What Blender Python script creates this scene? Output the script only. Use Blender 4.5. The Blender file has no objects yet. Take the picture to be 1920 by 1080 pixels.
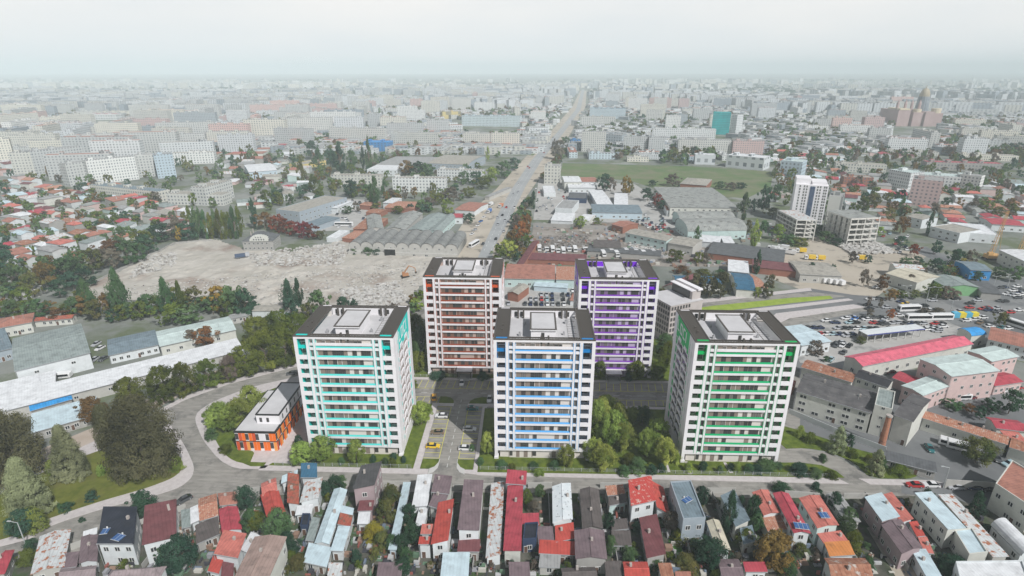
import bpy, bmesh, math, random
from mathutils import Vector, noise
R=math.radians
S=bpy.context.scene
COL=S.collection
# ---------------------------------------------------------------- camera
FPX=1082.0; PIT=.363368; ROLL=-.000853; YAW=-.033158; HC=111.494
_cy,_sy=math.cos(YAW),math.sin(YAW)
FW=Vector((_sy*math.cos(PIT),_cy*math.cos(PIT),-math.sin(PIT)))
_r=Vector((_cy,-_sy,0)); _u=_r.cross(FW)
RT=_r*math.cos(ROLL)+_u*math.sin(ROLL); UP=_u*math.cos(ROLL)-_r*math.sin(ROLL)
cd=bpy.data.cameras.new('camera'); cam=bpy.data.objects.new('camera',cd); COL.objects.link(cam)
cd.sensor_width=36; cd.lens=36*FPX/1920; cd.clip_start=1; cd.clip_end=60000
from mathutils import Matrix
cam.matrix_world=Matrix(((RT.x,UP.x,-FW.x,0),(RT.y,UP.y,-FW.y,0),(RT.z,UP.z,-FW.z,HC),(0,0,0,1)))
S.camera=cam
def G(px,py,z=0.):
    """surveyed position (metres) of a point read off the 1920 px wide photograph at height z"""
    d=FW*FPX+RT*(px-960)-UP*(py-540); t=(z-HC)/d.z
    return (d.x*t,d.y*t)
# ---------------------------------------------------------------- sky, sun, exposure
SUN_EL=R(46); SUN_AZ=(0.638,-0.770)
W=bpy.data.worlds.new("World"); S.world=W; W.use_nodes=True
nt=W.node_tree; nt.nodes.clear()
def N(nt,t,**k):
    n=nt.nodes.new(t)
    for a,b in k.items():
        if a in n.inputs.keys(): n.inputs[a].default_value=b
        else: setattr(n,a,b)
    return n
out=N(nt,'ShaderNodeOutputWorld'); bg=N(nt,'ShaderNodeBackground'); 
sky=N(nt,'ShaderNodeTexSky'); sky.sky_type='NISHITA'; sky.sun_disc=False; sky.sun_elevation=SUN_EL
sky.sun_rotation=math.atan2(SUN_AZ[0],SUN_AZ[1]); sky.dust_density=4
tc=N(nt,'ShaderNodeTexCoord'); sp=N(nt,'ShaderNodeSeparateXYZ'); nt.links.new(tc.outputs['Generated'],sp.inputs[0])
mr=N(nt,'ShaderNodeMapRange'); mr.interpolation_type='SMOOTHSTEP'
mr.inputs['From Min'].default_value=.14; mr.inputs['From Max'].default_value=.75
nt.links.new(sp.outputs['Z'],mr.inputs['Value'])
sc_=N(nt,'ShaderNodeMixRGB',blend_type='MULTIPLY'); sc_.inputs[0].default_value=1; nt.links.new(sky.outputs[0],sc_.inputs[1]); sc_.inputs[2].default_value=(.027,.031,.035,1)
# overcast veil low over the city: pale, with faint wide cloud bands
mp=N(nt,'ShaderNodeMapping'); mp.inputs['Scale'].default_value=(1.2,1.2,5); nt.links.new(tc.outputs['Generated'],mp.inputs[0])
nz=N(nt,'ShaderNodeTexNoise'); nz.inputs['Scale'].default_value=1.6; nz.inputs['Detail'].default_value=4; nt.links.new(mp.outputs[0],nz.inputs[0])
cr=N(nt,'ShaderNodeValToRGB'); cr.color_ramp.elements[0].position=.28; cr.color_ramp.elements[0].color=(.78,.83,.86,1)
cr.color_ramp.elements[1].position=.68; cr.color_ramp.elements[1].color=(.94,.93,.915,1); nt.links.new(nz.outputs[0],cr.inputs[0])
mx=N(nt,'ShaderNodeMixRGB'); nt.links.new(mr.outputs[0],mx.inputs[0]); nt.links.new(cr.outputs[0],mx.inputs[1]); nt.links.new(sc_.outputs[0],mx.inputs[2])
nt.links.new(mx.outputs[0],bg.inputs[0]); bg.inputs[1].default_value=1; nt.links.new(bg.outputs[0],out.inputs[0])
sd=bpy.data.lights.new('sun','SUN'); sd.energy=4.1; sd.angle=R(.6); sd.color=(1,.99,.98)
sun=bpy.data.objects.new('sun',sd); COL.objects.link(sun)
_sv=Vector((SUN_AZ[0]*math.cos(SUN_EL),SUN_AZ[1]*math.cos(SUN_EL),math.sin(SUN_EL)))
sun.rotation_euler=_sv.to_track_quat('Z','Y').to_euler()
S.view_settings.view_transform='Standard'; S.view_settings.look='None'; S.view_settings.exposure=0.0; S.view_settings.gamma=1
S.render.engine='CYCLES'; cy=S.cycles
cy.max_bounces=6; cy.diffuse_bounces=2; cy.glossy_bounces=2; cy.transmission_bounces=2; cy.volume_bounces=4; cy.transparent_max_bounces=4
cy.use_denoising=True; cy.caustics_reflective=False; cy.caustics_refractive=False; cy.use_adaptive_sampling=True
# ---------------------------------------------------------------- helpers
class MB:
    def __init__(s): s.v=[]; s.f=[]; s.m=[]
    def quad(s,a,b,c,d,m=0):
        n=len(s.v); s.v+=[a,b,c,d]; s.f.append((n,n+1,n+2,n+3)); s.m.append(m); return s
    def tri(s,a,b,c,m=0):
        n=len(s.v); s.v+=[a,b,c]; s.f.append((n,n+1,n+2)); s.m.append(m); return s
    def box(s,x0,y0,z0,x1,y1,z1,m=0,top=None):
        n=len(s.v); s.v+=[(x0,y0,z0),(x1,y0,z0),(x1,y1,z0),(x0,y1,z0),(x0,y0,z1),(x1,y0,z1),(x1,y1,z1),(x0,y1,z1)]
        s.f+=[(n,n+3,n+2,n+1),(n+4,n+5,n+6,n+7),(n,n+1,n+5,n+4),(n+1,n+2,n+6,n+5),(n+2,n+3,n+7,n+6),(n+3,n,n+4,n+7)]
        s.m+=[m,m if top is None else top,m,m,m,m]; return s
    def prism(s,p,z0,z1,m=0,top=None,bot=True):
        n=len(s.v); k=len(p); s.v+=[(x,y,z0) for x,y in p]+[(x,y,z1) for x,y in p]
        for i in range(k): j=(i+1)%k; s.f.append((n+i,n+j,n+k+j,n+k+i)); s.m.append(m)
        s.f.append(tuple(range(n+k,n+2*k))); s.m.append(m if top is None else top)
        if bot: s.f.append(tuple(range(n+k-1,n-1,-1))); s.m.append(m)
        return s
    def cyl(s,x,y,z0,z1,r0,r1=None,n=8,m=0):
        r1=r0 if r1 is None else r1; b=len(s.v)
        for z,r in ((z0,r0),(z1,r1)):
            s.v+=[(x+r*math.cos(2*math.pi*i/n),y+r*math.sin(2*math.pi*i/n),z) for i in range(n)]
        for i in range(n): j=(i+1)%n; s.f.append((b+i,b+j,b+n+j,b+n+i)); s.m.append(m)
        s.f.append(tuple(range(b+n,b+2*n))); s.m.append(m); s.f.append(tuple(range(b+n-1,b-1,-1))); s.m.append(m); return s
    def beam(s,p,q,w,m=0,w2=None,n=4):
        p=Vector(p);q=Vector(q);d=(q-p).normalized(); a=d.orthogonal().normalized(); c=d.cross(a); b=len(s.v); w2=w if w2 is None else w2
        for o,r in ((p,w),(q,w2)):
            s.v+=[tuple(o+a*math.cos(2*math.pi*i/n+.785)*r+c*math.sin(2*math.pi*i/n+.785)*r) for i in range(n)]
        for i in range(n): j=(i+1)%n; s.f.append((b+i,b+j,b+n+j,b+n+i)); s.m.append(m)
        s.f.append(tuple(range(b+n,b+2*n))); s.m.append(m); s.f.append(tuple(range(b+n-1,b-1,-1))); s.m.append(m); return s
    def mesh(s,name,mats):
        me=bpy.data.meshes.new(name); me.from_pydata([tuple(v) for v in s.v],[],s.f)
        for m in mats: me.materials.append(m)
        if any(s.m): me.polygons.foreach_set('material_index',s.m)
        me.update(); return me
    def build(s,name,mats,parent=None,loc=(0,0,0),rz=0):
        return put(s.mesh(name,mats if isinstance(mats,(list,tuple)) else [mats]),name,parent,loc,rz)
def put(me,name,parent=None,loc=(0,0,0),rz=0,sc=None):
    o=bpy.data.objects.new(name,me); COL.objects.link(o); o.parent=parent; o.location=loc; o.rotation_euler=(0,0,rz)
    if sc: o.scale=sc
    return o
def empty(name,loc=(0,0,0),rz=0): 
    o=bpy.data.objects.new(name,None); COL.objects.link(o); o.location=loc; o.rotation_euler=(0,0,rz); o.empty_display_size=.5; return o
def tag(o,label=None,cat=None,group=None,kind=None):
    if label: o['label']=label
    if cat: o['category']=cat
    if group: o['group']=group
    if kind: o['kind']=kind
    return o
def kids(o): return CH.get(o,[]) if False else [c for c in o.children]
def dup(o,kidlist,loc,rz,sc=None):
    """copy of a thing and of its parts; kidlist = [(part,[subparts])]"""
    r=o.copy(); COL.objects.link(r); r.location=loc; r.rotation_euler=(0,0,rz)
    if sc: r.scale=sc
    for c,subs in kidlist:
        k=c.copy(); COL.objects.link(k); k.parent=r
        for g in subs:
            h=g.copy(); COL.objects.link(h); h.parent=k
    return r
# ---------------------------------------------------------------- materials
MC={}
def M(name,c1,c2=None,scale=.3,rough=.8,bump=0,lo=.35,hi=.65,c3=None,stripe=None,space='world',detail=5,metal=0,spec=.3,s3=None,l3=.55,h3=.62,vec=None):
    """procedural surface: c1..c2 blotches; c3 = third patchy colour (rust, dirt, moss); stripe=(axis,pitch,dark) seams in object space"""
    if name in MC: return MC[name]
    m=bpy.data.materials.new(name); m.use_nodes=True; t=m.node_tree; t.nodes.clear(); L=t.links.new
    o=N(t,'ShaderNodeOutputMaterial'); b=N(t,'ShaderNodeBsdfPrincipled'); L(b.outputs[0],o.inputs[0])
    b.inputs['Roughness'].default_value=rough; b.inputs['Metallic'].default_value=metal; b.inputs['Specular IOR Level'].default_value=spec
    c=lambda q:(q[0],q[1],q[2],1)
    if c2 is None and c3 is None and stripe is None: b.inputs['Base Color'].default_value=c(c1); MC[name]=m; return m
    if space=='world': g=N(t,'ShaderNodeNewGeometry'); V=g.outputs['Position']
    else: g=N(t,'ShaderNodeTexCoord'); V=g.outputs['Object']
    if vec: mp=N(t,'ShaderNodeMapping'); mp.inputs['Scale'].default_value=vec; L(V,mp.inputs[0]); V2=mp.outputs[0]
    else: V2=V
    nz=N(t,'ShaderNodeTexNoise'); nz.inputs['Scale'].default_value=scale; nz.inputs['Detail'].default_value=detail; nz.inputs['Roughness'].default_value=.6; L(V2,nz.inputs[0])
    r=N(t,'ShaderNodeValToRGB'); e=r.color_ramp.elements; e[0].position=lo; e[1].position=hi; e[0].color=c(c1); e[1].color=c(c2 or c1); L(nz.outputs[0],r.inputs[0]); C=r.outputs[0]
    if c3:
        n3=N(t,'ShaderNodeTexNoise'); n3.inputs['Scale'].default_value=s3 or scale*2.7; n3.inputs['Detail'].default_value=6; n3.inputs['Roughness'].default_value=.65; L(V,n3.inputs[0])
        r3=N(t,'ShaderNodeValToRGB'); q=r3.color_ramp.elements; q[0].position=l3; q[1].position=h3; L(n3.outputs[0],r3.inputs[0])
        x=N(t,'ShaderNodeMixRGB'); L(r3.outputs[0],x.inputs[0]); L(C,x.inputs[1]); x.inputs[2].default_value=c(c3); C=x.outputs[0]
    if stripe:
        ax,p,dk=stripe; s=N(t,'ShaderNodeSeparateXYZ')
        if space=='world': g2=N(t,'ShaderNodeTexCoord'); L(g2.outputs['Object'],s.inputs[0])
        else: L(V,s.inputs[0])
        q=N(t,'ShaderNodeMath',operation='MULTIPLY'); L(s.outputs[ax],q.inputs[0]); q.inputs[1].default_value=1/p
        f=N(t,'ShaderNodeMath',operation='FRACT'); L(q.outputs[0],f.inputs[0])
        lt=N(t,'ShaderNodeMath',operation='LESS_THAN'); L(f.outputs[0],lt.inputs[0]); lt.inputs[1].default_value=.22
        x=N(t,'ShaderNodeMixRGB',blend_type='MULTIPLY'); k=N(t,'ShaderNodeMath',operation='MULTIPLY'); L(lt.outputs[0],k.inputs[0]); k.inputs[1].default_value=1; L(k.outputs[0],x.inputs[0]); L(C,x.inputs[1]); x.inputs[2].default_value=(dk,dk,dk,1); C=x.outputs[0]
    L(C,b.inputs['Base Color'])
    if bump:
        bp=N(t,'ShaderNodeBump'); bp.inputs['Strength'].default_value=.6; bp.inputs['Distance'].default_value=bump; L(nz.outputs[0],bp.inputs['Height']); L(bp.outputs[0],b.inputs['Normal'])
    MC[name]=m; return m
def seg(x0,x1,n): return [x0+(x1-x0)*i/n for i in range(n+1)]
# ================================================================ ground, streets, lawns
def chaikin(p,n=2):
    for _ in range(n):
        q=[]
        for i in range(len(p)):
            a=p[i];b=p[(i+1)%len(p)]
            q+=[(a[0]*.8+b[0]*.2,a[1]*.8+b[1]*.2),(a[0]*.2+b[0]*.8,a[1]*.2+b[1]*.8)]
        p=q
    return p
def area(p): return sum(p[i][0]*p[(i+1)%len(p)][1]-p[(i+1)%len(p)][0]*p[i][1] for i in range(len(p)))
def ccw(p): return p if area(p)>0 else p[::-1]
def px(p): return [G(*q) for q in p]
def slab(name,pts,z,mat,smooth=0,zb=None,kind='structure'):
    p=ccw(chaikin(pts,smooth) if smooth else pts)
    b=MB(); b.prism(p,-.2 if zb is None else zb,z,0,bot=False)
    return tag(b.build(name,mat),kind=kind)
m_ground=M('city_ground',(.13,.145,.125),(.265,.27,.25),.02,.95,c3=(.11,.135,.07),s3=.035,l3=.48,h3=.6,detail=9)
m_asph=M('worn_asphalt',(.235,.222,.2),(.32,.303,.275),.6,.9,vec=(.25,1.6,1),c3=(.15,.145,.135),s3=.16,l3=.5,h3=.66)
m_dasph=M('dark_asphalt',(.13,.135,.14),(.2,.205,.205),.05,.85,c3=(.24,.24,.235),s3=.02)
m_walk=M('pink_paving',(.47,.43,.42),(.55,.51,.5),.8,.8)
m_lawn=M('lawn_grass',(.09,.11,.012),(.15,.16,.025),.35,.95,c3=(.13,.115,.035),s3=.12,l3=.5,h3=.7,detail=8)
m_lawn2=M('garden_grass',(.06,.092,.008),(.125,.165,.018),.5,.95,c3=(.11,.13,.03),s3=.2,l3=.56,h3=.7,detail=8)
m_tan=M('bare_soil',(.38,.31,.25),(.46,.39,.33),.15,.95)
m_dirt=M('dirt_track',(.38,.335,.27),(.47,.42,.35),.03,.95,c3=(.22,.2,.17),s3=.08)
m_field=M('weedy_field',(.075,.14,.045),(.125,.175,.06),.012,.95,vec=(1,3,1),c3=(.17,.17,.10),s3=.035,l3=.42,h3=.62,detail=9)
m_conc=M('pale_concrete',(.36,.35,.33),(.45,.44,.42),.1,.9,c3=(.25,.25,.24),s3=.05)
m_wpaint=M('white_road_paint',(.62,.62,.6)); m_ypaint=M('yellow_road_paint',(.6,.56,.09))
m_lime=M('lime_grass',(.22,.31,.035),(.3,.38,.06),.3,.95)
m_kerb=M('kerb_stone',(.5,.49,.47))
GE=14000
b=MB(); b.quad((-GE,-600,0),(GE,-600,0),(GE,GE,0),(-GE,GE,0)); tag(b.build('ground',m_ground),kind='structure')
slab('street',px([(0,1050),(0,1008),(60,992),(0,880),(240,800),(345,744),(430,714),(560,676),(640,640),(765,575),(800,540),(850,500),(930,500),(945,540),(1080,548),(1250,560),(1420,600),(1500,700),(1500,840),(1560,850),(1640,900),(1800,905),(1920,915),(1920,955),(1700,940),(1440,945),(1130,936),(700,932),(480,936),(350,965),(200,1035)]),.05,m_asph)
slab('yard_ground',px([(1500,830),(1640,855),(1730,900),(1920,900),(1920,740),(1700,690),(1480,660)]),.03,m_dasph)
slab('side_street',px([(1690,905),(1760,900),(1920,905),(1920,960),(1760,935),(1690,925)]),.07,m_dasph)
slab('bare_strip',px([(40,892),(180,826),(345,738),(430,706),(560,664),(660,610),(700,570),(660,600),(540,650),(420,690),(330,722),(180,800),(20,866)]),.09,m_tan)
slab('pavement',px([(30,905),(240,806),(347,750),(430,720),(562,686),(562,681),(430,713),(345,744),(238,800),(25,897)]),.15,m_walk)
# left lawn island with its curved pavement
slab('pavement',px([(-30,935),(0,915),(120,858),(175,838),(235,812),(288,794),(312,792),(325,802),(350,842),(365,876),(360,896),(338,914),(290,930),(200,952),(110,980),(72,998),(62,1010),(-60,1040)]),.15,m_walk,2)
slab('lawn',px([(-30,955),(0,925),(120,868),(175,850),(235,828),(310,812),(325,840),(343,866),(343,880),(325,897),(275,916),(190,940),(100,970),(62,985),(40,1002),(-60,1030)]),.2,m_lawn,2)
# island of the low orange building
slab('pavement',px([(600,690),(560,706),(470,726),(400,753),(371,772),(365,788),(380,825),(410,862),(440,879),(495,880),(505,872),(530,872),(560,872),(640,860),(640,720)]),.15,m_walk,1)
slab('lawn',px([(470,745),(410,768),(388,783),(390,800),(415,845),(430,860),(447,868),(470,869),(480,848),(449,842),(447,808),(560,712)]),.2,m_lawn2,1)
slab('lawn',px([(450,867),(470,875),(494,875),(501,866),(475,866)]),.21,m_lawn2)
slab('plaza',px([(478,848),(470,867),(550,870),(575,840),(600,800),(600,700),(566,708),(567,740),(535,830)]),.22,m_walk)
# front pavement, gardens
slab('pavement',[(-80,138.4),(-36,138.2),(-29.5,138.2),(-29.5,140.5),(-80,140.6)],.15,m_walk)
slab('pavement',[(-14,138.2),(92,137.8),(90,140.2),(-19,140.5),(-18.6,139)],.15,m_walk)
slab('pavement',[(98,137.8),(122,137.6),(117,140.2),(96,140.2)],.15,m_walk)
slab('garden_lawn',[(-78,140.6),(-34.2,140.6),(-34.2,176),(-42,176),(-70,170),(-72,150)],.18,m_lawn2)
slab('pavement',[(-34.2,140.4),(-32.2,140.4),(-32.2,176),(-34.2,176)],.17,m_walk)
slab('pavement',[(-16.2,140.4),(-14.6,140.4),(-14.6,176),(-16.2,176)],.17,m_walk)
slab('pavement',[(-34.2,174.9),(-26.5,174.9),(-26.5,176.6),(-34.2,176.6)],.19,m_walk)
slab('pavement',[(-21.5,174.9),(52,174.9),(52,176.6),(-21.5,176.6)],.19,m_walk)
slab('garden_lawn',px([(895,886),(1583,896),(1568,884),(1540,873),(1500,868),(1440,868),(1440,700),(1255,762),(909,766)]),.18,m_lawn2)
slab('garden_lawn',px([(1465,842),(1460,797),(1500,808),(1545,822),(1605,843),(1660,856),(1700,874),(1726,897),(1632,897),(1603,868),(1555,847),(1510,840)]),.18,m_lawn2,1)
slab('pavement',[(-46,193.2),(70,193.2),(70,194.8),(-46,194.8)],.17,m_walk)
slab('garden_lawn',[(-58,194.8),(70,194.8),(64,232),(-58,228)],.16,m_lawn2)
slab('footpath',[(-46.5,194.8),(-44.5,194.8),(-46,228),(-49,228)],.19,m_walk)
slab('footpath',[(55,194.8),(59,194.8),(62,228),(59,228)],.19,m_walk)
slab('driveway',px([(1290,890),(1284,866),(1289,866),(1297,890)]),.2,m_walk)
slab('footpath',px([(1252,886),(1246,862),(1249,862),(1257,886)]),.2,m_walk)
slab('footpath',px([(1368,888),(1356,868),(1361,868),(1375,888)]),.2,m_walk)
# grass corners of the central drive
def corner(x0,x1,y0,y1,rx,sy,sx,label=None):
    p=[]
    for k in range(9):
        a=k/8*math.pi/2; p.append((rx+(1-math.cos(a))*sx,(y0 if sy>0 else y1)+sy*math.sin(a)*(y1-y0)))
    return p
slab('lawn',[(-32.1,140.7),(-29.3,140.7),(-28.0,141.6),(-27.1,143.6),(-27,145.2),(-32.1,145.2)],.2,m_lawn2)
slab('lawn',[(-16.4,140.7),(-18.8,140.7),(-20.2,141.6),(-21.3,143.6),(-21.4,145.2),(-16.4,145.2)],.2,m_lawn2)
slab('lawn',[(-32,176.7),(-26.7,176.7),(-26.9,178.6),(-28.2,180.4),(-30,181),(-32,181)],.2,m_lawn2)
slab('lawn',[(-21.2,176.7),(-14.6,176.7),(-14.6,181),(-17,181),(-19.5,180),(-20.9,178.4)],.2,m_lawn2)
for i,p in enumerate([[(-29.4,138.2),(-27.9,139.2),(-26.9,141.2),(-26.8,145.2),(-27.0,145.2),(-27.1,143.6),(-28.0,141.6),(-29.3,140.7)],
          [(-18.6,138.4),(-20.2,139.3),(-21.3,141.2),(-21.6,145.2),(-21.4,145.2),(-21.3,143.6),(-20.2,141.6),(-18.8,140.7)]]):
    slab('kerb',p,.21,m_kerb)
# markings
mk=MB(); Z=.058
def line(b,x0,y0,x1,y1,w,z=Z):
    d=Vector((x1-x0,y1-y0,0)).normalized()*w/2; n=(-d.y,d.x)
    b.quad((x0-n[0],y0-n[1],z),(x1-n[0],y1-n[1],z),(x1+n[0],y1+n[1],z),(x0+n[0],y0+n[1],z))
for k in range(11): line(mk,-24.2,141.5+k*3.6,-24.2,143.3+k*3.6,.16)
for k in range(22): 
    x=-44+k*4.4; line(mk,x,183.8,x+2.2,183.8,.16)
tag(mk.build('road_dashes',m_wpaint),kind='structure')
mk=MB()
for k in range(12): y=145.8+k*2.6; line(mk,-32,y,-27.2,y,.17); line(mk,-21.2,y,-16.5,y,.17)
line(mk,-27.2,145.8,-27.2,174.4,.17,Z+.004); line(mk,-21.2,145.8,-21.2,174.4,.17,Z+.004)
for k in range(37): x=-44+k*2.6; line(mk,x,186.9,x+.6,192.8,.17)
for k in range(38):
    x=-46+k*2.6
    if not(-32.5<x<-14): line(mk,x,176.8,x+.5,180.8,.17)
line(mk,-46,186.9,52,186.9,.17,Z+.004); line(mk,-46,180.8,-32,180.8,.17,Z+.004); line(mk,-14,180.8,52,180.8,.17,Z+.004)
tag(mk.build('parking_lines',m_ypaint),kind='structure')
# far boulevard
m_bvd=M('boulevard_asphalt',(.29,.30,.305),(.36,.37,.37),.05,.85)
slab('dirt_verge',px([(800,530),(835,470),(880,400),(930,355),(985,295),(1030,250),(1073,200),(1088,170),(1100,170),(1098,200),(1070,250),(1035,300),(1000,350),(965,400),(935,470),(925,530)]),.04,m_dirt)
slab('boulevard',px([(870,540),(902,470),(935,400),(959,355),(997,300),(1043,250),(1080,205),(1091,168),(1096,168),(1089,205),(1056,250),(1016,300),(985,350),(962,400),(926,465),(915,540)]),.09,m_bvd)
b=MB()
for k in range(40):
    y=480-k*7; x=(888+37/2)+(480-y)*.0
    t=k/40
pc=[(914,470),(948,402),(972,352),(1006,300),(1049,250),(1084,205)]
for s in (-.16,.16):
    for i in range(5):
        a=G(*pc[i]);c=G(*pc[i+1]); off=14*s
        n=max(2,int(math.dist(a,c)/9))
        for k in range(n):
            t0=k/n;t1=(k+.45)/n
            line(b,a[0]+(c[0]-a[0])*t0+off,a[1]+(c[1]-a[1])*t0,a[0]+(c[0]-a[0])*t1+off,a[1]+(c[1]-a[1])*t1,.25,.1)
tag(b.build('lane_dashes',m_wpaint),kind='structure')
slab('field',px([(1055,306),(1180,309),(1300,312),(1450,322),(1445,350),(1400,372),(1240,358),(1180,338),(1130,335),(1050,330)]),.05,m_field)
slab('field',px([(985,250),(1030,262),(1000,292),(975,290),(980,265)]),.05,m_field)
slab('truck_yard_ground',px([(1000,425),(1180,415),(1320,455),(1380,470),(1440,500),(1250,500),(990,490)]),.05,M('yard_dirt',(.2,.175,.15),(.33,.30,.27),.05,.95,c3=(.14,.12,.1),s3=.09))
slab('factory_yard_ground',px([(1010,335),(1190,345),(1240,380),(1290,440),(1200,430),(1130,415),(1000,412)]),.045,m_conc)
slab('bus_yard_ground',px([(590,370),(700,375),(690,430),(560,435),(540,420)]),.045,m_conc)
slab('coach_park_ground',px([(945,500),(1085,500),(1085,580),(945,580)]),.07,m_conc)
slab('plot_ground',px([(1540,440),(1640,460),(1740,478),(1640,560),(1520,550),(1440,520),(1460,470)]),.04,m_dirt)
# highway and junction on the right
slab('highway',px([(1230,560),(1330,563),(1520,541),(1600,553),(1700,560),(1790,560),(1830,542),(1780,500),(1710,470),(1735,462),(1820,500),(1870,525),(1930,520),(1930,660),(1840,630),(1770,600),(1640,590),(1480,615),(1330,612)]),.055,m_dasph)
slab('highway_lane',px([(1230,580),(1336,566),(1520,547),(1590,556),(1480,565),(1335,584),(1336,600),(1480,592),(1600,574),(1640,580),(1480,612),(1330,615)]),.065,m_asph)
slab('pavement',px([(1230,570),(1336,560),(1519,540),(1522,545),(1336,566),(1230,577)]),.16,m_walk)
slab('median',px([(1230,590),(1335,574),(1480,559),(1556,555),(1562,560),(1480,569),(1335,586),(1300,592)]),.18,m_lime)
slab('pavement',px([(1300,596),(1335,588),(1480,572),(1590,560),(1600,563),(1480,578),(1335,593)]),.17,m_walk)
slab('pavement',px([(1440,602),(1455,588),(1600,571),(1622,576),(1480,597),(1450,612)]),.17,m_walk)
slab('car_park_ground',px([(1470,610),(1640,592),(1770,600),(1860,640),(1800,660),(1640,700),(1500,680)]),.06,m_conc)
# rubble site: real relief, broken concrete colours
m_rub=M('demolition_rubble',(.38,.355,.31),(.47,.44,.395),.06,.95,bump=.6,c3=(.27,.21,.175),s3=.022,l3=.52,h3=.66,detail=12)
RUB=px([(148,560),(152,540),(205,518),(265,490),(325,455),(400,449),(455,466),(545,474),(640,452),(690,468),(792,482),(822,478),(812,505),(796,530),(770,556),(770,590),(705,612),(600,590),(560,600),(380,575),(200,560),(190,585),(150,580)])
def inside(p,x,y):
    c=False;j=len(p)-1
    for i in range(len(p)):
        if (p[i][1]>y)!=(p[j][1]>y) and x<(p[j][0]-p[i][0])*(y-p[i][1])/(p[j][1]-p[i][1])+p[i][0]: c=not c
        j=i
    return c
def relief(name,poly,st,amp,mat,z0,sc):
    xs=[q[0] for q in poly]; ys=[q[1] for q in poly]; nx=int((max(xs)-min(xs))/st)+1; ny=int((max(ys)-min(ys))/st)+1
    b=MB(); idx={}
    def vid(i,j):
        if (i,j) not in idx:
            x=min(xs)+i*st;y=min(ys)+j*st
            h=noise.fractal(Vector((x*sc,y*sc,3)),1,2,5)
            g=noise.noise(Vector((x*.012,y*.012,9)))
            idx[(i,j)]=len(b.v); b.v.append((x+noise.noise(Vector((x,y,1)))*st*.5,y,z0+max(0,h*amp*(1+g*2)+.3*amp)))
        return idx[(i,j)]
    for i in range(nx):
        for j in range(ny):
            if inside(poly,min(xs)+(i+.5)*st,min(ys)+(j+.5)*st):
                b.f.append((vid(i,j),vid(i+1,j),vid(i+1,j+1),vid(i,j+1))); b.m.append(0)
    return tag(b.build(name,mat),kind='structure')
relief('rubble_ground',RUB,1.3,1.0,m_rub,.06,.12)
m_dbr=M('broken_concrete',(.4,.39,.37),(.55,.53,.5),.5,.9,c3=(.2,.17,.15),s3=.3)
def chunks(name,poly_px,n,smin,smax,seed,mat=None,z=.4):
    rn=random.Random(seed); P=px(poly_px); b=MB(); xs=[q[0] for q in P]; ys=[q[1] for q in P]; k=0
    while k<n:
        x=rn.uniform(min(xs),max(xs)); y=rn.uniform(min(ys),max(ys))
        if not inside(P,x,y): continue
        k+=1; s=rn.uniform(smin,smax)**1; i=len(b.v)
        for dx,dy,dz in ((-1,-1,-1),(1,-1,-1),(1,1,-1),(-1,1,-1),(-1,-1,1),(1,-1,1),(1,1,1),(-1,1,1)):
            b.v.append((x+dx*s*rn.uniform(.4,1.3),y+dy*s*rn.uniform(.4,1.3),z+dz*s*.4+rn.uniform(0,s*.6)))
        b.f+=[(i,i+3,i+2,i+1),(i+4,i+5,i+6,i+7),(i,i+1,i+5,i+4),(i+1,i+2,i+6,i+5),(i+2,i+3,i+7,i+6),(i+3,i,i+4,i+7)]; b.m+=[0]*6
    return tag(b.build(name,mat or m_dbr),kind='stuff')
tag(chunks('rubble',[(640,545),(740,530),(765,560),(720,600),(640,590)],900,.2,1.0,1),'grey heap of broken concrete at the near edge of the demolition site','rubble')
tag(chunks('rubble',[(270,480),(330,475),(330,500),(240,525)],400,.2,.9,2),'scattered concrete blocks on the left of the demolition site','rubble')
tag(chunks('rubble',[(200,540),(800,490),(780,560),(500,590),(200,555)],1500,.12,.6,3),'loose debris spread over the pale demolition ground','rubble')
tag(chunks('rubble',[(460,478),(640,455),(650,470),(640,500),(480,500)],800,.2,1.,4),'brick and concrete debris beside the gutted mansion','rubble')
tag(chunks('rubble',[(1590,445),(1645,455),(1680,475),(1600,480),(1560,455)],700,.3,1.3,5),'concrete debris at the foot of the half demolished frame','rubble')
tag(chunks('rubble',[(1020,445),(1100,440),(1110,460),(1010,470)],500,.2,.9,6,M('scrap',(.15,.13,.12),(.3,.28,.26),.8)),'dark scrap heap in the truck yard','scrap')
tag(chunks('rubble',[(1180,455),(1240,462),(1240,480),(1175,478)],300,.2,1.,7),'rubble pile beside the long grey shed','rubble')
# ================================================================ the five towers
TW,TD,TH=28.77,22.94,40.5
m_white=M('tower_white',(.74,.72,.735),(.82,.8,.815),.12,.6,c3=(.66,.64,.65),s3=.25,l3=.55,h3=.8)
m_beige=M('facade_beige',(.68,.63,.59)); m_brown=M('facade_brown',(.24,.195,.165)); m_glass=M('window_glass',(.06,.058,.058),rough=.12,spec=.5)
m_wframe=M('window_frame',(.05,.048,.046),rough=.5); m_curt=M('curtain',(.4,.38,.36))
m_dark=M('pergola_metal',(.085,.075,.066),rough=.6); m_deck=M('roof_deck',(.5,.49,.495),(.57,.56,.565),.25); m_deckd=M('roof_gravel',(.13,.115,.1))
m_black=M('black_metal',(.02,.02,.02),rough=.5)
ACC={'teal':((0,.62,.55),(.12,.66,.62)),'orange':((.6,.09,.02),(.3,.065,.03)),'blue':((.01,.2,.5),(.13,.42,.75)),'purple':((.2,.02,.7),(.22,.05,.45)),'green':((0,.42,.1),(.01,.42,.17))}
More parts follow.
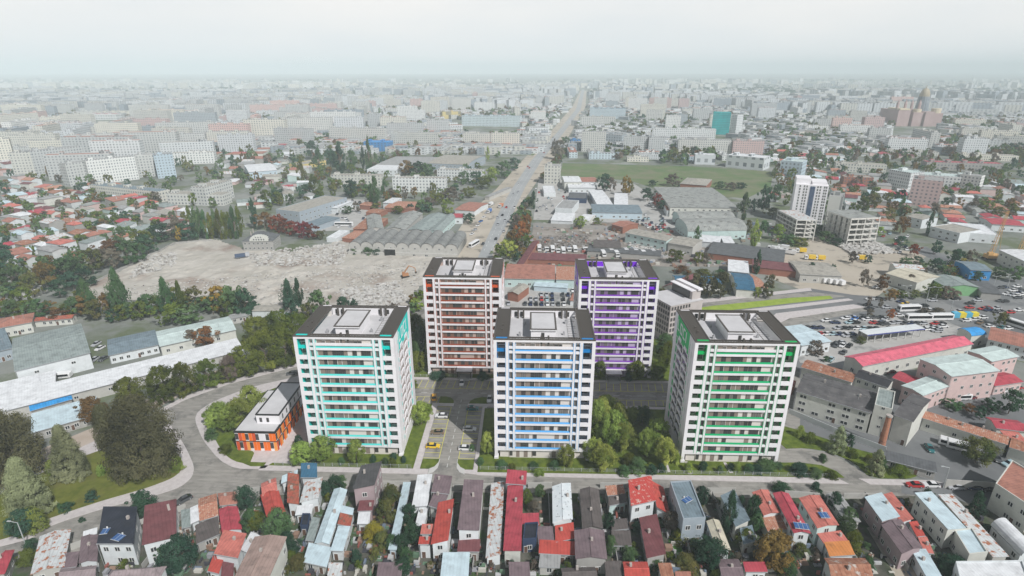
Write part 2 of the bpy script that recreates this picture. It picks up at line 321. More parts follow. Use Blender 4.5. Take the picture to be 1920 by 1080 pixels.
def win_mesh(name,fr,gl,f=.07,cur=None):
    b=MB(); b.box(0,-.06,0,1,0,f,0).box(0,-.06,1-f,1,0,1,0).box(0,-.06,f,f,0,1-f,0).box(1-f,-.06,f,1,0,1-f,0).box(.5-f/2,-.06,f,.5+f/2,0,1-f,0).box(f,-.025,f,1-f,0,1-f,1)
    return b.mesh(name,[fr,gl])
WM=win_mesh('window',m_wframe,m_glass,.06); WM2=win_mesh('window_curtained',m_wframe,M('glass_over_curtain',(.2,.185,.17),rough=.15,spec=.5),.06)
def build_tower():
    root=empty('residential_tower'); acc,lite=M('acc_slot',(1,0,0)),M('lite_slot',(1,.5,.5)); kl=[]
    def part(name,b,mats,parent=None):
        o=b.build(name,mats,parent or root)
        if parent is None: kl.append([o,[]])
        else: [k for k in kl if k[0] is parent][0][1].append(o)
        return o
    fz=[3.3+3*k for k in range(12)]          # floor levels
    PW=[(0,.95),(3.4,4.4),(5.5,6.2)]; PW+=[(TW-b_,TW-a_) for a_,b_ in PW]
    f=MB()
    for a_,b_ in PW:
        for y0,y1 in ((0,1.3),(TD-1.3,TD)): f.box(a_,y0,0 if a_<.5 or b_>TW-.5 else 3.0,b_,y1,40.1)
    def band(x0,x1,z0,z1,y0=.02,y1=.3): f.box(x0,y0,z0,x1,y1,z1); f.box(x0,TD-y1,z0,x1,TD-y0,z1)
    gaps=[(.95,3.4),(4.4,5.5),(6.2,TW-6.2),(TW-5.5,TW-4.4),(TW-3.4,TW-.95)]
    for gi,(x0,x1) in enumerate(gaps):
        band(x0,x1,39.5,40.1)
        for k,z in enumerate(fz):
            if gi in (0,4):
                if k<11: band(x0,x1,z-.35,z+1.0,.02,.25)
                if k==11: f.box(x0,.6,z-.1,x1,.9,z+.9,1)
            elif gi in (1,3): band(x0,x1,z-.35,z+.42)
            else: band(x0,x1,z-.33,z+.4)
        if gi in (1,2,3): band(x0,x1,37.4,38.2)
    # thin pale tinted edging on the pillars, accent colour bleed painted in
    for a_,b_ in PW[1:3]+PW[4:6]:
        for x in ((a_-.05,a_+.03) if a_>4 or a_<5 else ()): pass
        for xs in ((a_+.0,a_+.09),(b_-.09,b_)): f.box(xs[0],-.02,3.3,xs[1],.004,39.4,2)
    # coloured reveals
    for a_,b_ in PW:
        for xx,sx in ((a_,-1),(b_,1)):
            if 0<xx<TW:
                f.box(min(xx,xx+sx*.03),.32,3.7,max(xx,xx+sx*.03),1.35,39.4,1)
                f.box(min(xx,xx+sx*.03),TD-1.35,3.7,max(xx,xx+sx*.03),TD-.32,39.4,1)
    # side walls: piers, floor bands, coloured strips, crowning panel
    for side in (0,1):
        X0,X1=(0,.3) if side==0 else (TW-.3,TW); XP0,XP1=(.0,.3)
        def sb(y0,y1,z0,z1,m=0,out=0.):
            a_,b_=(0-out,.32) if side==0 else (TW-.32,TW+out); f.box(a_,y0,z0,b_,y1,z1,m)
        sb(1.3,2.2,0,40.1); sb(2.7,4.4,0,40.1); sb(5.0,5.6,0,40.1); sb(11.2,11.7,3,33,0); sb(17.4,17.8,3,33); sb(19.8,TD-1.3,0,40.1)
        for z in fz: sb(5.6,19.8,z-.3,z+.3,0,-.03); sb(2.2,2.7,z-.3,z+.9,0,-.05); sb(4.4,5,z-.3,z+.9,1,-.05)
        sb(5.6,19.8,33.3,40.1,1,-.015)
        sb(5.5,19.9,0,3,0,-.02)
        # lettering on the crowning panel: four white block letters
        def let(y0,rects):
            for (u0,v0,u1,v1) in rects:
                if side==0: f.box(-.06,19.0-y0-u1,35.6+v0,-.01,19.0-y0-u0,35.6+v1,0)
                else: f.box(TW-.01+.02,6.4+y0+u0,35.6+v0,TW+.06,6.4+y0+u1,35.6+v1,0)
        let(0,[(0,0,.5,3.4),(.5,0,2,.5)]); let(3,[(0,0,.5,3.4),(.5,0,1.9,.5),(.5,2.9,1.9,3.4),(1.9,0,2.4,3.4)]); let(6.4,[(0,0,.5,3.4),(.5,0,2.2,.5),(.5,2.9,2.2,3.4)]); let(9.6,[(0,0,.6,3.4)])
    f.box(4.4,TD-1.74,37.7,TW-4.4,TD-1.56,40.1,0)
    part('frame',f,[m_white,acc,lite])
    # coloured wall strips and recessed walls
    w=MB(); rn=random.Random(5)
    w.box(4.42,.62,0,TW-4.42,1.7,39.4); w.box(4.42,TD-1.7,0,TW-4.42,TD-.62,39.4); w.box(1.6,.86,0,4.42,2.6,2.95); w.box(TW-4.42,.86,0,TW-1.6,2.6,2.95)
    w.box(.34,2.6,0,4.38,2.9,39.4); w.box(TW-4.38,2.6,0,TW-.34,2.9,39.4); w.box(.34,TD-2.9,0,4.38,TD-2.6,39.4); w.box(TW-4.38,TD-2.9,0,TW-.34,TD-2.6,39.4)
    w.box(.34,2.95,.0,TW-.34,TD-2.95,37.6,0)
    for x0 in (3.5,TW-4.3): w.box(x0,1.4,3.4,x0+.8,2.55,39.3,2)
    w.box(1.,1.31,3.4,1.06,2.55,39.3,2)
    ws=[]
    for k in range(-1,12):
        z=fz[k] if k>=0 else .25
        x=6.5; par=k%2
        rk=random.Random(40+k//1 if k<2 else 50+par)
        while x<TW-7.6:
            t=rk.choice((0,1,2,1,2,0)); wd={0:1.0,1:1.1,2:1.05}[t]*rk.uniform(.85,1.2)
            if t==1: w.box(x,.57,z+.02,x+wd,.615,z+2.6,1)
            if t==2:
                w.box(x-.25,.58,z+.02,x,.61,z+2.6,1); ws.append((x,.58,z+.55,wd*(1 if k%2 else 1.15),1.85))
            x+=wd+.18
        for x0 in (4.55,TW-5.4): ws.append((x0,.58,z+.5,.85,1.9))
        for x0 in (1.3,TW-3.2): ws.append((x0,2.57,z+.6,1.9,1.8))
    part('wall',w,[m_beige,m_brown,acc])
    # side windows / dark recesses
    sw=[]
    for k in range(10):
        z=fz[k]
        for y0,y1 in ((5.7,11.1),(11.8,17.3)): sw.append((y0,y1,z+.3,z+2.7))
    b=MB()
    for side in (0,1):
        x0,x1=(.2,.24) if side==0 else (TW-.24,TW-.2)
        for (y0,y1,z0,z1) in sw: b.box(x0,y0,z0,x1,y1,z1,0 if side==0 else 1)
        b.box(x0,17.8,3.3,x1,19.8,33.3,2)
        for z in fz: b.box(x0,2.2,z+.9,x1,2.7,z+2.7,2); b.box(x0,4.4,z+.9,x1,5,z+2.7,0)
        for k in range(11):
            for y in (7,13.5):
                b.box(x0-.35,y,fz[k]+.3,x1+.35,y+2.8,fz[k]+1.25,3)
    part('side_glazing',b,[m_glass,M('louvre_grey',(.35,.3,.28)),acc,m_white])
    # balconies: one per floor, coloured floor + tinted rail
    for z in fz:
        b=MB(); b.box(6.2,.3,z-.2,TW-6.2,.62,z+.38,0); b.box(4.4,.3,z-.2,5.5,.62,z+.38,0); b.box(TW-5.5,.3,z-.2,TW-4.4,.62,z+.38,0); b.box(6.2,.32,z+.381,TW-6.2,.36,z+.84,0)
        b.box(6.2,.02,z+.401,TW-6.2,.3,z+.45,1)
        part('balcony',b,[lite,lite])
    ws.sort(key=lambda q:-q[2])
    for (x,y,z,a_,h) in ws[:100]:
        o=put(WM if rn.random()<.7 else WM2,'window',root,(x,y,z),0,(a_,1,h)); kl.append([o,[]])
    b=MB()
    for (x,y,z,a_,h) in ws[100:]: b.box(x,y-.05,z,x+a_,y,z+h,0); b.box(x+.08,y-.07,z+.08,x+a_-.08,y-.052,z+h-.08,1)
    for (x,y,z,a_,h) in ws: b.box(x,TD-y,z,x+a_,TD-y+.05,z+h,1)
    o=part('window',b,[m_wframe,m_glass]); o['kind']='stuff'
    # roof
    r=MB(); r.box(4.3,1.75,37.62,TW-4.3,TD-1.75,38.0,0); r.box(.4,1.8,37.61,4.3,TD-1.8,37.9,0); r.box(TW-4.3,1.8,37.61,TW-.4,TD-1.8,37.9,0)
    for i in range(14): r.box(TW-7.2,3+i*1.25,38.0,TW-4.6,3.05+i*1.25,38.06,1)
    r.box(TW-7.26,2.4,38,TW-7.2,TD-2.2,38.1,1)
    roof=part('roof',r,[m_deck,m_deckd])
    p=MB(); p.box(10.6,5.2,38.0,17.7,16.6,40.9,0); p.box(10.3,4.7,40.9,18.0,17.1,41.25,0,2); p.box(10.25,4.65,41.25,18.05,17.15,41.3,1); p.box(10.75,5.15,41.3,17.55,16.65,41.34,2)
    for (x0,y0,x1,y1) in ((10.25,4.65,18.05,5.1),(10.25,16.7,18.05,17.15),(10.25,5.1,10.7,16.7),(17.6,5.1,18.05,16.7)): p.box(x0,y0,41.3,x1,y1,41.45,1)
    for vx,vy,vs in ((7,7,.7),(8.6,15,.5),(20,8,.6),(21,16,.9),(9,4,.4)):
        v=MB(); v.box(vx,vy,38,vx+vs,vy+vs,38.5+vs*.6).cyl(vx+vs/2,vy+vs/2,38.5+vs*.6,38.9+vs*.6,vs*.3); part('roof_vent',v,[M('vent_metal',(.35,.35,.36),rough=.5)])
    pent=part('penthouse',p,[m_white,m_dark,m_deck])
    d=MB(); d.box(13.6,5.1,38.02,14.5,5.19,40.1,0); part('door',d,[m_wframe],pent)
    g=MB()
    for (x0,y0,x1,y1) in ((0,0,TW,.3),(0,TD-.3,TW,TD),(0,.3,.3,TD-.3),(TW-.3,.3,TW,TD-.3),(4.1,.35,4.4,TD-.35),(TW-4.4,.35,TW-4.1,TD-.35),(4.4,1.35,TW-4.4,1.55),(4.4,TD-1.5,TW-4.4,TD-1.35)): g.box(x0,y0,40.12,x1,y1,40.5)
    n=30
    for i in range(n):
        y=.5+i*(TD-1)/n; g.box(.35,y,40.2,4.1,y+.27,40.42); g.box(TW-4.1,y,40.2,TW-.35,y+.27,40.42)
    for i in range(46):
        x=4.5+i*(TW-9)/46; g.box(x,.35,40.2,x+.17,1.35,40.42); g.box(x,TD-1.35,40.2,x+.17,TD-.35,40.42)
    for x in (13.3,TW-13.5): g.box(x,.5,38,x+.5,1.3,41.1)
    for x,y in ((6.3,TD-3),(8,TD-3),(20,TD-2.8),(21.5,TD-2.6),(2,6),(2.2,9)): g.box(x,y,37.9,x+.5,y+.5,40.9)
    part('pergola',g,[m_dark])
    for x in (5.4,7.2,19.2,21.6):
        kl.append([put(WM,'window',root,(x,TD-1.8,38.3),0,(1,1,1.5)),[]])
    for x0,x1 in ((.7,3.9),(TW-3.9,TW-.7)):
        b=MB(); b.box(x0,.5,40.43,x1,1.25,40.52,0); part('corner_panel',b,[acc]); b=MB(); b.box(x0+.5,TD-.9,40.51,x1,TD-.45,40.56); part('rear_panel',b,[m_white])
    gf=MB()
    for (x0,x1) in ((0,1),(TW-1,TW)): gf.box(x0-.15,-.25,0,x1+.15,1.5,.8)
    part('plinth',gf,[m_white])
    return root,kl
troot,tkl=build_tower()
def canopy(root):
    b=MB(); x=11.2; b.box(x,-3.6,2.9,x+6.4,.0,3.25,0); b.box(x+.2,-3.4,3.25,x+6.2,-.05,3.32,1)
    for xx in (x+.5,x+5.5): b.box(xx,-3.3,.3,xx+.4,-2.9,2.9,0); b.box(xx-.1,-3.5,.0,xx+.6,0,.5,2)
    b.box(x+1.3,-5,.05,x+5.2,.0,.25,2); b.box(x+1.3,1.0,.25,x+5.2,1.3,2.8,3)
    o=b.build('entrance_canopy',[m_dark,m_white,m_conc,m_glass],root)
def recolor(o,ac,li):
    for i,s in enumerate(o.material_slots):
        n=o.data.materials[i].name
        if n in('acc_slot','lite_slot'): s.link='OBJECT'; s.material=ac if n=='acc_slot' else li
TOW={'teal':(-67.3,146.4,'residential high-rise with turquoise balconies and edging, leftmost of the front towers'),
 'orange':(-39.2,197.3,'residential high-rise with orange and brick red balconies, behind the turquoise and blue towers'),
 'blue':(-10.15,146.15,'residential high-rise with sky blue balcony bands in the middle of the front row'),
 'purple':(17.87,197,'residential high-rise with violet balconies behind the blue tower'),
 'green':(46.15,146.1,'residential high-rise with emerald green balconies at the right end of the front row')}
for i,(c,(x,y,lb)) in enumerate(TOW.items()):
    if i==0:
        o=troot; o.location=(x,y,.1); prs=tkl
    else:
        o=dup(troot,[(a_,b_) for a_,b_ in tkl],(x,y,.1),0)
    tag(o,lb,'residential tower','five residential towers with coloured balconies')
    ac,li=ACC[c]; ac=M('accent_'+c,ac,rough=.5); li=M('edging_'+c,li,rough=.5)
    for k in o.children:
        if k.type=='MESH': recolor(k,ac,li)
    if c in('orange','purple'):
        tb=M('facade_panel_bleed_'+c,(.5,.38,.33) if c=='orange' else (.48,.4,.56)); tn=M('facade_dark_panel_bleed_'+c,(.2,.11,.08) if c=='orange' else (.2,.13,.24))  # accent colour bleeding onto the walls, painted into the beige and brown panels
        for k in o.children:
            if k.name.startswith('wall'):
                for s_ in k.material_slots:
                    if s_.link=='DATA' and s_.material in (m_beige,m_brown): m0=s_.material; s_.link='OBJECT'; s_.material=tb if m0 is m_beige else tn
        canopy(o)
    if c=='purple':
        b=MB(); b.box(4.5,TD-1.8,38.02,TW-4.5,TD-1.75,40.05,0); b.build('roof_wall_cladding',[ac],o)
# ================================================================ building kit
C0=Vector((0,0,HC))
def hz_of(P,yt):
    """height of something standing at P whose top was read at image row yt"""
    t=(540-yt)/FPX; d=Vector((P[0],P[1],0))-C0; a_=d.dot(UP); b_=d.dot(FW); return (t*b_-a_)/(UP.z-t*FW.z)
def mpp(P):
    d=Vector((P[0],P[1],0))-C0; return d.dot(FW)/FPX
def imx(P,z=0):
    d=Vector((P[0],P[1],z))-C0; return 960+FPX*d.dot(RT)/d.dot(FW), 540-FPX*d.dot(UP)/d.dot(FW)
OCC=[]
def occupied(x,y,r=1):
    for (cx,cy_,ux,uy,L,D) in OCC:
        dx=x-cx;dy=y-cy_
        if abs(dx)>130 or abs(dy)>130: continue
        a_=dx*ux+dy*uy; b_=-dx*uy+dy*ux
        if -r<a_<L+r and -r<b_<D+r: return True
    return False
RC={'red':(.42,.065,.05),'crimson':(.38,.055,.075),'pinkred':(.58,.12,.17),'salmon':(.48,.15,.12),'terracotta':(.34,.15,.11),'orange':(.52,.2,.06),'maroon':(.16,.055,.06),
 'mauve':(.165,.12,.13),'mauvelight':(.25,.2,.205),'brown':(.10,.085,.08),'brownbeige':(.3,.215,.185),'navy':(.018,.022,.035),'slate':(.10,.105,.11),'black':(.035,.035,.04),
 'white':(.62,.63,.64),'lightblue':(.46,.56,.6),'mint':(.47,.55,.53),'bluegrey':(.16,.21,.24),'blue':(.035,.12,.2),'brightblue':(.03,.28,.62),'slategreen':(.24,.28,.27),
 'grey':(.3,.3,.295),'greybeige':(.33,.31,.27),'green':(.12,.25,.19),'cream':(.5,.46,.36),'darkgrey':(.07,.068,.07),'teal':(.0,.3,.3)}
def RM(k):
    nm='roof_'+k
    if nm in MC: return MC[nm]
    if k=='rustwhite': return M(nm,(.5,.52,.52),(.6,.62,.62),.5,.7,c3=(.36,.13,.06),s3=.7,l3=.53,h3=.6,stripe=(0,.9,.85),space='obj')
    if k=='whitespeck': return M(nm,(.55,.6,.62),(.66,.69,.7),.5,.7,c3=(.16,.17,.18),s3=1.3,l3=.6,h3=.64,space='obj')
    if k=='redspeck': return M(nm,(.5,.06,.05),(.45,.07,.06),.5,.7,c3=(.55,.35,.3),s3=1.2,l3=.56,h3=.62,space='obj',stripe=(0,.6,.8))
    if k=='rust': return M(nm,(.25,.1,.06),(.4,.2,.13),.7,.9,c3=(.45,.4,.36),s3=.6,l3=.58,h3=.66,stripe=(0,1.1,.8),space='obj')
    if k=='rusttile': return M(nm,(.36,.14,.09),(.46,.24,.16),1.2,.9,c3=(.5,.4,.33),s3=1.5,l3=.56,h3=.6,stripe=(0,.5,.75),space='obj')
    if k=='mossred': return M(nm,(.33,.07,.05),(.4,.13,.08),.5,.9,c3=(.17,.1,.07),s3=.9,l3=.5,h3=.6,stripe=(0,.8,.8),space='obj')
    if k=='tarfelt': return M(nm,(.075,.072,.075),(.13,.125,.125),.35,.95,c3=(.22,.21,.2),s3=.8,l3=.6,h3=.72,space='obj')
    if k=='asbestos': return M(nm,(.24,.25,.24),(.34,.35,.33),.25,.95,c3=(.16,.16,.15),s3=.3,stripe=(0,1.2,.82),space='obj')
    c=RC[k]; return M(nm,c,tuple(min(1,x*1.22+.01) for x in c),.35,.65 if sum(c)<1.2 else .55,c3=tuple(q*(.6 if sum(c)<1.2 else .8)+.01 for q in c),s3=.45,l3=.48,h3=.72,stripe=(0,.8,.84 if sum(c)<1.2 else .93),space='obj')
WC={'white':(.65,.68,.69),'cream':(.6,.6,.55),'mint':(.5,.62,.6),'mauve':(.36,.28,.29),'bluegrey':(.33,.38,.42),'grey':(.36,.35,.33),'pink':(.6,.45,.43),'beige':(.53,.55,.545),'lightblue':(.5,.6,.66),
 'concrete':(.46,.45,.42),'yellow':(.62,.5,.2),'brick':(.3,.13,.09),'palegreen':(.42,.5,.4),'blue':(.05,.22,.5),'navy':(.03,.05,.1),'green':(.2,.4,.2),'brightblue':(.04,.25,.55)}
def WMt(k):
    c=WC[k]; return M('wall_'+k,c,tuple(x*.9 for x in c),.6,.85,c3=tuple(x*.68 for x in c),s3=.35,l3=.55,h3=.8)
def apt(k,pu=3.2,pz=2.9,gl=(.11,.13,.15),wu=.45,wz=.5):
    """plastered or panel facade seen from far off, with its rows of window openings, toned at random"""
    nm='facade_%s_%g_%g'%(k,pu,pz)
    if nm in MC: return MC[nm]
    m=bpy.data.materials.new(nm); m.use_nodes=True; t=m.node_tree; t.nodes.clear(); L=t.links.new
    o=N(t,'ShaderNodeOutputMaterial'); b=N(t,'ShaderNodeBsdfPrincipled'); b.inputs['Roughness'].default_value=.8; L(b.outputs[0],o.inputs[0])
    g=N(t,'ShaderNodeTexCoord'); s=N(t,'ShaderNodeSeparateXYZ'); L(g.outputs['Object'],s.inputs[0])
    def mth(op,a_,b_=None):
        n=N(t,'ShaderNodeMath',operation=op)
        for i,v in enumerate((a_,b_)):
            if v is None: continue
            if isinstance(v,(int,float)): n.inputs[i].default_value=v
            else: L(v,n.inputs[i])
        return n.outputs[0]
    u=mth('MULTIPLY',mth('ADD',s.outputs[0],s.outputs[1]),1/pu); z=mth('MULTIPLY',s.outputs[2],1/pz)
    fu=mth('FRACT',u); fz=mth('FRACT',z)
    wn=mth('MULTIPLY',mth('MULTIPLY',mth('GREATER_THAN',fu,.5-wu/2),mth('LESS_THAN',fu,.5+wu/2)),mth('MULTIPLY',mth('GREATER_THAN',fz,.3),mth('LESS_THAN',fz,.3+wz)))
    cb=N(t,'ShaderNodeCombineXYZ'); L(mth('FLOOR',u),cb.inputs[0]); L(mth('FLOOR',z),cb.inputs[1]); wnz=N(t,'ShaderNodeTexWhiteNoise'); L(cb.outputs[0],wnz.inputs[0])
    oi=N(t,'ShaderNodeObjectInfo'); rr=N(t,'ShaderNodeValToRGB'); c=WC[k]; e=rr.color_ramp.elements; e[0].color=(c[0]*.85,c[1]*.86,c[2]*.88,1); e[1].color=(min(1,c[0]*1.12),min(1,c[1]*1.08),min(1,c[2]*1.02),1); L(oi.outputs['Random'],rr.inputs[0])
    nz=N(t,'ShaderNodeTexNoise'); nz.inputs['Scale'].default_value=.08; L(g.outputs['Object'],nz.inputs[0])
    mm=N(t,'ShaderNodeMixRGB',blend_type='MULTIPLY'); mm.inputs[0].default_value=.12; L(rr.outputs[0],mm.inputs[1]); L(nz.outputs[0],mm.inputs[2])
    gx=N(t,'ShaderNodeMixRGB'); gx.inputs[1].default_value=(*gl,1); gx.inputs[2].default_value=(c[0]*.6,c[1]*.6,c[2]*.6,1); L(mth('MULTIPLY',wnz.outputs[0],.8),gx.inputs[0])
    x=N(t,'ShaderNodeMixRGB'); L(wn,x.inputs[0]); L(mm.outputs[0],x.inputs[1]); L(gx.outputs[0],x.inputs[2]); L(x.outputs[0],b.inputs['Base Color'])
    MC[nm]=m; return m
m_lampg=M('zinc',(.35,.36,.37),rough=.5); m_pane=M('dark_pane',(.03,.035,.04),rough=.15,spec=.5); m_fr=M('white_frame',(.6,.6,.58)); m_chim=M('chimney_plaster',(.4,.36,.33))
WN=win_mesh('house_window',m_fr,m_pane,.09)
DOOR=MB().box(0,-.06,0,1,0,1,0).box(.08,-.08,.05,.92,-.061,.95,1).mesh('house_door',[m_fr,M('door_brown',(.12,.07,.05))])
def roofmesh(b,L,D,h,kind,rise,ov=.35,m=0,th=.16):
    x0,x1,y0,y1=-ov,L+ov,-ov,D+ov
    def sl(p):  # quad slab with thickness
        b.quad(*p,m); q=[(a[0],a[1],a[2]-th) for a in p]; b.quad(*q[::-1],m)
        for i in range(4): j=(i+1)%4; b.quad(q[i],q[j],p[j],p[i],m)
    if kind=='flat':
        b.box(0.02,.02,h-.2,L-.02,D-.02,h,m)
    elif kind=='gx': c=D/2; sl([(x0,y0,h),(x1,y0,h),(x1,c,h+rise),(x0,c,h+rise)]); sl([(x0,c,h+rise),(x1,c,h+rise),(x1,y1,h),(x0,y1,h)])
    elif kind=='gy': c=L/2; sl([(x0,y0,h),(c,y0,h+rise),(c,y1,h+rise),(x0,y1,h)]); sl([(c,y0,h+rise),(x1,y0,h),(x1,y1,h),(c,y1,h+rise)])
    elif kind=='sx': sl([(x0,y0,h),(x1,y0,h),(x1,y1,h+rise),(x0,y1,h+rise)])
    elif kind=='sy': sl([(x0,y0,h),(x1,y0,h+rise),(x1,y1,h+rise),(x0,y1,h)])
    elif kind=='syl': sl([(x0,y0,h+rise),(x1,y0,h),(x1,y1,h),(x0,y1,h+rise)])
    elif kind=='hip':
        q=min(L,D)/2; 
        if L>=D: r0,r1=(q,D/2,h+rise),(L-q,D/2,h+rise)
        else: r0,r1=(L/2,q,h+rise),(L/2,D-q,h+rise)
        a,b2,c,d=(x0,y0,h),(x1,y0,h),(x1,y1,h),(x0,y1,h)
        if L>=D: b.quad(a,b2,r1,r0,m); b.tri(b2,c,r1,m); b.quad(c,d,r0,r1,m); b.tri(d,a,r0,m)
        else: b.tri(a,b2,r0,m); b.quad(b2,c,r1,r0,m); b.tri(c,d,r1,m); b.quad(d,a,r0,r1,m)
        b.quad(d,c,b2,a,m)
    elif kind in('bx','by'):
        n=10; P=[]
        for i in range(n+1):
            a=math.pi*i/n
            if kind=='bx': P.append((None,D/2-(D/2+.2)*math.cos(a),h+rise*math.sin(a)))
            else: P.append((L/2-(L/2+.05)*math.cos(a),None,h+rise*math.sin(a)))
        for i in range(n):
            p,q=P[i],P[i+1]
            if kind=='bx': b.quad((x0,p[1],p[2]),(x1,p[1],p[2]),(x1,q[1],q[2]),(x0,q[1],q[2]),m)
            else: b.quad((p[0],y0,p[2]),(q[0],y0,q[2]),(q[0],y1,q[2]),(p[0],y1,p[2]),m)
def ridge(b,L,D,h,kind,rise,m=0):
    if kind=='gx': b.beam((-.35,D/2,h+rise+.02),(L+.35,D/2,h+rise+.02),.13,m)
    if kind=='gy': b.beam((L/2,-.35,h+rise+.02),(L/2,D+.35,h+rise+.02),.13,m)
def wallmesh(b,L,D,h,kind,rise,m=0):
    hh=h-.22
    b.box(0,0,0,L,D,hh if kind!='flat' else h-.2,m)
    if kind=='flat':
        t=.25; z=h-.2; z1=h+.35
        b.box(0,0,z,L,t,z1,m).box(0,D-t,z,L,D,z1,m).box(0,t,z,t,D-t,z1,m).box(L-t,t,z,L,D-t,z1,m)
    hh-=.001
    if kind=='gy': 
        for y in (.01,D-.01): b.tri((0,y,hh),(L,y,hh),(L/2,y,hh+rise),m)
    if kind=='gx':
        for x in (.01,L-.01): b.tri((x,0,hh),(x,D,hh),(x,D/2,hh+rise),m)
    if kind in('sx',):
        for x in (.01,L-.01): b.tri((x,0,hh),(x,D,hh),(x,D,hh+rise),m)
        b.quad((0,D-.01,hh),(L,D-.01,hh),(L,D-.01,hh+rise),(0,D-.01,hh+rise),m)
    if kind=='sy': 
        for y in (.01,D-.01): b.tri((0,y,hh),(L,y,hh),(L,y,hh+rise),m)
        b.quad((L-.01,0,hh),(L-.01,D,hh),(L-.01,D,hh+rise),(L-.01,0,hh+rise),m)
    if kind=='syl': 
        for y in (.01,D-.01): b.tri((0,y,hh),(L,y,hh),(0,y,hh+rise),m)
        b.quad((.01,0,hh),(.01,D,hh),(.01,D,hh+rise),(.01,0,hh+rise),m)
    if kind in('bx','by'):
        n=10
        for i in range(n):
            a0,a1=math.pi*i/n,math.pi*(i+1)/n
            if kind=='by':
                for y in (.01,D-.01): b.tri((L/2,y,hh),(L/2-L/2*math.cos(a0),y,hh+rise*math.sin(a0)),(L/2-L/2*math.cos(a1),y,hh+rise*math.sin(a1)),m)
            else:
                for x in (.01,L-.01): b.tri((x,D/2,hh),(x,D/2-D/2*math.cos(a0),hh+rise*math.sin(a0)),(x,D/2-D/2*math.cos(a1),hh+rise*math.sin(a1)),m)
def house(P,rz,L,D,h,kind,rise,wall,roof,label,name='house',cat='house',group=None,win=None,door=True,chim=1,simple=False,seed=0,wallmat=None,sk=0):
    """P = ground corner, x runs along the front, y away"""
    OCC.append((P[0],P[1],math.cos(rz),math.sin(rz),L,D))
    wm=wallmat or WMt(wall); rm=RM(roof); rn=random.Random(seed*7+int(P[0]*3)%997)
    if simple:
        b=MB(); wallmesh(b,L,D,h,kind,rise,0); roofmesh(b,L,D,h,kind,rise,m=1)
        if chim: x,y=L*rn.uniform(.2,.8),D*rn.uniform(.3,.7); b.box(x,y,h-1,x+.7,y+.7,h+rise+.6,2)
        o=b.build(name,[wm,rm,m_chim],None,(P[0],P[1],0),rz); return tag(o,label,cat,group)
    root=empty(name,(P[0],P[1],0),rz)
    def shr(b):
        b.v=[(v[0]+sk*v[1],v[1],v[2]) for v in b.v]; return b
    b=MB(); wallmesh(b,L,D,h,kind,rise); shr(b).build('wall',[wm],root)
    b=MB(); roofmesh(b,L,D,h,kind,rise); ridge(b,L,D,h,kind,rise); shr(b); ro=b.build('roof',[rm],root)
    if kind in('gx','sx','hip'): b=MB(); b.box(-.3,-.5,h-.16,L+.3,-.36,h-.03); b.beam((-.2,-.2,0),(-.2,-.42,h-.2),.06); b.build('gutter',[m_lampg],root)
    if L>7 and D>7 and kind!='flat' and rn.random()<.5: b=MB(); shr(b); b.beam((L*.8,D*.3,h),(L*.8,D*.3,h+rise+1.6),.04); b.beam((L*.8-.6,D*.3,h+rise+1.4),(L*.8+.6,D*.3,h+rise+1.4),.03); b.beam((L*.8-.4,D*.3,h+rise+1.1),(L*.8+.4,D*.3,h+rise+1.1),.03); b.build('aerial',[m_lampg],ro)
    for i in range(chim):
        x,y=L*rn.uniform(.15,.85),D*rn.uniform(.25,.75); x+=sk*y; b=MB(); b.box(x,y,h-.4,x+.55,y+.55,h+max(rise,.3)+.7); b.build('chimney',[m_chim],ro)
    sp,rows,ww,wh,z0=win or (2.3,max(1,int(h/2.8)),1.3,1.4,.95)
    cnt=0; fh=(h-.4)/rows if rows else 3
    def row(n,place,off):
        nonlocal cnt
        for k in range(rows):
            for i in range(n):
                if cnt>=98: return
                if rn.random()<.12: continue
                place(i,k); cnt+=1
    n=int((L-.8)/sp)
    if n>0 and rows:
        s=L/n
        row(n,lambda i,k: put(WN,'window',root,(s*(i+.5)-ww/2,0,z0+k*fh),0,(ww,1,wh)),0)
    n=int((D-.8)/sp)
    if n>0 and rows:
        s=D/n
        row(n,lambda i,k: put(WN,'window',root,(L+sk*(s*(i+.5)-ww/2),s*(i+.5)-ww/2,z0+k*fh),math.pi/2-math.atan(sk),(ww,1,wh)) if P[0]<0 else put(WN,'window',root,(sk*(s*(i+.5)+ww/2),s*(i+.5)+ww/2,z0+k*fh),-math.pi/2-math.atan(sk),(ww,1,wh)),0)
    if door: put(DOOR,'door',root,(L*.5+.9 if L>4 else .3,0,0.02),0,(1,1,2.1))
    return tag(root,label,cat,group)
def rect(A,B,Cc,h):
    a=G(*A,h);b=G(*B,h);c=G(*Cc,h); L=math.dist(a,b); ux,uy=(b[0]-a[0])/L,(b[1]-a[1])/L
    D=abs(-(c[0]-b[0])*uy+(c[1]-b[1])*ux); return a,math.atan2(uy,ux),L,D
def bq(A,B,Cc,h,kind,rise,wall,roof,label,shear=False,**k):
    a,rz,L,D=rect(A,B,Cc,h)
    if shear:
        b_=G(*B,h);c_=G(*Cc,h); k['sk']=max(-.55,min(.55,((c_[0]-b_[0])*math.cos(rz)+(c_[1]-b_[1])*math.sin(rz))/D))
    o=.35 if kind not in('flat','bx','by') else 0
    L=max(L-2*o,1.5);D=max(D-2*o,1.5); ux,uy=math.cos(rz),math.sin(rz)
    return house((a[0]+ux*o-uy*o,a[1]+uy*o+ux*o),rz,L,D,h,kind,rise,wall,roof,label,**k)
def block(xa,ya,xb,yb,yt,dep,kind,rise,wall,roof,label,**k):
    a=G(xa,ya);b=G(xb,yb); L=math.dist(a,b); rz=math.atan2(b[1]-a[1],b[0]-a[0]); h=hz_of(a,yt)
    return house(a,rz,L,dep,h,kind,rise,wall,roof,label,**k)
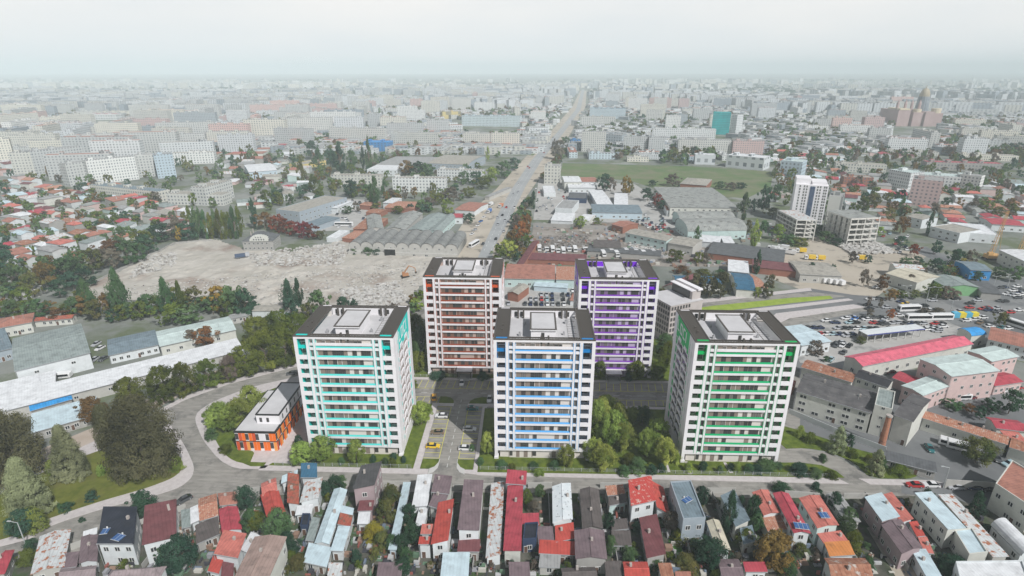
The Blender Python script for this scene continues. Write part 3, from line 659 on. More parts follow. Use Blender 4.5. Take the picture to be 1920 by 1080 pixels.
# ================================================================ foreground houses: roof corners surveyed at eave height
GF='houses along the street in front'
for row in [
((180,1019),(249,1019),(257,953),7,'sx',.6,'white','navy','white two-storey house with a navy blue roof carrying solar panels'),
((268,1029),(331,1006),(331,935),6,'syl',1.2,'white','maroon','white house with a steep maroon metal roof right of the navy roof'),
((146,1056),(181,1052),(184,1003),3.6,'gy',.5,'white','mauve','low house with mauve metal roof left of the navy roofed house'),
((113,1066),(143,1062),(149,1035),3.2,'sx',.3,'grey','mauve','small mauve roofed annex beside the rust stained long roof'),
((108,1089),(178,1082),(181,1060),3.4,'gx',.6,'grey','mauvelight','mauve grey roof cut by the bottom edge below the navy roofed house'),
((56,1078),(120,1062),(133,992),3.4,'gy',.7,'concrete','rustwhite','long low house with a pale roof streaked with rust at the lower left'),
((-22,1088),(10,1075),(28,1030),3.6,'gy',.7,'grey','crimson','crimson roofed house at the lower left corner beside the dark road'),
((193,1092),(300,1084),(300,1062),5.5,'hip',1.4,'white','mauvelight','brown grey hipped roof at the bottom edge below the navy roof'),
((155,1008),(182,1000),(183,990),3,'sx',.2,'concrete','white','tiny white shed roof at the left foot of the navy roofed house'),
((340,990),(357,987),(355,955),3,'sx',.3,'grey','slategreen','narrow grey green shed right of the maroon roof'),
((358,982),(371,976),(370,948),3.4,'sx',.3,'white','white','narrow white roofed lean-to between maroon and tiled roofs'),
((374,977),(410,966),(406,925),3.5,'gx',.9,'cream','rusttile','house with faded mottled brick-coloured tiles right of the maroon roof'),
((411,948),(447,944),(442,921),3.6,'gx',.7,'cream','terracotta','small house with an orange brown tiled roof by the front street'),
((415,998),(453,992),(445,949),3.3,'gy',.5,'white','crimson','narrow house with a bright crimson roof below the terracotta tiled one'),
((368,1020),(412,1001),(410,968),3,'sx',.3,'grey','brown','dark brown shed roof left of the narrow crimson roof'),
((400,1038),(445,1046),(462,1003),5.5,'sx',.5,'white','salmon','white house with a salmon red flat-pitched roof near the green tree'),
((388,1070),(409,1075),(420,1046),3.4,'sx',.3,'white','red','little red porch roof below the salmon roofed white house'),
((413,1085),(436,1085),(438,1052),3,'sx',.2,'white','maroon','dark red terrace roof beside the little red porch'),
((450,1030),(467,1040),(486,1005),5,'sy',.4,'white','white','narrow white building between the salmon and the beige roofs'),
((437,1086),(503,1086),(538,1006),8,'gy',.6,'cream','brownbeige','large cream building with a beige brown metal roof at the bottom'),
((492,930),(521,918),(518,895),3.6,'gx',.6,'white','salmon','red roofed house, upper of the two left of the blue roof'),
((500,972),(536,962),(522,919),3.4,'gy',.6,'white','red','bright red roof, lower of the two left of the blue roof'),
((538,946),(560,945),(560,889),4.4,'syl',.7,'white','mossred','mossy dark red roof adjoining the speckled white roof'),
((562,942),(598,936),(606,897),4.4,'sy',.6,'white','rustwhite','white house with a rust speckled roof below the blue roof'),
((563,895),(594,895),(594,871),4.6,'sx',.6,'white','blue','house with a corrugated dark blue roof reaching over the pavement'),
((528,906),(558,894),(560,882),4,'sx',.4,'white','lightblue','pale blue lean-to roof left of the dark blue roof'),
((553,966),(584,963),(588,946),3,'sx',.2,'white','white','small bright white roof below the rust speckled roof'),
((563,987),(578,987),(582,964),3,'flat',0,'navy','navy','dark blue box shed below the small bright white roof'),
((572,1012),(588,1014),(600,972),3,'sx',.2,'concrete','slategreen','narrow pale green shed beside the long light blue roof'),
((589,1018),(617,1020),(651,918),3.6,'gy',.6,'white','lightblue','very long light blue metal roof left of the dark grey house'),
((619,1032),(643,1033),(657,988),3.4,'sx',.3,'white','lightblue','light blue roof with the red patched one at its upper end'),
((632,982),(656,987),(661,967),3.5,'sx',.2,'white','mossred','small red patched roof between two light blue roofs'),
((637,960),(660,966),(663,954),3.5,'sx',.2,'white','lightblue','tiny light blue roof just above the red patched roof'),
((567,1053),(612,1063),(622,1028),3,'sx',.3,'concrete','lightblue','light blue roof dotted with dark vents at the bottom of the yard'),
((661,917),(703,912),(717,868),8,'sy',.6,'mauve','darkgrey','two-storey mauve house with a dark grey roof reaching over the street'),
((670,958),(698,957),(702,939),4,'sx',.3,'mauve','maroon','small maroon roof at the foot of the dark grey roofed house'),
((669,982),(692,982),(695,958),3.4,'sx',.2,'white','white','square white shed roof below the small maroon roof'),
((727,1030),(741,1032),(768,905),3,'sy',.3,'lightblue','lightblue','narrow glazed pale roof with a light blue side wall by the garden'),
((772,950),(802,948),(811,890),5,'sx',.3,'white','white','white house with a white roof left of the twin mauve roofs'),
((778,985),(795,986),(803,951),4,'sx',.2,'white','white','white lower annex beneath the white roofed house'),
((808,922),(842,926),(848,895),6.5,'sx',.5,'cream','mauve','upper of the twin mauve roofs by the central drive'),
((803,947),(829,956),(841,928),5.8,'sx',.5,'cream','mauve','lower of the twin mauve roofs, above the L-shaped red roof'),
((808,1020),(841,1018),(852,940),6,'sy',.9,'white','red','white house with a large bright red L-shaped roof'),
((788,1001),(812,1001),(815,984),5,'sx',.3,'white','salmon','red roofed left wing of the L-shaped red roofed house'),
((784,1020),(808,1020),(810,1009),4.8,'sx',.2,'white','red','low red canopy in front of the red roofed wing'),
((858,997),(899,994),(907,900),6.5,'syl',.7,'white','mauve','long narrow white house with a plain mauve roof'),
((857,1034),(899,1034),(901,1012),3.3,'sx',.2,'grey','maroon','dark maroon annex in front of the long mauve roofed house'),
((911,1046),(940,1041),(946,903),3.2,'sy',.4,'white','rustwhite','very long low roof in white speckled with orange rust'),
((943,1032),(977,1037),(981,906),5,'sy',.8,'cream','crimson','very long crimson roofed house running down from the street'),
((948,906),(986,909),(988,886),6,'sx',.6,'lightblue','crimson','crimson street-side block overlapping the pavement'),
((825,1084),(878,1084),(881,1037),3.5,'sx',.3,'white','lightblue','plain pale blue roof at the bottom edge below the maroon annex'),
((705,1086),(752,1086),(755,1056),3.4,'sx',.3,'grey','mauve','mauve roof at the bottom edge among scrap filled yards'),
((613,1080),(640,1080),(642,1056),3,'sx',.2,'concrete','rustwhite','patched white roof at the bottom edge beside the scrap'),
((979,983),(1011,982),(1011,963),3.5,'sx',.3,'white','crimson','small crimson roof attached to the right of the very long crimson house'),
((980,1013),(1006,1011),(1009,980),4,'flat',0,'navy','navy','navy blue flat roofed shed right of the very long crimson house'),
((1037,981),(1075,973),(1071,905),4.5,'gy',.5,'white','whitespeck','white house with a pale roof covered in dark specks'),
((1092,991),(1131,991),(1123,917),5,'gy',.8,'grey','brown','long house with a dark brown roof and worn ridge'),
((1042,1016),(1078,1009),(1076,981),3.6,'sx',.4,'cream','red','red roof directly below the pale speckled roof'),
((1009,1019),(1040,1019),(1036,988),3.3,'sx',.3,'grey','mauve','low mauve shed left of the red roof below the speckled one'),
((1010,1037),(1078,1041),(1078,1017),3.3,'sx',.3,'grey','red','wide orange red roof below the low mauve shed'),
((1010,1062),(1050,1064),(1052,1042),3,'sx',.2,'concrete','grey','shed with pale corrugated metal sides below the orange red roof'),
((1079,1048),(1139,1048),(1133,994),5,'gy',.7,'grey','mauve','broad mauve roof below the long dark brown roof'),
((1139,929),(1173,926),(1168,910),3.5,'sx',.4,'mint','rusttile','small house with pinkish broken tiles by the front street'),
((1142,948),(1176,941),(1175,926),3.6,'sx',.3,'mint','brown','dark brown lean-to below the broken pink tiles'),
((1184,948),(1230,938),(1222,896),7,'sx',.9,'white','redspeck','white two-storey house with a bright red roof flecked with white'),
((1230,957),(1256,964),(1243,913),4,'syl',1.2,'white','red','red side roof to the right of the flecked red roof'),
((1213,1046),(1249,1041),(1232,966),4,'sy',.5,'grey','maroon','long maroon grey roof below the flecked red roof'),
((1148,1023),(1185,1023),(1182,996),3,'sx',.3,'grey','brown','dark brown shed left of the long maroon grey roof'),
((1148,994),(1179,991),(1176,973),3,'sx',.3,'white','brown','dark brown shed below the pink tiled house'),
((1281,975),(1323,972),(1295,902),8,'flat',0,'bluegrey','bluegrey','blue grey flat roofed building with white parapet rim'),
((1345,1033),(1371,1031),(1349,975),4,'gy',.6,'white','cream','white house with a pale cream roof beside the blue grey block'),
((1380,987),(1407,977),(1377,920),5,'sy',.5,'cream','bluegrey','cream house with a long slate blue roof'),
((1395,1020),(1419,1013),(1411,986),4,'sx',.4,'cream','bluegrey','small slate blue roof at the lower end of the cream house'),
((1432,966),(1464,961),(1441,918),5,'gy',.5,'white','salmon','faded salmon roofed house left of the crimson roof with panels'),
((1440,996),(1478,992),(1463,966),3.5,'sx',.4,'cream','rusttile','rust tiled low roof behind the orange leaved tree'),
((1488,999),(1521,1000),(1479,925),6,'gy',.6,'white','crimson','long white house with a crimson roof carrying a solar panel'),
((1533,990),(1574,984),(1537,928),6,'gy',.5,'mint','salmon','mint green house with a salmon roof carrying a solar panel'),
((1545,1019),(1590,1013),(1576,996),3.6,'sx',.3,'white','salmon','salmon lean-to below the mint green house'),
((1556,1043),(1604,1040),(1592,1015),3.4,'sx',.3,'white','orange','orange ochre roof below the salmon lean-to'),
((1588,981),(1615,978),(1575,923),3,'gy',.4,'concrete','grey','derelict long shed with a dirty off-white roof'),
((1655,977),(1688,970),(1653,925),6,'sy',.4,'mauve','lightblue','house with a pale blue roof and dusky pink side wall'),
((1690,979),(1713,975),(1672,925),4.6,'sy',.5,'white','salmon','narrow salmon roof right of the pale blue roof'),
((1692,1038),(1731,1026),(1690,973),5.4,'gy',.6,'mauve','mauve','big mauve roof below the pale blue roof'),
((1720,1006),(1736,1004),(1720,978),4,'sx',.3,'white','red','small bright red tiled roof beside the big mauve roof'),
((1733,1036),(1752,1038),(1738,1008),3.6,'sx',.3,'white','salmon','narrow salmon roof below the small bright red one'),
((1777,996),(1812,989),(1747,921),6,'syl',.6,'cream','lightblue','large cream house with a long pale blue roof near the parked cars'),
((1817,1041),(1852,1037),(1822,991),5,'flat',0,'cream','lightblue','pale blue flat lower wing of the large cream house'),
((1862,1047),(1893,1043),(1786,926),4.4,'syl',.4,'concrete','rustwhite','very long pale roof with rust streaks right of the cream house'),
((1560,1088),(1640,1088),(1622,1046),5,'gx',1.2,'white','rust','deep rust brown roof at the bottom edge with white gable'),
((1738,1082),(1768,1082),(1736,1030),3.6,'sx',.2,'white','lightblue','pale blue roof at the bottom edge below the big mauve roof'),
((1913,1041),(1945,1036),(1890,982),3,'by',2,'white','white','white barrel-vaulted hall at the right edge'),
((1866,908),(1936,954),(1965,905),8,'flat',0,'cream','terracotta','cream three-storey building at the right edge of the street'),
((1800,1090),(1930,1088),(1932,1052),6,'flat',0,'white','white','white flat roofed building in the lower right corner'),
((1355,1088),(1398,1088),(1385,1048),3.6,'gx',.6,'grey','mauve','mauve roof at the bottom edge left of the little crimson one'),
((1398,1072),(1440,1072),(1434,1055),3.4,'sx',.3,'white','crimson','little crimson roof at the bottom beside the orange leaved tree'),
((1056,1092),(1122,1090),(1115,1063),4,'gx',.8,'white','brown','dark brown roof at the bottom edge below the broad mauve roof'),
((1172,1087),(1220,1087),(1214,1053),4,'gx',.6,'white','red','red orange roof at the bottom edge left of the long maroon one'),
((1137,1087),(1170,1087),(1165,1053),3.4,'sx',.3,'grey','brown','dark shed roof at the bottom edge left of the red orange roof'),
((1240,1084),(1265,1084),(1258,1057),3.2,'sx',.3,'cream','rust','rusty lean-to at the bottom edge right of the red orange roof'),
((1268,1092),(1298,1092),(1295,1073),3.2,'sx',.3,'cream','terracotta','little terracotta roof at the bottom edge by the yellowish hedge'),
((955,1087),(995,1087),(992,1055),3.4,'sx',.3,'white','mauve','mauve roof at the bottom edge below the very long crimson house'),
]:
    A,B,Cc,h,kd,rs,wl,rf,lb=row
    bq(A,B,Cc,h,kd,rs,wl,rf,lb,group=GF,shear=kd!='hip',chim=1 if h>3.5 and kd!='flat' else 0,name='house' if h>3.3 else 'shed',cat='house' if h>3.3 else 'shed')
def panel(x,y,z,w,d,rz,label):
    root=empty('solar_panel',(*G(x,y,z),z),rz); b=MB(); b.box(0,0,.15,w,d,.2,0); 
    for i in range(1,int(w/1)+1): b.box(i-.03,0,.2,i+.03,d,.215,1)
    b.box(-.06,-.06,.12,w+.06,.0,.22,1); b.box(-.06,d,.12,w+.06,d+.06,.22,1)
    b.build('panel',[M('solar_cells',(.03,.09,.24),(.06,.15,.34),2,.3),m_fr],root); b=MB(); b.box(.1,.1,0,.2,.2,.15); b.box(w-.2,d-.2,0,w-.1,d-.1,.15); b.cyl(w/2,d+.2,.1,.5,.18,.18,8); b.build('stand',[m_fr],root)
    tag(root,label,'solar panel','solar panels on roofs')
panel(187,1003,7.6,1.6,1.8,.2,'left solar panel on the navy blue roof'); panel(208,1012,7.5,2.4,1.9,-.25,'right solar panel on the navy blue roof')
panel(1286,945,8,2.6,1.6,.6,'tilted solar panel on the blue grey flat roof'); panel(1491,991,6.6,3.4,2,-.15,'solar panel on the long crimson roof'); panel(1540,972,6.6,2.3,2,0.02,'solar panel on the salmon roof of the mint house')
# ================================================================ left industrial strip
GI='industrial halls left of the towers'
bq((27,696),(170,661),(149,607),7,'gx',2,'white','slategreen','large warehouse with a grey green corrugated roof',name='warehouse',cat='warehouse',group=GI,win=(8,1,1.5,1,4),chim=0)
bq((-40,750),(104,716),(99,697),4,'sx',.5,'concrete','white','white roofed low wing in front of the large warehouse',name='warehouse',cat='warehouse',group=GI,chim=0)
bq((-40,783),(458,656),(460,632),4.5,'sx',.6,'concrete','white','very long narrow building with a white roof along the trees',name='warehouse',cat='warehouse',group=GI,win=(9,1,1.4,1,2),chim=0)
bq((58,812),(186,776),(180,745),3.5,'sx',.4,'grey','lightblue','pale blue shed roof behind the roadside trees',name='warehouse',cat='warehouse',group=GI,chim=0)
bq((56,771),(136,748),(135,739),3.6,'sx',.4,'grey','brightblue','bright blue awning along the long white roofed building',name='awning',cat='awning',group=GI,chim=0,door=False)
bq((-40,668),(24,652),(18,615),5,'sx',.7,'bluegrey','bluegrey','blue grey shed at the left edge beside the large warehouse',name='warehouse',cat='warehouse',group=GI,chim=0)
bq((-12,617),(60,604),(52,588),5,'hip',2,'cream','terracotta','house with a brick orange hipped roof behind the large warehouse',group=GI)
bq((62,603),(135,597),(132,590),3,'gx',.8,'cream','mossred','low row with a dark red roof behind the large warehouse',group=GI)
bq((203,667),(298,646),(281,620),4,'gx',.8,'white','bluegrey','white building with a dull grey blue roof',name='warehouse',cat='warehouse',group=GI,chim=0)
bq((299,650),(443,618),(438,591),4.5,'gx',1.,'cream','mint','cream building with a pale mint green roof',name='warehouse',cat='warehouse',group=GI,chim=0,win=(4,1,1.4,1.4,1.2))
bq((432,598),(470,590),(468,583),3,'sx',.2,'concrete','grey','low grey shed behind the mint roofed building',name='shed',cat='shed',chim=0)
# ================================================================ right side
GR='buildings right of the green tower'
bq((1618,687),(1826,645),(1812,624),6,'gx',1.5,'cream','pinkred','hall with a huge raspberry red roof',name='hall',cat='hall',group=GR,win=(5,1,1.6,1.6,1.5),chim=0)
bq((1785,706),(1876,695),(1840,659),11,'gx',.9,'pink','mint','three-storey pink building with a pale metal roof',name='office_building',cat='building',group=GR,win=(3.4,3,1.3,1.3,1.5),chim=0)
bq((1731,742),(1785,722),(1765,696),7,'gx',.6,'pink','mint','lower pink wing with a pale grey roof left of the pink building',name='office_building',cat='building',group=GR,chim=0)
bq((1860,678),(1912,668),(1880,645),10,'gx',.7,'pink','mint','rear pink wing at the right of the pink building',name='office_building',cat='building',group=GR,chim=0)
bq((1866,724),(1920,716),(1884,697),4,'gx',1,'pink','crimson','crimson roofed entrance wing right of the pink building',name='house',cat='house',group=GR,chim=0)
bq((1672,708),(1716,724),(1727,713),4,'sx',.6,'pink','crimson','crimson awning roof at the left foot of the pink wing',name='awning',cat='awning',group=GR,chim=0)
bq((1492,733),(1635,775),(1650,737),8,'gx',1.4,'cream','tarfelt','long cream factory with a sooty dark grey roof',name='factory',cat='factory',group=GR,win=(3.7,3,2.4,1.3,.8),chim=2)
bq((1675,777),(1713,791),(1737,746),9.6,'gx',1.2,'cream','tarfelt','tall cream end block of the factory with a sooty roof',name='factory',cat='factory',group=GR,win=(4.5,3,2.6,1.5,1.2),chim=0)
bq((1640,760),(1673,769),(1688,738),10.6,'flat',0,'cream','slategreen','cream stair tower block with pipes on top next to the brick chimney',name='factory',cat='factory',group=GR,win=(4,3,1,1,3),chim=0)
bq((1602,706),(1665,727),(1670,710),6,'gx',1,'cream','black','cream house with a black roof behind the long factory',group=GR)
bq((1502,688),(1598,717),(1602,700),5,'gx',1,'cream','rust','low house with a rust and white patched roof behind the factory',group=GR)
bq((1728,783),(1890,834),(1892,818),4.6,'gx',1.1,'cream','rusttile','very long low cream building with rust orange tiles',name='row_house',cat='building',group=GR,win=(3.4,1,1.2,1.3,1.4),chim=3)
bq((1892,838),(1960,860),(1965,842),4.4,'gx',1.1,'cream','rust','rust roofed continuation of the long cream building at the right edge',name='row_house',cat='building',group=GR)
bq((1662,862),(1758,886),(1768,872),3,'sx',.4,'grey','slate','low shed with a dark blue grey corrugated roof by the chimney',name='shed',cat='shed',group=GR,chim=0)
bq((1868,803),(1930,810),(1925,790),4,'gx',.8,'cream','crimson','crimson roof at the right edge above the rust orange row',group=GR)
bq((1893,828),(1930,832),(1930,814),4,'sx',.4,'cream','salmon','salmon roof at the right edge below the crimson one',group=GR)
bq((1503,648),(1560,640),(1517,606),5,'gx',.6,'white','lightblue','pale blue roofed shed behind the green tower',name='warehouse',cat='warehouse',group=GR,chim=0)
bq((1822,630),(1848,627),(1836,614),5,'bx',1.6,'cream','brightblue','small building with a rounded bright blue roof',group=GR,chim=0)
bq((1852,636),(1935,655),(1940,630),6,'gx',1.4,'white','terracotta','white building with a brown red roof at the right edge',name='hall',cat='hall',group=GR,chim=0)
bq((1476,725),(1487,728),(1494,716),3,'flat',0,'brick','crimson','small red walled shed at the right foot of the green tower',name='shed',cat='shed',group=GR,chim=0)
# bus station canopy on posts
a_,rz,L,D=rect((1627,628),(1735,616),(1719,607),4.5)
root=empty('bus_station_canopy',(*a_,0),rz); b=MB(); b.box(0,0,4.2,L,D,4.5,0); b.box(0,-.1,4.0,L,0,4.5,1); b.build('roof',[WMt('white'),M('navy_fascia',(.06,.07,.25))],root)
for i in range(8):
    for y in (.8,D-1): b=MB(); b.cyl(1+i*(L-2)/7,y,0,4.2,.18); b.build('post',[m_fr],root)
b=MB(); b.box(0,D-.3,0,L*.6,D,4.2); b.build('wall',[WMt('grey')],root); tag(root,'long white open canopy of the bus station behind the raspberry red roof','canopy'); OCC.append((*a_,math.cos(rz),math.sin(rz),L,D))
# brick chimney
P=G(1652,838); hh=hz_of(P,781); root=empty('brick_chimney',(*P,0)); b=MB(); b.cyl(0,0,0,hh,1.05,.75,12); b.build('shaft',[M('chimney_brick',(.36,.15,.09),(.45,.22,.14),1,.9,c3=(.25,.12,.09),s3=.6)],root); b=MB(); b.cyl(0,0,hh,hh+.5,.95,.95,12); b.build('cap',[m_chim],root); tag(root,'tapered orange brick chimney standing in front of the cream factory','chimney')
# modern grey office block right of the purple tower
A=G(1249,649); h=hz_of(A,576)
a_,rz,L,D=rect((1258,574),(1318,562),(1281,539),h)
root=empty('office_block',(*a_,0),rz); OCC.append((*a_,math.cos(rz),math.sin(rz),L,D))
m_pan=M('office_cladding',(.42,.38,.36),(.47,.43,.41),.3,.7)
b=MB(); b.box(0,0,3,L,D,h); b.box(1,1,0,L-1,D-1,3); b.box(-.2,-.2,h,L+.2,D+.2,h+.25,1); b.build('wall',[m_pan,m_deck],root)
b=MB()
nf=6; fh=(h-3.2)/nf
for k in range(nf):
    z=3.4+k*fh
    for i in range(int(L*.62/1.5)): b.box(.5+i*1.5,-.06,z,1.5+i*1.5,-.005,z+fh-.9,0)
    for i in range(int(D/1.5)-1): b.box(-.06,.6+i*1.5,z,-.005,1.6+i*1.5,z+fh-.9,0)
o=b.build('window',[m_glass],root); o['kind']='stuff'
b=MB(); b.box(L*.72,D*.1,h+.25,L-.2,D-.5,h+4.2,0); b.box(L*.66,D*.08,h+4.2,L*.8,D-.2,h+4.5,1); b.box(L*.86,D*.05,h+4.2,L+.1,D-.2,h+4.9,1); b.box(L*.70,D*.2,h+.3,L*.719,D-1,h+3.6,2); pp=b.build('penthouse',[m_pan,m_white,m_glass],root)
tag(root,'modern grey office block with ribbon windows right of the violet tower','office building')
# low school-like building with orange panels
A0=G(446,845); h=hz_of(A0,810); x0,y0=A0; x1=G(522,846)[0]; L=x1-x0; yb=G(505,733,h)[1]; D=yb-y0
root=empty('orange_panelled_building',(x0,y0,.2)); OCC.append((x0,y0,1,0,L,D)); rn=random.Random(3)
m_or=[M('panel_orange',(.85,.17,.02)),M('panel_red_orange',(.62,.09,.025)),M('panel_light_orange',(.85,.33,.08))]
b=MB(); b.box(0,0,0,L,D,h); b.box(-.15,-.15,h-.45,L+.15,D+.15,h+.1,1); b.box(-.15,-.15,h/2-.1,L+.15,D+.15,h/2+.12,1); b.box(.3,.3,h+.1,L-.3,D-.3,h+.16,2); b.build('wall',[m_white,m_black,m_deck],root)
b=MB(); k=0
for s,(Lx,) in enumerate(((L,),(D,))):
    n=int(Lx/1.05)
    for fl in (0,1):
        z0=.1 if fl==0 else h/2+.15; z1=h/2-.12 if fl==0 else h-.48
        for i in range(n):
            if (i+fl)%3==1: continue
            if fl and rn.random()<.35: continue
            u0,u1=.1+i*Lx/n,.02+(i+1)*Lx/n; m=rn.choice((0,1,2,0))
            if s==0: b.box(u0,-.07,z0,u1,-.003,z1,m)
            else: b.box(L+.003,u0,z0,L+.07,u1,z1,m)
b.build('cladding',m_or,root)
for s,Lx in enumerate((L,D)):
    n=int(Lx/1.05)
    for fl in (0,1):
        for i in range(n):
            if (i+fl)%3==1:
                z=.9 if fl==0 else h/2+.5
                if s==0: put(WM,'window',root,((i+.05)*Lx/n,0,z),0,(1,1,h/2-1.3))
                else: put(WM,'window',root,(L,(i+.05)*Lx/n,z),math.pi/2,(1,1,h/2-1.3))
b=MB(); ux0=L*.42; uy0=4.2
b.box(ux0,uy0,h+.1,L-.02,D-.4,h+3.2,0); b.box(ux0-.1,uy0-.1,h+3.2,L+.1,D-.3,h+3.4,1); b.box(ux0+.4,uy0+.4,h+3.4,L-.4,D-.8,h+3.45,2)
for (q0,q1,q2,q3) in ((ux0-.1,uy0-.1,L+.1,uy0+.25),(ux0-.1,D-.65,L+.1,D-.3),(ux0-.1,uy0+.25,ux0+.25,D-.65),(L-.25,uy0+.25,L+.1,D-.65)): b.box(q0,q1,h+3.41,q2,q3,h+3.6,1)
up=b.build('upper_storey',[m_white,m_black,m_deck],root)
for i in range(6): put(WM,'window',up,(L-.02,uy0+2+i*3.2,h+.8),math.pi/2,(.6,1,1.7))
for i in (0,1): put(WM,'window',up,(ux0+1+i*2.2,uy0,h+.8),0,(.8,1,1.5))
tag(root,'low white building with orange panels beside the turquoise tower','building')
# ================================================================ trees
def leafmat(name,c1,c2):
    m=bpy.data.materials.new('leaves_'+name); m.use_nodes=True; t=m.node_tree; t.nodes.clear(); L=t.links.new
    o=N(t,'ShaderNodeOutputMaterial'); g=N(t,'ShaderNodeTexCoord'); oi=N(t,'ShaderNodeObjectInfo')
    nz=N(t,'ShaderNodeTexNoise'); nz.inputs['Scale'].default_value=.9; nz.inputs['Detail'].default_value=5; L(g.outputs['Object'],nz.inputs[0])
    r=N(t,'ShaderNodeValToRGB'); e=r.color_ramp.elements; e[0].position=.36; e[1].position=.64; e[0].color=(*c1,1); e[1].color=(*c2,1); L(nz.outputs[0],r.inputs[0])
    h=N(t,'ShaderNodeHueSaturation'); mr=N(t,'ShaderNodeMapRange'); mr.inputs['To Min'].default_value=.7; mr.inputs['To Max'].default_value=1.3; L(oi.outputs['Random'],mr.inputs['Value']); L(mr.outputs[0],h.inputs['Value'])
    m2=N(t,'ShaderNodeMapRange'); m2.inputs['To Min'].default_value=.475; m2.inputs['To Max'].default_value=.52; w=N(t,'ShaderNodeMath',operation='FRACT'); w0=N(t,'ShaderNodeMath',operation='MULTIPLY'); w0.inputs[1].default_value=7.3; L(oi.outputs['Random'],w0.inputs[0]); L(w0.outputs[0],w.inputs[0]); L(w.outputs[0],m2.inputs['Value']); L(m2.outputs[0],h.inputs['Hue'])
    L(r.outputs[0],h.inputs['Color'])
    d=N(t,'ShaderNodeBsdfDiffuse'); tr=N(t,'ShaderNodeBsdfTranslucent'); x=N(t,'ShaderNodeMixShader'); x.inputs[0].default_value=.3
    L(h.outputs[0],d.inputs[0]); L(h.outputs[0],tr.inputs[0]); L(d.outputs[0],x.inputs[1]); L(tr.outputs[0],x.inputs[2]); L(x.outputs[0],o.inputs[0]); return m
LM={'dark':leafmat('dark',(.06,.058,.03),(.2,.19,.095)),'olive':leafmat('olive',(.055,.078,.013),(.19,.225,.04)),'light':leafmat('light',(.11,.17,.025),(.46,.55,.14)),
 'grey':leafmat('greygreen',(.17,.2,.1),(.5,.55,.31)),'green':leafmat('green',(.05,.105,.045),(.13,.22,.085)),'deep':leafmat('deep',(.025,.065,.04),(.065,.135,.075)),
 'autumn':leafmat('autumn',(.16,.09,.03),(.27,.17,.06)),'yellow':leafmat('yellow',(.3,.22,.03),(.45,.36,.06)),'orange':leafmat('orange',(.28,.1,.03),(.4,.17,.06)),
 'red':leafmat('red',(.15,.03,.025),(.28,.06,.04)),'brown':leafmat('brown',(.12,.10,.075),(.22,.185,.145)),'mixed':leafmat('mixed',(.07,.1,.03),(.22,.2,.06))}
m_bark=M('bark',(.12,.09,.07),(.2,.16,.12),2,.95)
def crown_mesh(kind,nclump,nleaf,ls,seed,leafmix=None):
    """unit crown: height 1, width 1 from z=.12.. ; leaves as small folded quads gathered in clumps along limbs"""
    rn=random.Random(seed); V=[];F=[]
    cl=[]
    while len(cl)<nclump:
        if kind=='broad':
            z=rn.random(); r=.5*math.sqrt(max(0,1-((z-.42)/.6)**2)); rr=r*math.sqrt(rn.uniform(.08,1)); cs=.13
            zz=.2+z*.74
        elif kind=='wide':
            z=rn.random(); r=.5*math.sqrt(max(0,1-((z-.35)/.68)**2)); rr=r*math.sqrt(rn.uniform(.1,1)); cs=.12; zz=.1+z*.84
        elif kind=='cone':
            z=rn.random()**1.2; r=.5*(1-z)**.65*(1-.25*abs(math.sin(z*13))); rr=r*math.sqrt(rn.uniform(.3,1)); cs=.09; zz=.05+z*.92
        elif kind=='poplar':
            z=rn.random(); r=.5*min(1,(z+.05)*2.6)*min(1,(1.04-z)*1.7); rr=r*math.sqrt(rn.random()); cs=.12; zz=.08+z*.9
        else:
            z=rn.random(); r=.5*math.sqrt(max(0,1-(z*.95)**2)); rr=r*math.sqrt(rn.random()); cs=.16; zz=.05+z*.8
        a=rn.uniform(0,6.283); wq=.5 if nleaf>20000 else 1; wob=1+.18*wq*math.sin(3*a+seed)+.1*wq*math.sin(5*a+seed*2)
        cl.append((rr*math.cos(a)*wob,rr*math.sin(a)*wob,zz,cs*rn.uniform(.6,1.3)))
    for i in range(nleaf):
        c=cl[i%nclump]; u=Vector((rn.gauss(0,1),rn.gauss(0,1),rn.gauss(0,1))).normalized(); d=c[3]*rn.uniform(.55,1)
        sq=.75 if kind!='poplar' else 1.2
        p=Vector((c[0]+u.x*d,c[1]+u.y*d,max(.01,c[2]+u.z*d*sq)))
        n=(u+Vector((p.x,p.y,.35))*1.2+Vector((rn.gauss(0,.45),rn.gauss(0,.45),rn.gauss(0,.45)))).normalized(); a=n.orthogonal().normalized(); b=n.cross(a); t=rn.uniform(0,6.28); a,b=a*math.cos(t)+b*math.sin(t),b*math.cos(t)-a*math.sin(t)
        s=ls*rn.uniform(.6,1.35); k=len(V)
        V+=[p-a*s,p+b*s*.6,p+a*s,p-b*s*.6]; F.append((k,k+1,k+2,k+3))
    me=bpy.data.meshes.new('crown'); me.from_pydata([tuple(v) for v in V],[],F); me.materials.append(LM['green']); me.update(); return me
def trunk_mesh(kind,seed):
    rn=random.Random(seed); b=MB(); top=.8 if kind in('poplar','cone') else .55; r=.022 if kind!='poplar' else .05
    b.beam((0,0,0),(0.01,0,.25),r*1.3,0,r,6); b.beam((.01,0,.25),(0,.01,top),r,0,r*.35,6)
    for i in range(5):
        a=i*1.26+rn.uniform(-.3,.3); z=rn.uniform(.22,.5); l=.28 if kind!='poplar' else .2
        b.beam((0,0,z),(l*math.cos(a),l*math.sin(a),z+rn.uniform(.15,.28)),r*.5,0,r*.15,5)
    return b.mesh('trunk',[m_bark])
CM={}
for kd in('broad','wide','cone','poplar','bush'):
    CM[kd]={'hero':[crown_mesh(kd,330,38000,.0135,1)],'near':[crown_mesh(kd,90,7500,.025,s) for s in (1,2)],'mid':[crown_mesh(kd,40,1500,.045,s) for s in (1,2,3)],'far':[crown_mesh(kd,16,220,.11,s) for s in(1,2)]}
TM={kd:trunk_mesh(kd,3) for kd in CM}
NT=[0]
FARTREES=[]
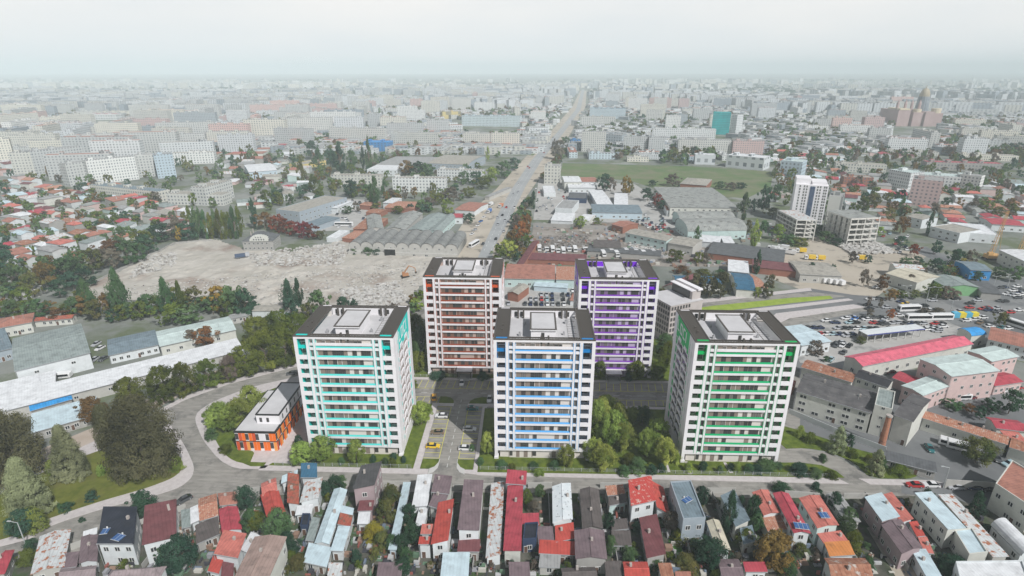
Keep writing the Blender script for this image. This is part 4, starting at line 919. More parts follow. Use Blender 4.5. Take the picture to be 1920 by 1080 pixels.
def tree_at(P,h,w,kind,col,label,group=None,lod='near',name='tree'):
    NT[0]+=1; rn=random.Random(NT[0]*13+5); rz=rn.uniform(0,6.28); me=CM[kind][lod][NT[0]%len(CM[kind][lod])]
    sx,sy=w*rn.uniform(.92,1.08),w*rn.uniform(.92,1.08)
    cat='tree' if kind!='bush' else 'bush'
    if kind=='bush': name='bush'
    if kind=='poplar': name='poplar_tree'
    if lod=='far' or kind=='bush':
        o=put(me,name,None,(P[0],P[1],.15),rz,(sx,sy,h)); o.material_slots[0].link='OBJECT'; o.material_slots[0].material=LM[col]; return tag(o,label,cat,group)
    r=empty(name,(P[0],P[1],.15),rz); 
    o=put(me,'crown',r,(0,0,0),0,(sx,sy,h)); o.material_slots[0].link='OBJECT'; o.material_slots[0].material=LM[col]
    put(TM[kind],'trunk',r,(0,0,0),0,(max(sx,.35*h)*.9,max(sy,.35*h)*.9,h)); return tag(r,label,cat,group)
CN={'dark':'dark olive','olive':'olive green','light':'light green','grey':'grey green','green':'green','deep':'deep green','autumn':'brownish autumn','yellow':'yellow','orange':'orange brown','red':'dark red','brown':'bare brownish','mixed':'yellow-green'}
AUTO=[]   # (object, base label, place, image x) -> ordinals at the end
def auto(o,base,place): 
    o['_b']=base; o['_p']=place; AUTO.append(o); return o
def T(px_,yb,yt,w,kind,col,label=None,place='',lod='near',group='trees'):
    P=G(px_,yb); h=max(.6,hz_of(P,yt)); 
    if kind in('broad','wide','bush'): w*=.8; h*=.96; P=(P[0]*(1+.0),P[1]+w*mpp(P)*.18)

    if kind!='poplar': h=min(h,26)
    o=tree_at(P,h,w*mpp(P),kind,col,label,group,lod)
    if label is None:
        kn={'poplar':'poplar','cone':'conical tree','bush':'bush'}.get(kind,'tree'); auto(o,CN[col]+' '+kn,place)
    return o
GL='trees on the left lawn'
T(16,918,782,125,'wide','dark','huge dark olive tree at the left edge behind the grey green conical tree',lod='hero',group=GL)
T(137,893,800,74,'cone','grey','broad conical grey green tree standing between the two huge dark trees',lod='hero',group=GL)
T(60,962,862,84,'cone','grey','conical grey green tree nearest the dark road at the lower left',lod='hero',group=GL)
T(264,903,732,140,'wide','dark','biggest dark olive tree with a rounded crown at the bend of the road',lod='hero',group=GL)
T(205,850,760,50,'wide','dark','slim part-hidden dark tree left of the biggest dark olive tree',lod='hero',group=GL)
T(172,798,750,60,'broad','autumn','sparse brownish tree behind the biggest dark tree',group=GL)
for x,y,t,w in ((98,892,862,26),(330,885,858,34),(190,893,872,20),(62,1000,955,55)): T(x,y,t,w,'bush','light',None,'on the left lawn',group='bushes')
T(40,1010,965,60,'broad','deep','deep green shrubby tree by the left road lamp')
T(268,975,928,58,'broad','deep','deep green tree between the navy and maroon roofs')
for x,y,t,w in ((243,775,702,88),(305,765,680,92),(345,752,672,70),(388,738,668,82),(460,716,640,88),(497,706,612,96),(535,696,596,92),(480,665,585,90),(522,650,575,92),(560,655,577,80),(440,708,655,66),(585,640,588,60),(425,726,672,50)):
    T(x,y-8,t+10,w*.76,'wide','olive',None,'along the road left of the towers',group='roadside trees left of the towers')
for x,y,t,w in ((432,718,668,34),): T(x,y,t,w,'broad','brown',None,'along the road left of the towers')
GG='trees in the tower gardens'
for x,y,t,w in ((472,790,727,52),(412,802,758,50),(448,806,752,54),(430,812,765,48),(400,806,770,36),(566,872,835,50),(603,870,824,52),(668,872,828,38),(789,800,757,42),(915,855,812,34),(1062,880,838,36),(1112,870,826,52),(1128,886,836,58),(1118,830,750,48),(1148,848,772,60),(1128,805,748,44),(1160,800,758,42),(1186,800,768,44),(1166,850,792,56),(1212,862,806,44),(1244,878,822,46),(1235,842,790,52),(1140,775,745,44),(1125,712,678,34),(1194,716,680,46),(1232,716,682,42),(1245,695,650,36),(1252,680,640,28),(783,700,660,34)):
    T(x,y,t,w*(.95 if 1100<x<1260 else 1.1),'broad','light' if y>720 else 'olive',None,'in the gardens around the towers',group=GG)
for x,y,t,w in ((784,690,640,34),(788,665,612,30),(1090,842,790,40),(1205,800,765,40),(1248,665,628,40),(1262,790,752,36)): T(x,y,t,w,'broad','green',None,'in the gardens around the towers',group=GG)
for x,y,t,w,c in ((570,868,852,30,'green'),(700,868,853,14,'deep'),(722,872,860,18,'green'),(738,862,850,16,'deep'),(748,850,838,16,'green'),(757,868,855,12,'deep'),(735,875,860,20,'olive'),(780,632,586,44,'olive'),(1040,880,866,26,'green'),(1000,880,868,22,'green'),(940,878,866,28,'green'),(960,882,870,20,'olive'),(1195,886,862,46,'green'),(1180,876,850,30,'olive'),(1170,893,875,30,'green'),(1318,884,866,22,'deep'),(1290,886,868,20,'light'),(1382,886,866,18,'light'),(1372,882,872,22,'deep'),(1440,884,868,50,'green'),(1500,892,872,40,'deep'),(1530,896,880,30,'green'),(1560,898,886,30,'olive'),(1500,822,798,20,'light'),(1520,832,812,26,'olive'),(1460,880,868,20,'green'),(1405,886,872,26,'green'),(1600,860,845,26,'olive'),(1630,868,855,22,'olive'),(1690,892,876,44,'olive'),(1655,880,862,24,'green'),(1543,868,852,16,'green'),(1240,886,870,20,'deep'),(885,846,834,14,'green'),(900,872,858,18,'green'),(590,866,854,24,'deep'),(640,872,858,16,'green'),(560,845,815,20,'deep'),(395,826,805,30,'green'),(422,850,836,30,'olive'),(1222,890,872,24,'deep'),(820,712,700,40,'deep'),(905,712,700,30,'deep'),(1180,714,700,24,'deep'),(775,728,712,20,'olive'),(1265,870,848,26,'light'),(1420,888,876,30,'deep'),(1010,893,882,26,'light'),(1350,888,874,16,'green')):
    T(x,y,t,w,'bush',c,None,'in the gardens around the towers',group='garden bushes')
T(1568,848,800,42,'cone','grey','conical grey green tree in the garden below the long cream factory'); T(1640,888,844,38,'cone','grey','conical grey green tree nearest the brick chimney in the right garden')
T(1835,875,828,68,'broad','mixed','round yellow green tree by the white vans on the right'); T(1540,866,852,14,'broad','green','sapling beside the curved drive')
T(1790,1020,1000,1,'broad','green','tiny sapling') if False else None
GY='trees in the house gardens'
for x,y,t,w,kd,c in ((335,1080,1018,82,'broad','deep'),(310,1060,1030,40,'broad','green'),(523,1018,962,62,'broad','green'),(540,1050,1005,50,'broad','deep'),(462,965,915,44,'broad','deep'),(470,1000,960,40,'broad','green'),(480,1000,965,36,'broad','olive'),(610,935,905,30,'broad','deep'),(628,925,895,34,'broad','deep'),(640,915,892,26,'bush','green'),(733,950,912,38,'broad','mixed'),(725,985,940,42,'broad','mixed'),(700,1015,985,50,'bush','yellow'),(715,1030,1000,40,'bush','mixed'),(735,1035,1005,34,'bush','green'),(768,985,950,36,'broad','deep'),(772,1025,985,40,'broad','deep'),(752,1045,1005,34,'broad','deep'),(760,1060,1030,30,'broad','green'),(668,1060,1035,26,'broad','deep'),(560,1075,1045,36,'broad','mixed'),(548,1060,1035,30,'bush','olive'),(755,1085,1055,44,'broad','deep'),(1012,935,912,26,'broad','green'),(988,950,920,26,'broad','olive'),(1000,965,940,30,'bush','brown'),(1140,1000,965,30,'broad','deep'),(1145,1040,1005,30,'bush','green'),(1180,1055,1030,40,'bush','green'),(1285,985,950,36,'broad','brown'),(1260,1000,965,40,'broad','brown'),(1275,1020,995,40,'bush','olive'),(1330,1070,1018,68,'broad','deep'),(1310,1040,1020,40,'broad','green'),(1290,1072,1048,60,'bush','mixed'),(1362,1000,925,30,'poplar','deep'),(1316,950,915,30,'broad','deep'),(1410,990,930,32,'broad','deep'),(1418,1000,965,28,'broad','green'),(1452,1075,1008,80,'broad','autumn'),(1440,1060,1020,50,'broad','mixed'),(1475,1085,1045,44,'broad','green'),(1400,1030,1000,44,'broad','olive'),(1565,960,925,28,'broad','deep'),(1585,1010,975,40,'broad','green'),(1600,1035,1000,40,'bush','olive'),(1590,985,955,30,'broad','green'),(1628,1065,1045,26,'bush','green'),(1465,925,908,40,'bush','deep'),(1825,965,922,36,'cone','deep'),(1790,1078,1050,60,'bush','deep'),(1770,1090,1060,40,'bush','deep'),(1375,1085,1060,30,'bush','light'),(1345,1090,1072,30,'bush','light'),(1120,950,930,24,'bush','deep'),(1050,1082,1065,30,'bush','green'),(1850,1000,985,20,'bush','deep'),(960,1075,1050,20,'bush','deep'),(60,1040,1015,30,'broad','deep'),(50,1060,1035,44,'bush','olive'),(1195,1000,980,24,'bush','deep'),(1230,1068,1050,30,'bush','green'),(1390,950,930,18,'bush','deep'),(1530,920,905,20,'bush','deep'),(865,1075,1060,30,'bush','olive'),(1500,1040,1020,30,'bush','mixed'),(1660,1015,985,26,'bush','deep')):
    T(x,y,t,w,kd,c,None,'among the houses in front',group=GY)
# belt of trees between the halls and the rubble field
rn=random.Random(11)
GB='tree belt below the demolition site'
for x in range(-10,470,17):
    y=600+rn.uniform(-10,8)-(x>300)*14; c=rn.choice(['green','olive','mixed','deep','autumn','green','olive'])
    T(x,y,y-rn.uniform(24,44),rn.uniform(34,50),'broad',c,None,'in the belt below the demolition site',lod='mid',group=GB)
for x,y,t,w,c in ((170,588,526,30,'green'),(180,595,548,26,'green'),(232,592,508,36,'green'),(222,588,545,26,'green'),(318,590,524,30,'green'),(343,585,530,20,'olive'),(545,588,527,30,'deep'),(562,575,525,20,'deep'),(268,590,560,20,'green')): T(x,y,t,w,'poplar',c,None,'below the demolition site',lod='near',group=GB)
for x,y,t,w,c in ((410,588,538,44,'yellow'),(436,596,534,46,'green'),(460,598,540,40,'deep'),(425,600,555,40,'olive'),(600,600,545,44,'green'),(578,605,568,36,'mixed'),(645,600,556,30,'deep'),(663,600,560,22,'deep'),(615,615,580,40,'olive'),(545,600,560,34,'deep'),(320,610,570,60,'olive'),(350,612,575,60,'green'),(150,575,545,30,'olive'),(735,600,570,26,'brown'),(780,585,560,30,'light'),(385,655,615,44,'autumn'),(362,650,618,36,'brown'),(40,580,540,44,'olive'),(60,560,512,44,'mixed'),(90,545,490,44,'autumn'),(20,545,500,50,'green'),(120,530,485,50,'green'),(145,520,470,46,'green'),(170,515,465,50,'mixed'),(190,505,468,46,'brown'),(215,505,465,46,'brown'),(238,500,450,40,'green'),(110,560,525,36,'deep'),(135,545,510,40,'deep'),(160,540,500,40,'deep'),(10,520,470,50,'deep'),(275,480,440,44,'deep'),(255,495,455,40,'green'),(300,455,420,50,'deep'),(330,450,412,40,'brown'),(350,455,415,44,'deep'),(230,470,425,30,'green'),(200,480,450,44,'autumn'),(265,470,432,46,'olive')):
    T(x,y,t,w*1.1,'broad',c,None,'around the demolition site',lod='mid',group='trees around the demolition site')
for x in range(362,455,9): T(x,450-rn.uniform(0,6),rn.uniform(388,402),20,'poplar',rn.choice(['green','olive','green']),None,'at the far edge of the demolition site',lod='mid',group='poplars at the demolition site')
for x,y,t,w,c in ((337,455,423,22,'yellow'),(355,430,410,16,'yellow'),(495,432,398,40,'autumn'),(520,436,402,44,'red'),(532,440,410,34,'red'),(565,448,416,40,'red'),(585,450,420,34,'red'),(548,445,415,30,'red'),(600,450,432,26,'mixed')): T(x,y,t,w,'broad',c,None,'beside the gutted mansion',lod='mid',group='trees beside the gutted mansion')
# ================================================================ vehicles
m_tyre=M('tyre',(.02,.02,.02)); m_rim=M('rim',(.4,.4,.42),rough=.3); m_cg=M('car_glass',(.015,.017,.02),rough=.08,spec=.6); m_light=M('lamp_glass',(.6,.6,.58),rough=.2); m_rear=M('tail_lamp',(.4,.02,.02))
def loft(b,secs,m,close=True):
    """secs: list of rings (same count)"""
    n=len(secs[0]); k=len(b.v)
    for s in secs: b.v+=s
    for i in range(len(secs)-1):
        for j in range(n):
            j2=(j+1)%n; b.f.append((k+i*n+j,k+i*n+j2,k+(i+1)*n+j2,k+(i+1)*n+j)); b.m.append(m)
    b.f.append(tuple(range(k+n-1,k-1,-1))); b.m.append(m); b.f.append(tuple(range(k+(len(secs)-1)*n,k+len(secs)*n))); b.m.append(m)
def car_body(L=4.5,Wd=1.8,hb=.85):
    b=MB(); ys=Wd/2; secs=[]
    for x,zt,w in ((0,.55,.84),(.12,.72,.92),(1.15,.9,1),(1.9,.95,1),(3.2,.97,1),(4.25,.95,.97),(4.45,.8,.9),(4.5,.5,.86)):
        w*=ys; secs.append([(x*L/4.5,-w,.28),(x*L/4.5,-w,.62),(x*L/4.5,-w*.93,zt),(x*L/4.5,w*.93,zt),(x*L/4.5,w,.62),(x*L/4.5,w,.28)])
    loft(b,secs,0); b.quad((1.95,-.62,1.445),(3.35,-.62,1.445),(3.35,.62,1.445),(1.95,.62,1.445),0); return b
def cabin():
    b=MB(); secs=[]
    for x,zt,w in ((1.2,.93,.8),(1.95,1.42,.64),(3.35,1.43,.64),(4.2,.97,.76)):
        secs.append([(x,-.82,.88),(x,-w,zt),(x,w,zt),(x,.82,.88)])
    loft(b,secs,0); return b
def wheel():
    b=MB(); n=12; r=.33
    for s,(y0,y1) in enumerate(((-.1,.1),)):
        ring0=[(r*math.cos(2*math.pi*i/n),y0,r*math.sin(2*math.pi*i/n)) for i in range(n)]; ring1=[(x,y1,z) for x,_,z in ring0]; loft(b,[ring0,ring1],0)
        loft(b,[[(x*.6,y0-.01,z*.6) for x,_,z in ring0],[(x*.6,y1+.01,z*.6) for x,_,z in ring1]],1)
    return b
m_cs=M('car_slot',(1,1,1))
CB=car_body().mesh('body',[m_cs]); CC=cabin().mesh('window_band',[m_cg]); CW=wheel().mesh('wheel',[m_tyre,m_rim])
_r=MB(); _r.box(2.0,-.58,1.425,3.3,.58,1.46); CRF=_r.mesh('roof',[m_cs])
_h=MB(); _h.box(-.02,-.2,-.08,.08,.2,.08); CHL=_h.mesh('headlight',[m_light]); _h=MB(); _h.box(-.08,-.2,-.08,.02,.2,.08); CTL=_h.mesh('tail_lamp',[m_rear])
# one-mesh car for those far off
_b=car_body(); _b.m=[0]*len(_b.f); _c=cabin(); k=len(_b.v); _b.v+=_c.v; _b.f+=[tuple(i+k for i in f) for f in _c.f]; _b.m+=[1]*len(_c.f); _b.box(2,-.6,1.42,3.3,.6,1.46,0)
for x in (.8,3.6): _b.box(x-.3,-.93,0,x+.3,-.7,.6,2); _b.box(x-.3,.7,0,x+.3,.93,.6,2)
CFAR=_b.mesh('car',[m_cs,m_cg,m_tyre])
PAINT={k:M('paint_'+k,v,rough=.25,spec=.5) for k,v in {'white':(.7,.7,.7),'silver':(.42,.43,.45),'black':(.02,.02,.022),'dark grey':(.08,.085,.09),'navy':(.02,.035,.09),'red':(.42,.03,.03),'yellow':(.72,.48,.04),'amber':(.65,.33,.02),'brown':(.2,.15,.1),'blue':(.04,.14,.4),'teal':(.03,.14,.15),'pale blue':(.35,.48,.52),'orange':(.55,.17,.05),'maroon':(.16,.03,.04)}.items()}
def paint(o,c):
    for i,s in enumerate(o.material_slots):
        if o.data.materials[i] and o.data.materials[i].name=='car_slot': s.link='OBJECT'; s.material=PAINT[c]
def car(P,rz,c,label=None,group=None,near=True,place='',z=.07):
    """P = middle of the car"""
    ux,uy=math.cos(rz),math.sin(rz); loc=(P[0]-2.25*ux,P[1]-2.25*uy,z)
    if not near:
        o=put(CFAR,'car',None,loc,rz); paint(o,c); tag(o,label,'car',group)
        if not label: auto(o,c+' car',place)
        return o
    r=empty('car',loc,rz); o=put(CB,'body',r); paint(o,c); put(CC,'window_band',r); o=put(CRF,'roof',r); paint(o,c)
    for x in (.82,3.62):
        for y in (-.82,.82): put(CW,'wheel',r,(x,y,.33))
    for y in (-.62,.62): put(CHL,'headlight',r,(.03,y,.62)); put(CTL,'tail_lamp',r,(4.47,y,.68))
    tag(r,label,'car',group)
    if not label: auto(r,c+' car',place)
    return r
GC='cars parked between the towers'
pi=math.pi
for x,y,rz,c,lb in ((866,720,pi/2+.05,'white','white car parked nose-out in front of the entrance of the orange tower'),(814,747,-pi/2+.15,'amber','amber coupe in the bay at the corner of the rear parking road'),(918,750,pi/2,'white','white car by the blue tower on the rear parking road'),(828,782,0,'white','white car with a dark roof in the left parking row'),(886,768,pi,'teal','teal and white car at the top of the right parking row'),(880.5,807,pi,'white','white car in the middle of the right parking row'),(820,813,0,'brown','bronze brown saloon in the left parking row'),(812,839,pi,'yellow','yellow hatchback with a black roof in the left parking row'),(873,843,pi,'white','white car lowest in the right parking row'),(1127,752,-pi/2-.2,'orange','dark orange car at the corner behind the blue tower'),(548,702,.3,'dark grey','dark grey car on the road behind the turquoise tower')):
    car(G(x,y),rz,c,lb,GC)
GS='cars parked along the front street'
for x,y,c in ((1714,912,'red'),(1745,912,'white'),(1791,916,'silver'),(1826,917,'navy'),(1853,920,'black')): car(G(x,y),-.03,c,c+' car parked along the street at the right end of the gardens',GS)
for x,y,rz,c,lb in ((1742,843,1.35,'teal','dark teal car standing by the long rust orange row'),(1891,872,.3,'pale blue','pale turquoise car near the right edge'),(1868,862,1.2,'dark grey','dark car beside the round yellow green tree'),(1584,794,1.2,'dark grey','dark car in front of the long cream factory'),(1838,742,-.1,'white','white car in front of the pink building'),(1800,748,.2,'silver','silver car in front of the pink building'),(1818,748,.2,'maroon','maroon car in front of the pink building'),(1877,735,.1,'white','white car near the crimson entrance wing'),(1905,729,.1,'red','red car near the crimson entrance wing'),(181,647,1.5,'silver','silver car left in the yard of the large warehouse'),(194,675,1.5,'dark grey','dark car in the yard between the halls'),(188,655,1.4,'white','white car in the yard between the halls'),(178,676,1.6,'silver','silver car nearest the long white roof'),(334,655,.2,'silver','silver car in front of the mint roofed building'),(187,736,.3,'blue','blue car under the long white roof'),(1540,703,.4,'maroon','maroon car in the yard left of the raspberry red hall'),(1668,699,.3,'maroon','maroon car under the raspberry red hall'),(345,915+25,.9,'dark grey','dark blue grey car parked beside the tiled houses')):
    car(G(x,y),rz,c,lb,'cars in the yards')
def boxcar(name,Lg,Wg,H,cab=True):
    b=MB(); b.prism([(0,-Wg/2),(Lg,-Wg/2),(Lg,Wg/2),(0,Wg/2)],.4,H*.98); return b
def bus(P,rz,label,Lg=12,c='white',name='bus',cat='bus',H=3.2,group=None):
    r=empty(name,(P[0]-math.cos(rz)*Lg/2,P[1]-math.sin(rz)*Lg/2,.07),rz)
    b=MB(); loft(b,[[(x,-1.25*w,.35),(x,-1.25*w,H*.9*zt),(x,-1.1*w,H*zt),(x,1.1*w,H*zt),(x,1.25*w,H*.9*zt),(x,1.25*w,.35)] for x,zt,w in ((0,.9,.95),(.3,1,1),(Lg-.3,1,1),(Lg,.95,.97))],0)
    o=b.build('body',[m_cs],r); paint(o,c)
    b=MB(); b.box(.5,-1.28,H*.45,Lg-.6,-1.2,H*.85); b.box(.5,1.2,H*.45,Lg-.6,1.28,H*.85); b.box(-.03,-1.0,H*.4,.2,1.0,H*.82); b.build('window_band',[m_cg],r)
    for x in (2,Lg-3):
        for y in (-1.1,1.1): put(CW,'wheel',r,(x,y,.45),0,(1.4,1.4,1.4))
    return tag(r,label,cat,group)
def truck(P,rz,label,c='white',box=True,group=None,Lg=8.,auto_=None):
    r=empty('truck',(P[0]-math.cos(rz)*Lg/2,P[1]-math.sin(rz)*Lg/2,.07),rz); H=3.2 if box else 1.1
    b=MB(); b.box(0,-1.2,.5,1.9,1.2,2.8); b.build('cab',[PAINT['white']],r); b=MB(); b.box(-.03,-1.05,1.6,.1,1.05,2.5); b.box(.2,-1.23,1.6,1.4,1.23,2.4); b.build('window_band',[m_cg],r)
    b=MB(); b.box(2.1,-1.25,.9,Lg,1.25,H if box else 1.3); b.build('load_box',[PAINT[c]],r)
    for x in (1,Lg-2):
        for y in (-1.1,1.1): put(CW,'wheel',r,(x,y,.45),0,(1.4,1.4,1.4))
    tag(r,label,'truck',group); return r
def Zp(x,y): return (1540+x/5.05,470+y/5.05)
bus(G(*Zp(825,572)),.12,'white minibus with dark windows on the approach to the junction',11); bus(G(*Zp(915,660)),.05,'white coach with a dark window band, left of the two by the junction'); bus(G(*Zp(1112,655)),.05,'white coach with a dark window band, right of the two by the junction'); bus(G(*Zp(1868,730)),-1.1,'white coach at the right edge of the junction')
rn=random.Random(9)
bus(G(*Zp(1588,388)),-.3,'white van crossing at the top of the junction',6,name='van',cat='van',H=2.4); bus(G(1780,836),-.6,'white van parked by the round yellow green tree',6,name='van',cat='van',H=2.4); bus(G(1796,842),-.5,'white box van beside the round yellow green tree',6.5,name='van',cat='van',H=2.7); bus(G(1803,748),.1,'white minibus in front of the pink building',5.5,name='van',cat='van',H=2.3) 
bus(G(120,708),.25,'white van by the door of the large warehouse',5.5,name='van',cat='van',H=2.2); bus(G(645,424),.0,'white coach in the yard beside the grey corrugated sheds',14); bus(G(889,461),1.2,'white and blue coach standing on the dirt verge of the boulevard',12)
for i,(x,y,c) in enumerate(((1045,478,'silver'),(1270,465,'black'),(1475,478,'silver'),(1405,508,'black'),(1695,485,'dark grey'),(1860,453,'dark grey'),(1297,583,'silver'),(970,530,'black'),(610,545,'silver'),(800,512,'yellow'),(755,490,'navy'))): car(G(*Zp(x,y)),.05*((i%3)-1)+.05,c,None,'cars on the junction',False,'driving at the junction')
rn=random.Random(4)
for x,y,c in ((40,670,'white'),(130,690,'navy'),(230,650,'white'),(310,652,'blue'),(310,680,'white'),(395,645,'black'),(428,660,'white'),(500,640,'dark grey'),(560,640,'black'),(600,655,'silver'),(735,622,'white'),(560,700,'black'),(600,705,'dark grey'),(690,690,'dark grey'),(735,690,'silver'),(1150,725,'white'),(1050,735,'silver'),(1330,385,'white'),(1370,395,'silver'),(1400,385,'navy'),(1440,390,'teal'),(1340,410,'white'),(1370,375,'white'),(1290,280,'white'),(1320,300,'white'),(1360,330,'white'),(1190,165,'yellow'),(1280,185,'white'),(1300,190,'silver'),(1430,290,'dark grey'),(1490,320,'silver'),(1370,670,'white'),(1440,660,'white'),(1500,690,'brown'),(1590,725,'white'),(1700,740,'teal'),(1760,745,'white'),(240,815,'silver'),(130,890,'black'),(180,880,'silver'),(300,640,'silver'),(1000,745,'white'),(1090,770,'silver'),(520,355,'white')): car(G(*Zp(x,y)),rn.choice([.1,.2,-.1,.6,3.2]),c,None,'cars parked around the bus station',False,'parked around the bus station')
rn=random.Random(14)
for k in range(46):
    t=rn.random(); lane=rn.choice((0,1,2,3)); x=1620+300*t; y=(556,563,573,580)[lane]-18*t+ (t*26 if lane>1 else 0)
    if rn.random()<.35: x=rn.uniform(1830,1915); y=rn.uniform(535,600)
    car(G(x,y),.12 if lane>1 else .2,rn.choice(['white','silver','black','dark grey','red','navy','white']),None,'cars on the junction',False,'driving at the junction')
for i in range(4):
    P=G(*Zp(1245+i*58,640)); b=MB(); b.box(0,0,.2,3.2,2.2,2.7); [b.box(k*.4,-.03,.3,k*.4+.12,0,2.6) for k in range(8)]; tag(b.build('container',[M('container_'+'by'[i%2],(.1,.42,.6) if i%2==0 else (.75,.6,.05))],None,(P[0],P[1],0),0),('light blue','yellow','light blue','yellow')[i]+' kiosk box, '+('first','second','third','fourth')[i]+' from the left in the coloured row','kiosk','coloured kiosks beside the coaches')
# ================================================================ middle distance
GM='industrial buildings beyond the demolition site'
# gutted mansion
A=G(458,471);B_=G(514,470); L=math.dist(A,B_); rz=math.atan2(B_[1]-A[1],B_[0]-A[0]); D=15; h=hz_of(A,452)
root=house(A,rz,L,D,h,'hip',4.5,'grey','slate','gutted mansion with dark hipped roofs and a curved front gable at the rubble field',name='mansion',win=(2.4,2,1.2,1.7,1),chim=2,door=False)
b=MB(); n=12; cx=L*.55; 
for i in range(n):
    a0,a1=math.pi*i/n,math.pi*(i+1)/n; x0,x1=cx-6*math.cos(a0),cx-6*math.cos(a1); b.prism([(x0,-.5),(x1,-.5),(x1,3),(x0,3)],h-.3,h+3.6*math.sin((a0+a1)/2),0)
g=b.build('gable',[WMt('cream')],root)
for i in range(5): put(WN,'window',g,(cx-3.6+i*1.6,-.5,h+.3),0,(1,1,1.3))
for i in range(3): put(WN,'window',g,(cx-2.2+i*1.6,-.5,h+2),0,(.9,1,.9))
# nine barrel vaults
a_,rz,L,D=rect((654,461),(858,467),(856,441),5.2)
root=empty('vaulted_hangar',(*a_,0),rz); OCC.append((*a_,math.cos(rz),math.sin(rz),L,D)); n=9; w=L/n
b=MB(); b.box(0,0,0,L,D,5)
for i in range(n):
    q=MB(); wallmesh(q,w,D,5.2,'by',w*.42); k=len(b.v); b.v+=[(x+i*w,y-.03,z) for x,y,z in q.v]; b.f+=[tuple(j+k for j in f) for f in q.f]; b.m+=[0]*len(q.f)
b.box(0,-2.5,-.1,L,-.1,2.2)
b.build('wall',[WMt('concrete')],root)
m_v=M('vault_felt',(.17,.175,.17),(.26,.265,.255),.3,.95,c3=(.11,.11,.115),s3=.15,stripe=(1,2.5,.85),space='obj')
for i in range(n):
    q=MB(); roofmesh(q,w,D,5.2,'by',w*.42); o=q.build('roof',[m_v],root,(i*w,0,0))
    put(WN,'window',root,(i*w+w/2-.6,-.06,4),0,(1.2,1,1.2))
q=MB(); q.box(3*w+.4,-2.62,.1,4*w-.4,-2.5,4.4); q.build('door',[m_black],root)
q=MB(); q.box(3*w+.2,-2.55,2.2,4*w-.2,-.1,4.6); q.build('porch',[WMt('concrete')],root)
for i in (0,1,2,5,6): put(WN,'window',root,(i*w+w/2-1,-2.5,.5),0,(2,1,1.2))
tag(root,'row of nine barrel vaulted sheds with round windows by the rubble field','hangar')
